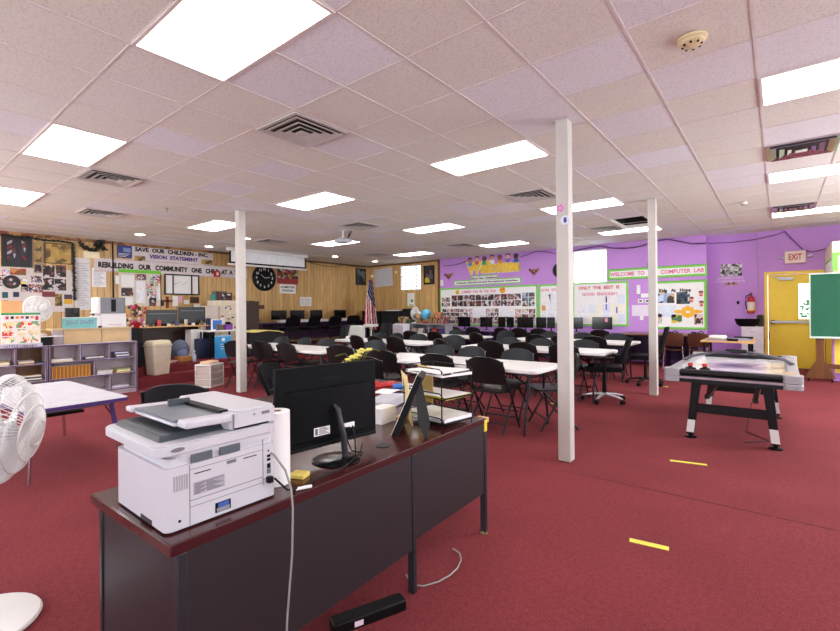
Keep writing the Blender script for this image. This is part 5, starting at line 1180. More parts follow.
# banners
BANP = mat('banner_paper', 'dcd2d4', .7); BEDGE = mat('red_scallop', 'b06a5a', .7)
def banner(label, px, parts, tilt=0., d=.004, wall='A', edge=True, off=.002):
    t, W_, H_ = wallthing('banner', label, 'banner', wall, *px, off=off); P_('paper', t, -W_ / 2, W_ / 2, 0, H_, BANP if edge else PAPER, d)
    if edge:
        m = MB()
        for q in range(int(W_ / .06)): x = -W_ / 2 + .02 + q * .06; m.box(x, x + .03, -d - .002, -d, .004, .018); m.box(x, x + .03, -d - .002, -d, H_ - .018, H_ - .004)
        m.build('scalloped_edge', BEDGE, t)
    for txt, fx0, fx1, fz, fh, mt, bold in parts:
        x0_, x1_ = -W_ / 2 + fx0 * W_, -W_ / 2 + fx1 * W_
        MB().text(txt, (x0_ + x1_) / 2, fz * H_, fh * H_, d, 0, x1_ - x0_, .004, bold).build('lettering', mt, t)
    return t, W_, H_
banner('upper white banner on the panelled wall with black letters and a purple line', (132, 248.6, 213, 264), [('SAVE  OUR  CHILDREN - INC.', .03, .93, .62, .27, BLKT, .05), ('VISION  STATEMENT', .19, .79, .25, .25, PURT, .05)])
banner('longest white banner under the other one, black letters about rebuilding', (94, 262.5, 247, 275), [('REBUILDING   OUR   COMMUNITY   ONE   CHILD  AT  A  TIME', .02, .97, .28, .42, BLKT, .05)], off=.012)
bpl = sheet('small_plaque', 'small brown leaf motif at the right end of the purple line of the upper banner', 'decoration', (201, 260, 212.5, 264.5), COL5, off=.015)
sheet('small_plaque', 'small brown picture at the left end of the purple line of the upper banner', 'decoration', (134, 256, 145, 261), COL5, off=.015)
# green-topped bulletin board
t, W_, H_ = wallthing('bulletin_board', 'bulletin board with a bright green top strip, crowded with photos and papers', 'bulletin board', 'A', 119, 270, 161, 306); P_('board', t, -W_ / 2, W_ / 2, 0, H_, mat('cream_board', 'd9cfc0', .7), .01); P_('green_strip', t, -W_ / 2 - .02, W_ / 2, H_ - .08, H_, mat('bright_green', '6fd02c', .5), .006, .01); P_('side_edge', t, W_ / 2 - .02, W_ / 2, 0, H_ - .08, BLACKP, .014)
for px, mm in (((121, 275, 134, 287), PAPER), ((136, 281, 145, 303), COL4), ((146, 284, 153, 290), COL3), ((150, 275, 160, 286), COL3), ((135, 274, 146, 280), COL1), ((121, 288, 133, 296), COL2), ((147, 291, 156, 299), COL3), ((157, 286, 160.5, 300), COL4), ((149, 298, 156, 306), COL2), ((123, 297, 133, 305), PAPER)): on(t, px, 'pinned_paper', mm, d0=.01)
sheet('paper_notice', 'pair of tilted white cards left of the green-topped bulletin board', 'notice', (115, 275.5, 119, 284), PAPER)
# triple frame
t, W_, H_ = framed('black three-panel frame holding white charts', (164, 274.5, 199, 295), PAPER, fw=.035)
for fx in (-.26, .27): P_('divider', t, fx * W_ - .015, fx * W_ + .015, .03, H_ - .03, BLKF, .024)
m = MB(); [m.box(-.2 + q * .06, -.16 + q * .06, -.0105, -.009, H_ * .5 + .03 * (q % 3), H_ * .5 + .02 + .03 * (q % 3)) for q in range(6)]; m.build('pencil_marks', mat('grey_ink', 'a9a7b4', .7), t)
t, W_, H_ = wallthing('wooden_cross', 'brown wooden cross on the oak wall below the three-panel frame', 'cross', 'A', 162, 296.5, 172, 308); m = MB(); m.box(-.03, .03, -.03, 0, 0, H_); m.box(-W_ / 2, W_ / 2, -.03, 0, H_ * .52, H_ * .7); m.build('cross_body', mat('red_brown_wood', '6a3018', .5), t)
for k, (px, mm, lab) in enumerate((((172.5, 296, 178, 306), PAPER, 'white card with red seal right of the cross'), ((178.5, 296, 182, 303), mat('pink_paper', 'e8a6c8', .7), 'small pink card above the right stage monitor'), ((184, 300, 189, 304), PAPER, 'small white card above the right stage monitor'), ((190, 297, 199, 303), mat('brown_picture', '4a2c1c', .5), 'dark brown picture above the right stage monitor'), ((194, 304, 200, 316), PAPER, 'white page right of the right stage monitor'), ((161, 300, 164, 306), BLKF, 'tiny dark frame left of the cross'))): sheet('wall_card', lab, 'card', px, mm)
# strobe alarm
t, W_, H_ = wallthing('fire_alarm_strobe', 'red fire alarm strobe under the banner', 'alarm', 'A', 213, 271, 219.5, 277); P_('housing', t, -W_ / 2, W_ / 2, 0, H_, RED, .05, 0, .01); P_('lens', t, -.02, .03, H_ * .25, H_ * .75, WHITE, .02, .05, .006)
# clock
t, W_, H_ = wallthing('wall_clock', 'large round black clock with white numerals on the oak wall', 'clock', 'A', 253, 265, 274.5, 291)
R = H_ / 2; M_ = Matrix.Translation((0, 0, R)) @ Matrix.Rotation(PI / 2, 4, 'X')
m = MB(); m.M = M_; m.lathe([(R, 0), (R, .04), (R * .9, .055), (R * .85, .03)], 40); m.build('rim', BLACKP, t, smooth=True); m = MB(); m.M = M_; m.lathe([(.0001, .028), (R * .86, .028), (R * .86, .02)], 36); m.build('dial', mat('slate_dial', '3a3e46', .4, var=.2, scale=12), t)
m = MB()
for q in range(12):
    a = PI / 2 - q * PI / 6; m.text(str(q or 12), R * .68 * math.cos(a), R + R * .68 * math.sin(a) - .04, .08, .03, 0, None, .003, .03)
m.build('numerals', WHITE, t); m = MB(); m.tube([(0, -.036, R), (.17, -.036, R + .02)], .008).tube([(0, -.038, R), (-.12, -.038, R + .1)], .007); m.build('hand', WHITE, t)
# red poster + computer station
t, W_, H_ = wallthing('wall_poster', 'red poster with a row of dark and coloured figures right of the clock', 'poster', 'A', 277, 268.5, 298, 284); P_('sheet', t, -W_ / 2, W_ / 2, 0, H_, mat('dark_red_print', '96282c', .5), .005); P_('figure_band', t, -W_ / 2 + .02, W_ / 2 - .02, H_ * .35, H_ - .01, mcollage('figures_print', ['15131c', '96282c', 'c8c0d0', '22202c', '7aa030', '15131c', 'b03840'], 16), .002, .005)
for s in (-.4, .35): P_('fold_clip', t, s * W_ - .03, s * W_ + .03, H_ - .01, H_ + .03, BLACKP, .01)
t, W_, H_ = wallthing('paper_sign', 'white COMPUTER STATION sign under the red poster', 'sign', 'A', 279.5, 284.5, 295.5, 293.5); P_('sheet', t, -W_ / 2, W_ / 2, 0, H_, PAPER, .004); MB().text('COMPUTER', 0, H_ * .58, H_ * .24, .004, 0, W_ * .86, .003, .03).text('STATION', 0, H_ * .2, H_ * .24, .004, 0, W_ * .7, .003, .03).build('lettering', BLKT, t)
sheet('paper_notice', 'white page on the oak wall above the computers, left of a pair', 'notice', (300, 297, 305.3, 306), PAPER, lines=8, group='pair of pages'); sheet('paper_notice', 'white page on the oak wall above the computers, right of a pair', 'notice', (306, 297, 311.3, 306), PAPER, lines=8, group='pair of pages')
sheet('small_plaque', 'small dark brown plaque on the oak wall below the clock', 'plaque', (258, 305, 264, 309), mat('brown_plaque', '5a3220', .5), d=.02)
framed('dark framed portrait on the oak wall close to the corner', (355.5, 268.5, 365.5, 285), mcollage('dark_portrait', ['2a3038', '3c4650', '1c2026', '6a7a78'], 6), BLKF, .04)
t = MB(); 
for k, (a, b) in enumerate((((240, 302), (250, 302)), ((240, 306), (249, 306)), ((241, 321), (256, 321)))):
    p, q = at(*a, x=XL), at(*b, x=XL); t.box(XL + .001, XL + .25, p.y, q.y, p.z, p.z + .03)
t = t.build('wall_shelf', BLACKP); tag(t, 'set of thin black wall shelves right of the left column', 'shelf')
# garland string along oak wall
pts = [at(*p, x=XL + .03) for p in ((306, 261), (315, 264), (325, 266), (335, 266.5), (345, 265), (352, 266.5), (360, 267), (366, 266.5))]
garland('string_garland', 'thin dark string of lights sagging along the top of the oak wall', pts, .008, DKL, n_leaf=60, leaf=.03, seed=2)

# ------------------------------------------------------------ projection screen hanging from the ceiling
XS = -11.3
t, W_, H_ = wallthing('projection_screen', 'wide white projection screen hanging half rolled from the ceiling right of the left column', 'screen', 'A', 229, 246, 306, 272, kw={'x': XS})
a, b = at(228, 245, x=XS), at(306.5, 252, x=XS); zt = CE - .08; yl, yr = a.y, b.y; t.location = (XS, (yl + yr) / 2, 0); W_ = yr - yl
MB().box(-W_ / 2 - .03, W_ / 2 + .03, -.05, .05, zt - .01, zt + .08).build('roller_case', WHITE, t, bevel=.02)
zb = at(268, 266, x=XS).z
bx('screen_border', -W_ / 2 + .03, W_ / 2 - .03, -.004, .004, zb, zt, BLACKP, t); bx('screen_fabric', -W_ / 2 + .08, W_ / 2 - .08, -.008, -.004, zb + .045, zt, mat('screen_white', 'f2f7ff', .6), t); bx('bottom_bar', -W_ / 2, W_ / 2, -.025, .025, zb - .05, zb, WHITE, t, .008)
for s in (-1, 1): MB().tube([(s * (W_ / 2 - .2), 0, zt + .08), (s * (W_ / 2 - .2), 0, CE)], .006).build('hanger', CHROME, t)
# projector
v = at(343, 232, z=CE - .0); t = thing('projector', 'white projector with black cables hanging under the ceiling', 'projector', (v.x + .9, v.y - .65, 0)); v2 = at(343, 230.5, z=CE); t.location = (v2.x, v2.y, 0)
zc = CE - .26
bx('body', -.15, .15, -.12, .12, zc, zc + .075, mat('projector_grey', 'b9bcc4', .4), t, .015); MB().lathe([(.035, 0), (.04, .03), (.0001, .025)], 16, 0, Matrix.Translation((-.16, 0, zc + .05)) @ Matrix.Rotation(-PI / 2, 4, 'Y')).build('lens', BLACKP, t)
m = MB(); m.tube([(0, 0, zc + .1), (0, 0, CE - .01)], .015); [m.tube([(sx * .09, sy * .08, zc + .075), (0, 0, zc + .14)], .006) for sx in (-1, 1) for sy in (-1, 1)]; m.lathe([(.0001, CE - .02), (.07, CE - .02), (.07, CE - .005)], 16); m.build('mount', WHITE, t)
MB().tube([(.1, .05, zc + .1), (.14, .08, zc + .2), (.1, .12, CE - .02)], .007).tube([(.1, -.02, zc + .08), (.2, .0, zc + .12), (.18, .08, CE - .02)], .007).tube([(.05, .1, zc + .1), (.03, .14, zc + .2), (.06, .1, CE - .02)], .01).build('cable', BLACKP, t, smooth=True)
# ============================================================ CORNER: FLAG, PIANO, TOY SHELF
v = at(371, 331, x=-10.9)
t = thing('flag_on_stand', 'american flag drooping on a wooden pole with an eagle top near the corner', 'flag', (-10.9, v.y + .05, 0), -.9)
MB().lathe([(.15, 0), (.15, .03), (.04, .08), (.03, .12)], 20).build('base', mat('brass', 'b08a40', .3, metal=.8), t, smooth=True); MB().tube([(0, .06, .05), (0, .02, 2.42)], .014, n=8).build('pole', BROWNW, t, smooth=True)
m = MB(); m.ball((0, .02, 2.48), .04, 0, 10).ball((0, .02, 2.55), .025, 0, 8, (.6, .8, 1.4)).box(-.02, .02, -.06, .1, 2.49, 2.53); m.build('eagle_finial', mat('pale_gold', 'd8b890', .4, metal=.4), t)
fm = bpy.data.materials.new('flag_cloth'); fm.use_nodes = True
FR, FW, FBL = mat('flag_red', 'b8102a', .8), mat('flag_white', 'ece6e6', .8), mat('flag_blue', '1f2a5c', .8)
m = MB(); nu, nv = 26, 40
def fp(u, v):   # draped cloth: u across, v down
    w_ = .12 + .4 * v ** .8; z = 2.38 - 1.72 * v + .1 * u * v
    return ((u - .35) * .06 + .07 * math.sin(u * 13 + v * 2) * (.3 + .7 * v), -w_ * .9 * (u - .45) - .02, z)
vs = [fp(i / nu, j / nv) for j in range(nv + 1) for i in range(nu + 1)]; fs = []; ms = []
for j in range(nv):
    for i in range(nu):
        q = j * (nu + 1) + i; u, v_ = i / nu, j / nv
        s_ = int((u * 1.15 + v_ * .28) * 8)
        if v_ < .5 - .32 * (u - .2) and u < .95: mi = 2 if (i * 7 + j * 5) % 9 else 1
        else: mi = s_ % 2
        fs.append((q, q + 1, q + nu + 2, q + nu + 1)); ms.append(mi)
m.v = vs; m.f = fs; m.m = ms
o = m.build('cloth', [FR, FW, FBL], t, smooth=True); sd = o.modifiers.new('thickness', 'SOLIDIFY'); sd.thickness = .004
# upright piano covered dark
t = thing('upright_piano', 'long black draped piano against the back oak wall behind the flag', 'piano', (-10.75, 11.85, 0))
DC = mat('black_drape', '111117', .85, var=.3, scale=6)
def drape(u, v): return (-1.12 + 2.24 * u, -.32 - .018 * math.sin(u * 60) - .02 * (1 - v), .02 + 1.28 * v), (0, 1, 0)
bx('body', -1.1, 1.1, -.28, .3, 0, 1.28, DC, t, .02); MB().sheet(drape, 120, 4, .01).build('drape', DC, t, smooth=True); bx('lid', -1.14, 1.14, -.35, .32, 1.28, 1.31, BLACKP, t, .01)
simple_box('sheet_music', 'small pile of white papers on top of the black piano', 'papers', (-10.6, 11.8, 1.31), .5, .2, .04, 0, PAPER)
simple_box('fabric_heap', 'dark bag on the right end of the black piano', 'bag', (-9.9, 11.8, 1.31), .35, .3, .08, .2, mat('dark_cloth', '17171c', .8), .03)
# toy shelf with globe
t = thing('toy_shelf', 'low grey two-level shelf with a globe and toys left of the purple wall', 'shelf', (-8.5, 10.85, 0)); 
GL = mat('grey_laminate', '9c9ca6', .5)
bx('top_panel', -.95, .95, -.2, .2, .9, .93, GL, t, .004); bx('back_panel', -.93, .93, .18, .2, 0, .9, GL, t)
for x in (-.94, -.35, .3, .92): bx('side_panel', x, x + .02, -.19, .18, 0, .9, GL, t)
for z in (.3, .6): bx('shelf', -.92, .92, -.19, .18, z, z + .02, GL, t)
bx('white_end', -1.0, -.96, -.2, .2, .0, .93, WHITE, t)
random.seed(31)
for k in range(7):
    o = simple_box('toy_bin', 'small toy bin in the grey toy shelf, %s from the left' % ORD[k], 'bin', (-9.3 + k * .26, 10.8, .62), .18, .2, .16, 0, mat('toy_' + str(k % 5), ['b03a3a', '4a3a7a', 'c8b0a0', 'e0dcd8', '3a3a44'][k % 5], .5), .01, 'bins in the toy shelf')
p = at(426, 316, y=10.85)
t = thing('globe', 'blue globe on a red base on the toy shelf', 'globe', (p.x, 10.85, .93))
MB().ball((0, 0, .27), .165, 0, 24).build('sphere', mcollage('globe_map', ['4fb4e0', '5cbbe6', '4fb4e0', '8fc48a', '4aaede', '54b8e4'], 8), t, smooth=True)
MB().tube([(.0, 0, .45), (.12, 0, .42), (.18, 0, .3), (.17, 0, .17), (.1, 0, .08), (0, 0, .04)], .01, n=6).build('meridian_arm', CHROME, t, smooth=True); MB().lathe([(.12, 0), (.1, .03), (.0001, .05)], 20).build('base', RED, t, smooth=True)
p = at(415.5, 317, y=10.9)
fan((p.x, 10.9, .93), -PI / 2 - .4, 0, .21, .3, 'white round desk fan left of the globe', False, 32)
for k, (px_, w_, h_, cc, nm, lab) in enumerate(((403, .3, .2, 'c8a878', 'cardboard_box', 'tan cardboard box at the left end of the toy shelf'), (408, .2, .12, '2e6a4c', 'toy_box', 'dark green box beside the tan one on the toy shelf'), (419, .16, .3, 'd9a070', 'toy_box', 'peach box between the white fan and the globe'), (433, .2, .26, 'a8803c', 'basket', 'brown basket right of the globe'), (438, .2, .34, 'e08a5a', 'toy_box', 'orange toy box right of the brown basket'), (444, .2, .2, 'b0445a', 'toy_box', 'dark pink toy box at the right end of the toy shelf'))):
    p = at(px_, 322, y=10.75); simple_box(nm, lab, 'box', (p.x, 10.78, .93), w_, .2, h_, .15 * (k % 3 - 1), mcollage('toy_print_%d' % k, [cc, '9a8468', cc, '6a5040', '4a302c'], 16), .01)
# white podium/box in front of the flag and one at the right
p0, p1 = at(348, 327, y=8.6), at(361.5, 327, y=8.6)
t = thing('white_podium', 'white sloped box on the floor left of the flag', 'podium', ((p0.x + p1.x) / 2, 8.6, 0)); w_ = p1.x - p0.x
m = MB(); m.add([(-w_ / 2, -.02, 0), (w_ / 2, -.02, 0), (w_ / 2, .14, 0), (-w_ / 2, .14, 0), (-w_ / 2, -.02, .9), (w_ / 2, -.02, .9), (w_ / 2, .14, .93), (-w_ / 2, .14, .93)], [(3, 2, 1, 0), (4, 5, 6, 7), (0, 1, 5, 4), (1, 2, 6, 5), (2, 3, 7, 6), (3, 0, 4, 7)]); m.build('body', mat('pale_green_white', 'dfe8e2', .5), t, bevel=.01); bx('lower_shelf', -w_ / 2 + .02, w_ / 2 - .02, -.04, -.02, .3, .6, mat('soft_grey', 'b8bcbc', .5), t)
p0, p1 = at(391.5, 326, y=9.9), at(402, 326, y=9.9); simple_box('white_box', 'white box standing in front of the piano, left of the toy shelf', 'box', ((p0.x + p1.x) / 2, 10.1, 0), p1.x - p0.x, .3, .93, 0, mat('cool_white', 'e8e8f4', .5), .01)
p = at(371, 331, y=9.6); t = thing('round_stand', 'white round-topped stand below the flag', 'stand', (p.x, 9.6, 0)); MB().lathe([(.2, 0), (.2, .02), (.03, .04), (.03, .85), (.22, .86), (.22, .93), (.0001, .93)], 24).build('pedestal', WHITE, t, smooth=True)
p = at(341, 339, z=.715); t = simple_box('crumpled_cloth', 'crumpled white paper heap on the left end of the second-row left table', 'paper', (-7.35, 6.85, .715), .28, .22, .07, .3, PAPER, .03)
t = simple_box('paper_sheet', 'white papers lying on the left end of the second-row right table', 'paper', (-4.1, 6.8, .715), .3, .22, .008, .1, PAPER)
t = simple_box('paper_sheet', 'white papers lying on the right end of the third-row right table', 'paper', (-2.5, 8.95, .715), .4, .25, .012, .1, PAPER)
# ------------------------------------------------------------ back wall, oak part
t, W_, H_ = sheet('banner_sheet', 'white sheet of paper tacked slightly askew on the back oak wall', 'poster', (375, 268.5, 393, 286.5), mat('cool_paper', 'cfcfd6', .7), 'B'); t.rotation_euler = (0, math.radians(-3), 0)
kids, W_, H_ = framed('black-framed portrait of two people in yellow, right of the barred window', (424, 265.5, 434.5, 284.5), mat('dark_backdrop', '2c2a30', .5), BLKF, .05, 'B')
m = MB()
for x, z, c in ((-.08, .2, 0), (.07, .32, 1)): m.ball((x, -.012, z + .12), .06, 2 + 0, 10, (.9, .12, 1)); m.prism([(x - .13, z - .13), (x + .13, z - .13), (x + .07, z + .05), (x - .07, z + .05)], -.014, -.01, c, 'y')
m.build('portrait_figure', [mat('yellow_shirt', 'd8c838', .6), mat('grey_shirt', '505a64', .6), mat('skin_print', '8a5648', .6)], kids)
t, W_, H_ = sheet('wall_poster', 'small white poster with a green leaf shape under the barred window', 'poster', (407.5, 293, 414.5, 306), PAPER, 'B'); m = MB(); m.ball((.05, -.006, H_ * .4), .06, 0, 10, (1, .1, 1)).box(-W_ * .25, W_ * .3, -.007, -.004, .02, .05); m.build('green_print', mat('leaf_green', '3fae4a', .5), t)
sheet('wall_card', 'small white card high on the back oak wall left of the barred window', 'card', (395, 271, 397, 273.5), PAPER, 'B')
t, W_, H_ = sheet('wall_switch', 'small white box at the left edge of the purple wall', 'thermostat', (441, 280, 443.5, 286), WHITE, 'B', d=.04)
# ------------------------------------------------------------ purple wall boards
def board(label, px, border=.05, wall='B', col=PAPER, name='bulletin_board', cat='bulletin board', dots=False):
    t, W_, H_ = wallthing(name, label, cat, wall, *px); P_('backing', t, -W_ / 2, W_ / 2, 0, H_, col, .006)
    m = MB(); b = border
    for q in ((-W_ / 2, W_ / 2, 0, b), (-W_ / 2, W_ / 2, H_ - b, H_), (-W_ / 2, -W_ / 2 + b, b, H_ - b), (W_ / 2 - b, W_ / 2, b, H_ - b)): m.box(q[0], q[1], -.012, -.006, q[2], q[3])
    m.build('green_border', GREEN, t)
    if dots:
        m = MB()
        for q in range(int(W_ / .06)):
            for z in (.0, H_ - .018): m.box(-W_ / 2 + .02 + q * .06, -W_ / 2 + .045 + q * .06, -.0135, -.012, z, z + .018)
        for q in range(int(H_ / .06)):
            for x in (-W_ / 2, W_ / 2 - .018): m.box(x, x + .018, -.0135, -.012, .02 + q * .06, .045 + q * .06)
        m.build('black_dots', BLKT, t)
    return t, W_, H_
t, W_, H_ = board('large photo board with a lime border titled summer fun, left on the purple wall', (440, 286.5, 538, 326))
z0 = .15
MB().text('SUMMER  FUN  IN  THE  SUN', -.25, H_ - .19, .09, .006, 0, 1.25, .002, .02).build('lettering', PINKT, t)
m = MB(); m.ball((-1.03, -.01, H_ - .14), .085, 0, 14, (1, .1, 1)); m.box(-1.07, -1.045, -.022, -.018, H_ - .13, H_ - .11, 1); m.box(-1.015, -.99, -.022, -.018, H_ - .13, H_ - .11, 1); m.box(-1.07, -.99, -.022, -.018, H_ - .18, H_ - .165, 1); m.build('smiling_sun', [GOLD, BLKT], t)
m = MB(); m.lathe([(.0001, .01), (.1, .01), (.1, 0)], 10, 0, Matrix.Translation((.62, -.006, H_ - .13)) @ Matrix.Rotation(PI / 2, 4, 'X')); m.box(.57, .6, -.02, -.016, H_ - .12, H_ - .09, 1); m.box(.64, .67, -.02, -.016, H_ - .12, H_ - .09, 1); m.build('smiling_sun', [mat('orange_sun', 'f0a830', .5), BLKT], t)
random.seed(17)
def photos(t, W_, x0, x1, z0, z1, nx, nz, mm, gap=.008):
    for i in range(nx):
        for j in range(nz):
            a = x0 + (x1 - x0) * i / nx; b = x0 + (x1 - x0) * (i + 1) / nx; c = z0 + (z1 - z0) * j / nz; d = z0 + (z1 - z0) * (j + 1) / nz
            P_('photo', t, a + gap, b - gap, c + gap, d - gap, random.choice(mm), .002, .006 + .001 * random.random())
COL1b = mcollage('group_photo_print_b', ['e6e0e2', '6b3a34', 'b88a78', '1c1a20', '8a2c38', 'd8d4da', '3a4a62'], 17); COLB = mcollage('beach_photo_print', ['4f8aa8', '9ac4d4', '2c4a5c', 'd4c8c0', '6a4a40'], 14)
hw = W_ / 2
photos(t, W_, -hw + .07, -hw + .42, H_ - .62, H_ - .3, 2, 2, [COL1, COL1b]); photos(t, W_, -hw + .48, hw - .52, H_ - .62, H_ - .24, 11, 2, [COL1, COL1b, COL2]); photos(t, W_, hw - .5, hw - .09, H_ - .64, H_ - .22, 2, 3, [COLB])
photos(t, W_, -hw + .1, -.45, .06, H_ - .68, 7, 4, [COL1, COL1b, COL2, COL3]); photos(t, W_, .02, .48, .06, H_ - .68, 3, 4, [COL1, COL1b, COL3]); photos(t, W_, -.45, .02, .06, .26, 3, 1, [COL1]); photos(t, W_, .48, 1.0, .06, .3, 3, 1, [COL1b]); photos(t, W_, 1.02, hw - .07, .06, H_ - .7, 3, 3, [COL1, COL3])
P_('framed_page', t, -.42, -.0, .3, H_ - .72, COL4, .004, .006); P_('framed_page', t, .52, .98, .32, H_ - .72, COL4, .004, .006)
# organisation banner lines
def strip(label, px, txt, col, hfr=.45, back=GREEN, wfr=.94, m_in=.03, lettm=None):
    t, W_, H_ = wallthing('banner', label, 'banner', 'B', *px); P_('backing', t, -W_ / 2, W_ / 2, 0, H_, back, .005); P_('paper', t, -W_ / 2 + m_in, W_ / 2 - m_in, m_in, H_ - m_in, PAPER, .002, .005)
    MB().text(txt, 0, H_ * (.5 - hfr / 2), H_ * hfr, .007, 0, W_ * wfr, .003, .03).build('lettering', col, t); return t, W_, H_
strip('short upper line of the organisation name on the purple wall under the cartoon letters', (471, 275.2, 498, 280.6), 'Save Our Children', BLKT, .42)
strip('long green-edged lower line of the organisation name on the purple wall', (454, 279, 521, 284.5), 'Cultural, Educational and Recreational Activities', BLKT, .4, wfr=.92)
# welcome cartoon letters
t, W_, H_ = wallthing('welcome_sign', 'big yellow cartoon WELCOME letters with children peeking over them on the purple wall', 'sign', 'B', 466, 255, 521, 273)
MB().text('Welcome', 0, .0, H_ * .72, .012, 0, W_ * .96, .012, .06).build('lettering', GOLD, t)
MB().text('Welcome', 0, -.015, H_ * .76, .002, 0, W_ * .99, .008, .1).build('letter_outline', mat('cream_outline', 'f6efc8', .6), t)
random.seed(2)
sk = ['c98a5c', 'f0c8a0', '7a4a30', 'e0a878', 'a86a44', 'f0c8a0', '5c3826']; sh = ['4a9ad0', 'e05a6a', '5ab05a', 'f0f0f0', 'e89a3a', '8a6ad0', '3a6ab0']
for k in range(7):
    x = -W_ * .42 + k * W_ * .14; z = H_ * .8 + .03 * (k % 2); m = MB()
    m.ball((x, -.02, z), .075, 0, 12, (1, .25, 1)); m.ball((x, -.018, z + .03), .083, 1, 12, (1, .2, .75)); m.ball((x, -.014, z - .12), .09, 2, 10, (1, .2, .8)); m.box(x - .03, x - .015, -.045, -.035, z - .01, z + .01, 3); m.box(x + .015, x + .03, -.045, -.035, z - .01, z + .01, 3)
    m.build('child_figure', [mat('skin%d' % k, sk[k], .6), mat('hair%d' % (k % 3), ['1c1614', '3a2418', '2a1a3a'][k % 3], .6), mat('shirt%d' % k, sh[k], .6), BLKT], t)
# butterfly/mask ornaments
ORN = mcollage('painted_mask', ['5a2c34', 'a86a3c', '3a3a2c', 'c8904a', '7a2c4a'], 25)
for px, lab in (((444.5, 273, 453, 279.5), 'small painted winged ornament on the purple wall, left of the name banner'), ((529, 268, 539.5, 275.5), 'small painted winged ornament on the purple wall, right of the welcome letters')):
    t, W_, H_ = wallthing('wall_ornament', lab, 'ornament', 'B', *px, group='winged ornaments'); m = MB(); m.prism([(0, 0), (.1, .1), (W_ / 2, H_ * .7), (W_ / 2 - .02, H_), (.05, H_ * .75), (0, H_ * .9), (-.05, H_ * .75), (-W_ / 2 + .02, H_), (-W_ / 2, H_ * .7), (-.1, .1)], -.025, 0, 0, 'y'); m.build('ornament_body', ORN, t)
p = at(562, 270, y=YB); t = thing('wall_speaker_disc', 'black round object on the purple wall mostly hidden behind the near column', 'clock', (p.x - .05, YB - .002, p.z - .2)); MB().lathe([(.0001, .04), (.2, .04), (.22, 0)], 28, 0, Matrix.Translation((0, 0, .2)) @ Matrix.Rotation(PI / 2, 4, 'X')).build('round_body', BLACKP, t, smooth=True); t.name = 'round_clock'
# star board + best board
t, W_, H_ = board('white chart board with a lime border, mostly hidden behind the near column', (539, 284, 572, 325))
MB().text('STAR  STUDENTS', 0, H_ - .2, .075, .006, 0, W_ * .84, .002, .03).build('lettering', PINKT, t)
for q in range(12): P_('chart_page', t, -W_ / 2 + .07 + (q % 4) * (W_ - .14) / 4, -W_ / 2 + .055 + (q % 4 + 1) * (W_ - .14) / 4, .12 + (q // 4) * .28, .37 + (q // 4) * .28, random.choice([COL4, PAPER, COL4]), .002, .006)
m = MB(); m.add([(-W_ / 2 + .1, -.01, H_ - .35), (-W_ / 2 + .35, -.01, H_ - .28), (-W_ / 2 + .35, -.01, H_ - .55), (-W_ / 2 + .3, -.01, H_ - .3)], [(0, 1, 3), (1, 2, 3)]); m.build('black_streamer', BLKT, t); P_('orange_star', t, -W_ / 2 + .09, -W_ / 2 + .2, H_ - .75, H_ - .6, mat('orange_card', 'e8a050', .5), .002, .009)
t, W_, H_ = board('lime-bordered chart board with red ONLY THE BEST letters, right of the near column', (572.6, 282, 628.5, 326))
MB().text('ONLY  THE  BEST  IS', -.02, H_ - .19, .085, .006, 0, 1.05, .002, .03).build('lettering', REDT, t); MB().text('GOOD  ENOUGH !', .0, H_ - .36, .085, .006, 0, .9, .002, .03).build('lettering', PINKT, t)
for q in range(21): P_('chart_page', t, -W_ / 2 + .07 + (q % 7) * (W_ - .14) / 7, -W_ / 2 + .055 + (q % 7 + 1) * (W_ - .14) / 7, .1 + (q // 7) * .25, .32 + (q // 7) * .25, random.choice([COL4, PAPER, mat('pale_blue_page', 'dfe8f6', .6), mat('pale_cream_page', 'f4f0e0', .6)]), .002, .006)
for x, z, c in ((.16, .62, 'ruler_navy'), (.16, .42, 'ruler_violet'), (.42, .34, 'ruler_violet')): P_('bookmark_strip', t, x, x + .035, z, z + .16, mat(c, '2c2c6a' if 'navy' in c else '7a6ac8', .5), .003, .009)
# computer lab sign + kids board
t, W_, H_ = wallthing('banner', 'white WELCOME TO THE COMPUTER LAB sign with pink letters and lime border', 'banner', 'B', 608, 266.5, 707, 278)
zz = t.location.z; P_('backing', t, -W_ / 2, W_ / 2, 0, H_, GREEN, .005); P_('paper', t, -W_ / 2 + .05, W_ / 2 - .04, .06, H_ - .06, PAPER, .002, .005); MB().text('WELCOME  TO  THE  COMPUTER  LAB', 0, H_ * .32, H_ * .36, .007, 0, W_ * .95, .004, .03).build('lettering', PINKT, t)
m = MB(); [m.box(-W_ / 2 + .02 + q * .06, -W_ / 2 + .045 + q * .06, -.0065, -.005, z, z + .015) for q in range(int(W_ / .06)) for z in (0, H_ - .015)]; m.build('black_dots', BLKT, t)
t, W_, H_ = board('white Kids At Hope board with a dotted lime border near the corner', (649, 280.5, 707.3, 329.5), .06, dots=True)
X0 = -W_ / 2
tx = MB(); tx.text('Kids   At   Hope', (at(659, 289, y=YB).x + at(691, 288, y=YB).x) / 2 - t.location.x, H_ - .3, .11, .006, 0, at(691, 288, y=YB).x - at(659, 289, y=YB).x, .003, .05).build('lettering', BLKT, t)
def K(nm, px, mm, d=.003): return on(t, px, nm, mm, 'B')
K('picture', (658, 292, 667, 303), mcollage('blue_people', ['a9c4ea', 'c8d8f0', '2c3038', '8aaede', 'e8c890'], 10)); K('picture', (667, 293, 674.5, 303), mcollage('blue_people2', ['bcd0ee', '3c3430', 'a8c8ea', 'e0b878'], 9)); K('picture', (676.5, 292, 690, 304), mcollage('crowd_print', ['2a3a4a', '5a6a7c', '14181e', 'c8d0d8', '3a4a5c'], 16)); K('blue_page', (658, 305, 676, 317), mat('pale_blue_page', 'dfe8f6', .6))
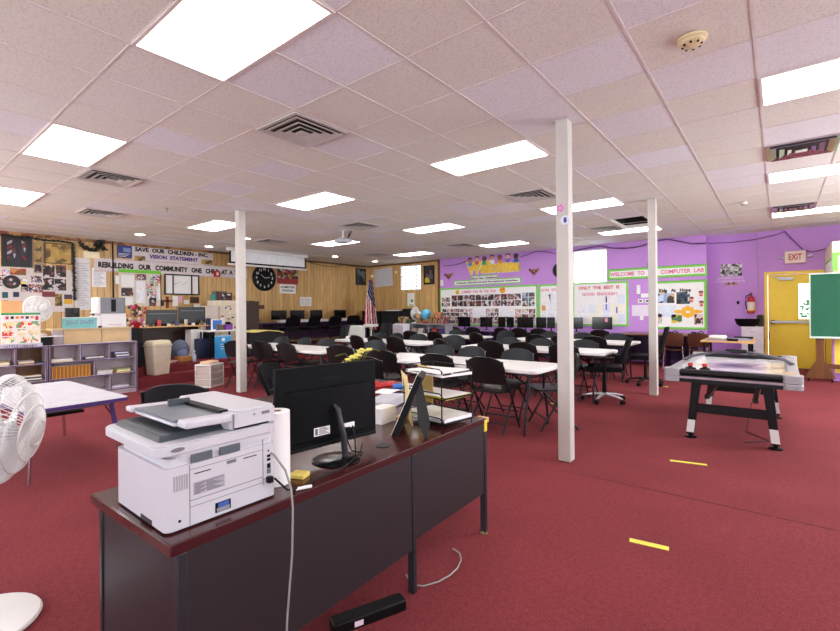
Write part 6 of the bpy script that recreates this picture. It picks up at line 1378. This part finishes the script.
K('picture', (671.5, 314.5, 682, 323), mcollage('bus_print', ['e8c040', '6aa8d8', 'e8c040', 'f0e8c0', '4a7a4a'], 9)); K('picture', (658, 314, 662, 323.5), COL3); K('picture', (694.5, 314, 703, 324.5), mcollage('red_portrait', ['7a3a34', 'c06a5a', '2c2a2c', 'e0c8c0'], 12))
c = at(688, 312, y=YB); cx_, cz_ = c.x - t.location.x, c.z - t.location.z; m = MB()
for q in range(8): a = q * PI / 4; m.ball((cx_ + .1 * math.cos(a), -.008, cz_ + .09 * math.sin(a)), .055, 0, 10, (1, .08, 1))
m.ball((cx_, -.009, cz_), .12, 0, 12, (1, .06, .8)); m.ball((cx_ - .2, -.008, cz_ + .01), .07, 0, 10, (1.5, .08, .6)); m.ball((cx_ + .2, -.008, cz_ + .01), .07, 0, 10, (1.5, .08, .6)); m.ball((cx_, -.016, cz_), .035, 1, 8, (1.4, .1, .8)); m.build('yellow_flower_cutout', [mat('cutout_yellow', 'f5b92c', .5), PAPER], t)
for px_, py_ in ((703.5, 293), (704, 303), (694, 299)):
    c = at(px_ - 2.5, py_, y=YB); m = MB(); x, z = c.x - t.location.x, c.z - t.location.z; m.ball((x, -.01, z), .045, 0, 10, (1, .1, 1)).ball((x, -.011, z + .025), .05, 1, 10, (1, .08, .6)).ball((x, -.01, z - .055), .04, 2, 8, (1, .1, .6)); m.build('child_cutout', [mat('cutout_skin', 'd8a080', .6), mat('cutout_hair', '6a2c20', .6), mat('cutout_shirt', 'd84a50', .6)], t)
# switches and notes on purple between boards
for px, nm, lab, mm, d in (((637, 285, 640.5, 294), 'wall_dispenser', 'narrow white dispenser on the purple wall right of the chart board', WHITE, .05), ((641, 293.5, 649, 297.5), 'paper_notice', 'small white strip of paper on the purple wall left of the second column', PAPER, .003), ((638, 299, 643.5, 303), 'wall_outlet', 'white outlet plate on the purple wall, left of two', WHITE, .01), ((645, 299, 650, 303), 'wall_outlet', 'white outlet plate on the purple wall, right of two beside the second column', WHITE, .01), ((632, 305, 653, 316), 'paper_notice', 'wide white paper on the purple wall above the long desk', mat('lilac_paper', 'e8def0', .7), .003), ((640, 316, 643.5, 320), 'wall_plate', 'small white plate below the wide white paper', WHITE, .01)):
    t, W_, H_ = sheet(nm, lab, 'notice' if 'paper' in nm else 'fitting', px, mm, 'B', d=d)
    if 'outlet' in nm: P_('socket', t, -.03, .03, H_ * .3, H_ * .7, BLACKP, .002, d)
sheet('wall_bracket', 'small dark bracket on the purple wall behind the second column', 'bracket', (647.5, 263, 650, 267), mat('grey_metal', '7d8890', .5), 'B', d=.05)
# recessed wall: photo, caption, badge, stud, conduit, extinguisher, exit sign
t, W_, H_ = sheet('wall_photo', 'black and white photograph on the purple recessed wall', 'photo', (720.5, 264, 742, 276), mcollage('bw_print', ['c8c8c8', '2a2a2c', '8a8a8e', 'e0e0e2', '4a4a4e', 'a8a8aa'], 20), 'C')
for k, (px, lab) in enumerate((((718, 276.5, 744, 279.5), 'faint white lettered strip directly under the black and white photograph'), ((716, 279.8, 746, 282.6), 'lower of two faint white lettered strips under the black and white photograph'))):
    t, W_, H_ = wallthing('caption_strip', lab, 'caption', 'C', *px); m = MB(); random.seed(k)
    x = -W_ / 2
    while x < W_ / 2 - .03: w_ = random.choice([.015, .02, .026]); m.box(x, x + w_, -.004, 0, 0 + .01, H_ - .01); x += w_ + random.choice([.008, .01, .03])
    m.build('lettering', mat('pale_lilac_letters', 'd9c4e4', .6), t)
t, W_, H_ = wallthing('wall_badge', 'small gold and brown badge under the white captions', 'ornament', 'C', 724, 282, 737, 286.5); m = MB(); [m.ball((-W_ / 2 + .04 + q * .05, -.01, H_ / 2 + .015 * (q % 2)), .03, q % 2, 8, (1, .3, 1)) for q in range(5)]; m.build('badge_body', [mat('badge_gold', 'c8985a', .5), mat('badge_brown', '6a4434', .5)], t)
sheet('door_stop_stud', 'small black plate on the purple wall above the black tub', 'plate', (736.8, 301, 739.3, 304.2), BLACKP, 'C', d=.02)
p = at(757.8, 260, y=YC); o = MB().tube([(p.x, YC - .014, 1.6), (p.x, YC - .014, CE)], .009, n=8).build('conduit', mat('pale_lilac_pipe', 'c9b0d6', .5)); tag(o, 'thin pale vertical conduit on the purple wall left of the yellow door', 'pipe')
p = at(752.3, 300, y=YC)
t = thing('fire_extinguisher', 'red fire extinguisher with white label hanging left of the yellow door', 'fire extinguisher', (p.x - .02, YC - .09, 1.2))
MB().lathe([(.05, 0), (.07, .01), (.072, .3), (.055, .36), (.022, .39), (.022, .42)], 20).build('cylinder', RED, t, smooth=True); MB().lathe([(.0725, .09), (.0735, .09), (.0735, .26), (.0725, .26)], 20).build('label', mat('extinguisher_label', 'e9d9cf', .5), t); MB().lathe([(.073, .06), (.074, .06), (.074, .09), (.073, .09)], 20).build('yellow_band', mat('yellow_tape', 'e2cf3a', .5), t)
m = MB(); m.box(-.02, .02, -.09, .03, .42, .45); m.box(-.012, .012, -.12, .0, .46, .475); m.build('valve_handle', BLACKP, t); MB().tube([(-.02, -.02, .43), (-.09, -.02, .4), (-.1, -.02, .25), (-.085, -.02, .1)], .011, n=8).build('hose', BLACKP, t, smooth=True); bx('wall_bracket', -.02, .02, .06, .088, .2, .4, CHROME, t)
t, W_, H_ = wallthing('exit_sign', 'cream EXIT sign with red letters and two small lamps above the yellow door', 'sign', 'C', 784.5, 251, 806, 263.3)
P_('housing', t, -W_ / 2, W_ / 2, 0, H_, mat('exit_cream', 'efd9cf', .4), .06, 0, .008); MB().text('EXIT', 0, H_ * .26, H_ * .5, .06, 0, W_ * .62, .003, .02).build('lettering', RED, t)
for s in (-1, 1): m = MB(); m.tube([(s * W_ / 2, -.03, H_ * .5), (s * (W_ / 2 + .05), -.035, H_ * .5)], .02, n=8); m.lathe([(.02, 0), (.045, .05), (.0001, .055)], 14, 0, Matrix.Translation((s * (W_ / 2 + .05), -.03, H_ * .5)) @ Matrix.Rotation(s * PI / 2.6, 4, 'Y')); m.build('lamp_head', mat('pale_grey_lamp', 'd4cdd8', .3), t, smooth=True)
# dark twisted garland along the purple walls
for nm, pts, lab, n_, lf in (('string_garland', [(443, 274.5 - 8.5), (455, 265), (463, 262.5), (466, 261)], 'thin dark string along the purple wall left of the welcome letters', 20, .03),
    ('string_garland', [(521, 257), (528, 254.5), (535, 251.5), (545, 251.5), (556, 254)], 'thin dark string right of the welcome letters running to the near column', 20, .03),
    ('string_garland', [(573, 251), (585, 248.5), (600, 245.8), (612, 248), (625, 248.5), (640, 246.5), (655, 241.5), (668, 239), (680, 241.5), (693, 244), (707, 243)], 'dark beaded string along the purple wall top, from near column to the corner', 240, .035)):
    garland(nm, lab, [at(*p, y=YB - .05) for p in pts], .008, mat('plum_string', '4a2a58', .7), n_leaf=n_ * 2, leaf=lf, seed=6)
garland('string_garland', 'dark string draped along the recessed purple wall towards the exit sign', [at(*p, y=YC - .03) for p in ((708, 243.5), (730, 242.5), (755, 239.5), (775, 235), (785, 231.5), (793, 240), (803, 250), (812, 252), (826, 249))], .008, mat('plum_string', '4a2a58', .7), n_leaf=40, leaf=.03, seed=9)
# ============================================================ RIGHT SIDE FURNITURE
p0, p1 = at(741.5, 328, y=12.3), at(764, 328, y=12.3)
t = thing('white_cabinet', 'small white cabinet left of the yellow door carrying a black tub', 'cabinet', ((p0.x + p1.x) / 2, 12.45, 0)); w_ = p1.x - p0.x
bx('body', -w_ / 2, w_ / 2, -.2, .26, 0, .9, mat('lilac_white', 'ddd5e2', .5), t, .006); bx('top_panel', -w_ / 2 - .01, w_ / 2 + .01, -.21, .26, .9, .915, WHITE, t, .004)
for k in range(2): d = bx('drawer', -w_ / 2 + .01, w_ / 2 - .01, -.21, -.2, .05 + .42 * k, .45 + .42 * k, mat('lilac_white', 'ddd5e2', .5), t, .003); bx('drawer_handle', -.05, .05, -.222, -.21, .38 + .42 * k, .4 + .42 * k, CHROME, d)
t = thing('black_tub', 'black oval tub tilted on the small white cabinet', 'tub', (-.56, 12.38, .915)); m = MB(); m.lathe([(.0001, .0), (.14, 0), (.2, .05), (.24, .17), (.235, .17), (.19, .06), (.0001, .015)], 28, 0, Matrix.Diagonal((1, .7, 1, 1))); m.build('tub_body', BLACKP, t, smooth=True)
simple_box('dark_bag', 'dark olive bag standing right of the black tub on the white cabinet', 'bag', (-.33, 12.42, .915), .1, .16, .26, .3, mat('dark_olive_cloth', '3c3a28', .8), .03)
t = thing('work_table', 'tan-topped table with papers behind the air hockey table', 'table', (-.78, 10.35, 0))
bx('tabletop', -.38, .42, -.5, .62, .7, .73, OAK, t, .006); [bx('leg', sx - .02, sx + .02, sy - .02, sy + .02, 0, .7, BLACKP, t) for sx in (-.32, .36) for sy in (-.44, .56)]
for k, (x, y, sx, sy, sz, mm, nm, lab) in enumerate(((-.95, 10.6, .26, .2, .07, PAPER, 'paper_pile', 'crumpled white paper pile on the tan table'), (-.9, 10.1, .35, .25, .02, mat('grey_paper', '9a98a2', .6), 'paper_pile', 'grey papers on the front of the tan table'), (-.6, 10.4, .3, .3, .03, mat('grey_blue_paper', '7d8494', .6), 'folder', 'blue-grey folder on the tan table'), (-.68, 10.0, .16, .1, .04, BLACKP, 'tool', 'small black tool on the tan table'), (-.55, 10.8, .3, .2, .04, BLACKP, 'tray', 'black tray at the back of the tan table'))):
    simple_box(nm, lab, 'papers' if 'paper' in nm else nm, (x, y, .73), sx, sy, sz, .4 * (k % 3 - 1), mm, .006 if k else .03)

# ------------------------------------------------------------ AIR HOCKEY TABLE
t = thing('air_hockey_table', 'air hockey table with silver corners, white playfield and black legs at the right', 'game table', (-.385, 6.22, 0))
hw, hl, zt = .53, 1.04, .735
BR = mat('rail_black', '121317', .4, spec=.3); SLV = mat('silver_rail', 'a5a3aa', .35, metal=.35); STR = mat('mauve_stripe', 'a08c98', .35, metal=.3)
bx('playfield', -hw + .09, hw - .09, -hl + .1, hl - .1, zt - .1, zt - .045, mat('white_playfield', 'e9e7ea', .12), t)
g_ = MB(); zf = zt - .0445
g_.box(-hw + .09, hw - .09, -.01, .01, zf, zf + .0006); g_.prism([(.16 * math.cos(a * PI / 16), .16 * math.sin(a * PI / 16)) for a in range(32)], zf, zf + .001, 1); g_.prism([(-.26, -.3), (.26, -.3), (.14, 0), (.26, .3), (-.26, .3), (-.14, 0)], zf, zf + .0008, 2); g_.box(-.14, .14, -hl + .1, -hl + .22, zf, zf + .0006, 1); g_.box(-.14, .14, hl - .22, hl - .1, zf, zf + .0006, 1)
g_.build('printed_lines', [mat('line_red', 'b04a60', .3), mat('line_grey', '6a6478', .3), mat('field_mauve', '9a90a8', .3)], t)
for s in (-1, 1):
    bx('side_rail', s * hw - (.1 if s > 0 else 0), s * hw + (.1 if s < 0 else 0), -hl + .1, hl - .1, zt - .05, zt, SLV, t, .015)
    m = MB(); a, b = (s * hw - .04, s * hw - .0) if s > 0 else (s * hw, s * hw + .04); m.box(a, b, -hl + .08, hl - .08, zt - .125, zt - .05); m.box(a - .003, b + .003, -hl + .1, hl - .1, zt - .1, zt - .075, 1); m.build('side_apron', [BR, STR], t, bevel=.004)
    y0_, y1_ = (hl - .1, hl) if s > 0 else (-hl, -hl + .1)
    bx('end_rail', -hw + .1, hw - .1, y0_, y1_, zt - .055, zt, BR, t, .02); m = MB(); m.box(-hw + .08, hw - .08, y0_ if s < 0 else y1_ - .04, y1_ if s > 0 else y0_ + .04, zt - .125, zt - .055); e = -hl - .003 if s < 0 else hl; m.box(-hw + .1, hw - .1, e, e + .003, zt - .088, zt - .066, 1); m.build('end_apron', [BR, STR], t)
for sx in (-1, 1):
    for sy in (-1, 1):
        m = MB(); m.M = Matrix.Translation((sx * (hw - .055), sy * (hl - .055), 0)); m.prism(rr(-.075, .075, -.075, .075, .045, 6), zt - .125, zt - .075); m.prism(rr(-.07, .07, -.07, .07, .04, 6), zt - .077, zt - .067); m.prism(rr(-.075, .075, -.075, .075, .045, 6), zt - .069, zt + .006); m.build('corner_cap', SLV, t, smooth=True, bevel=.008)
arch = MB().tube([(-.5, -.12, zt + .0), (-.42, -.08, zt + .05), (-.2, -.02, zt + .1), (0, .0, zt + .115), (.2, .02, zt + .1), (.42, .0, zt + .05), (.5, -.02, zt)], [.03, .026, .024, .026, .024, .026, .03], n=10, flat=.6).build('score_arch', mat('arch_grey', '55555e', .35, metal=.3), t, smooth=True); bx('score_display', -.1, .1, -.03, .03, zt + .1, zt + .14, BR, arch, .01)
for sy in (-1, 1):
    Y = sy * .77
    for sx in (-1, 1):
        lg = MB(); lg.add([(sx * .36 + a, Y + b, z) for z, a0, a1, off in ((0, 0, 0, 0),) for a, b in ()], []) if 0 else None
        lg = MB(); xt, xb = sx * .40, sx * .335; xb = sx * .35 - (.02 if sx < 0 else -.02) * 0
        vs_ = [(xb - .034, Y - .035 + 0, .04), (xb + .034, Y - .035, .04), (xb + .034, Y + .035, .04), (xb - .034, Y + .035, .04), (sx * .29 - .042, Y - .035, .62), (sx * .29 + .042, Y - .035, .62), (sx * .29 + .042, Y + .035, .62), (sx * .29 - .042, Y + .035, .62)]
        lg.add(vs_, [(3, 2, 1, 0), (4, 5, 6, 7), (0, 1, 5, 4), (1, 2, 6, 5), (2, 3, 7, 6), (3, 0, 4, 7)]); L = lg.build('leg', BR, t, bevel=.006)
        xm_ = xb; wp = MB(); wp.add([(xm_ + a_, Y - d_, z_) for d_ in (.04, .034) for a_, z_ in ((-.034, .06), (.034, .06), (.034 - sx * .014, .19), (-.034 - sx * .014, .19))], [(0, 1, 2, 3), (0, 4, 5, 1), (1, 5, 6, 2), (2, 6, 7, 3), (3, 7, 4, 0)]); wp.build('white_foot_panel', WHITE, L)
        MB().lathe([(.055, 0), (.055, .012), (.02, .02), (.02, .045)], 20, 0, Matrix.Translation((xb, Y, 0))).build('leveler_foot', BLACKP, L, smooth=True)
    m = MB(); m.box(-.33, .33, Y - .02, Y + .02, .27, .36); m.build('lower_panel', BR, t, bevel=.004)
    m = MB(); m.box(-.3, .3, Y - .02, Y + .02, .56, .62); m.build('upper_panel', BR, t)
for sx in (-1, 1):
    bx('long_stretcher', sx * .2 - .02, sx * .2 + .02, -.8, .8, .42, .46, BR, t, .004)
bx('blower_box', -.12, .12, -.15, .15, .55, .62, BLACKP, t, .01)
[bx('cross_rail', -.32, .32, .74, .77, z_, z_ + .03, BR, t) for z_ in (.4, .5)]
MB().tube([(.2, .5, .64), (.16, .4, .4), (.1, .3, .1), (.1, -.2, .006), (.3, -.5, .006), (.1, -.7, .006)], .004, n=6).build('power_cable', BLACKP, t, smooth=True)
bx('score_panel', hw - .12, hw - .03, -hl + .12, -hl + .2, zt - .04, zt + .01, mat('tan_sticker', 'd8b070', .5), t, .004)
MB().tube([(hw - .2, -hl + .1, zt - .12), (hw - .19, -hl + .09, zt - .2), (hw - .185, -hl + .1, zt - .24)], .004, n=5).build('pull_cord', BLACKP, t)
for k, (x, y, lab) in enumerate(((-.74, 5.52, 'red-topped black air hockey striker, left one'), (-.61, 5.52, 'red-topped black air hockey striker, right one'))):
    o = thing('striker', lab, 'striker', (x, y, zt - .044), 0, 'air hockey strikers'); MB().lathe([(.045, 0), (.05, .008), (.048, .028), (.022, .034), (.02, .045)], 20).build('base', BLACKP, o, smooth=True); MB().lathe([(.02, .045), (.026, .052), (.024, .075), (.0001, .08)], 16).build('knob', RED, o, smooth=True)

# ------------------------------------------------------------ GREEN CHALKBOARD ON WOODEN STAND
YK = 11.0 - .12 - .1
a = at(809, 273.5, y=YK); b = at(809, 337.5, y=YK)
t = thing('chalkboard', 'green chalkboard in a pale frame on a brown wooden stand at the right edge', 'chalkboard', (a.x, YK, 0))
zt_, zb_ = a.z, b.z; Wk = 1.5
bx('board', .015, Wk, -.012, .012, zb_ + .02, zt_ - .02, mat('chalkboard_green', '165c42', .75, var=.12, scale=2.5), t)
m = MB(); m.box(0, Wk + .02, -.025, .025, zt_ - .025, zt_); m.box(0, Wk + .02, -.025, .025, zb_, zb_ + .025); m.box(0, .018, -.025, .025, zb_ + .025, zt_ - .025); m.box(Wk, Wk + .02, -.025, .025, zb_ + .025, zt_ - .025); m.build('frame', mat('pale_green_aluminium', 'c3d4c8', .35, metal=.3), t)
bx('chalk_tray', .0, Wk, -.07, -.025, zb_ - .01, zb_ + .008, mat('pale_green_aluminium', 'c3d4c8', .35), t, .003)
for x in (.14, Wk - .14):
    bx('post', x - .055, x + .055, .015, .055, .2, zb_ + .3, BROWNW, t, .004)
    m = MB(); m.prism([(x - .2, .06), (x + .2, .06), (x + .2, .1), (x + .06, .36), (x - .06, .36), (x - .2, .1)], -.03, .015, 0, 'y'); m.build('foot', BROWNW, t, bevel=.004)
    for s in (-.16, .16): MB().lathe([(.0001, -.012), (.028, -.012), (.028, .012), (.0001, .012)], 14, 0, Matrix.Translation((x + s, 0, .029)) @ Matrix.Rotation(PI / 2, 4, 'Y')).build('caster', BLACKP, t, smooth=True)
bx('stretcher', .2, Wk - .2, .018, .05, .24, .32, BROWNW, t, .003)
# lime-edged notice on the vestibule front
vy = 11.05
t = thing('bulletin_board', 'white notice board with lime border and red letters high at the right edge', 'bulletin board', (1.1, vy - .002, 2.02)); 
bx('backing', -.32, .6, -.006, 0, 0, .26, PAPER, t); m = MB(); m.box(-.34, .62, -.012, -.006, .24, .3); m.box(-.34, -.27, -.012, -.006, -.02, .24); m.build('green_border', GREEN, t); MB().text('EXIT ONLY', .1, .07, .1, .006, 0, .6, .003, .03).build('lettering', REDT, t)
t = thing('bulletin_board', 'white notice board with lime border on the side of the vestibule', 'bulletin board', (.758, 11.9, 2.0), -PI / 2); bx('backing', -.7, .7, -.006, 0, 0, .2, PAPER, t); bx('green_border', -.72, .72, -.01, -.006, .2, .24, GREEN, t)
t = thing('wall_poster', 'green-bordered paper low on the yellow vestibule below the chalkboard', 'poster', (1.12, vy - .002, .6)); bx('sheet', -.12, .4, -.005, 0, 0, .3, mat('deep_green', '3a9a48', .6), t); bx('inner_page', -.02, .38, -.007, -.005, .12, .28, mat('grey_page', 'b8b0b0', .6), t)
# paper with green drawing behind the door pane
t = thing('window_paper', 'white paper with a green drawing in the pane of the yellow door', 'paper', (.44, YC + .038, 1.08)); m = MB(); random.seed(4)
for q in range(26): x, z = random.uniform(-.08, .1), random.uniform(.02, .42); m.ball((x, -.002, z), random.uniform(.02, .04), 0, 6, (1, .04, 1))
m.build('green_drawing', mat('pale_green_ink', '5fbf7c', .6), t)
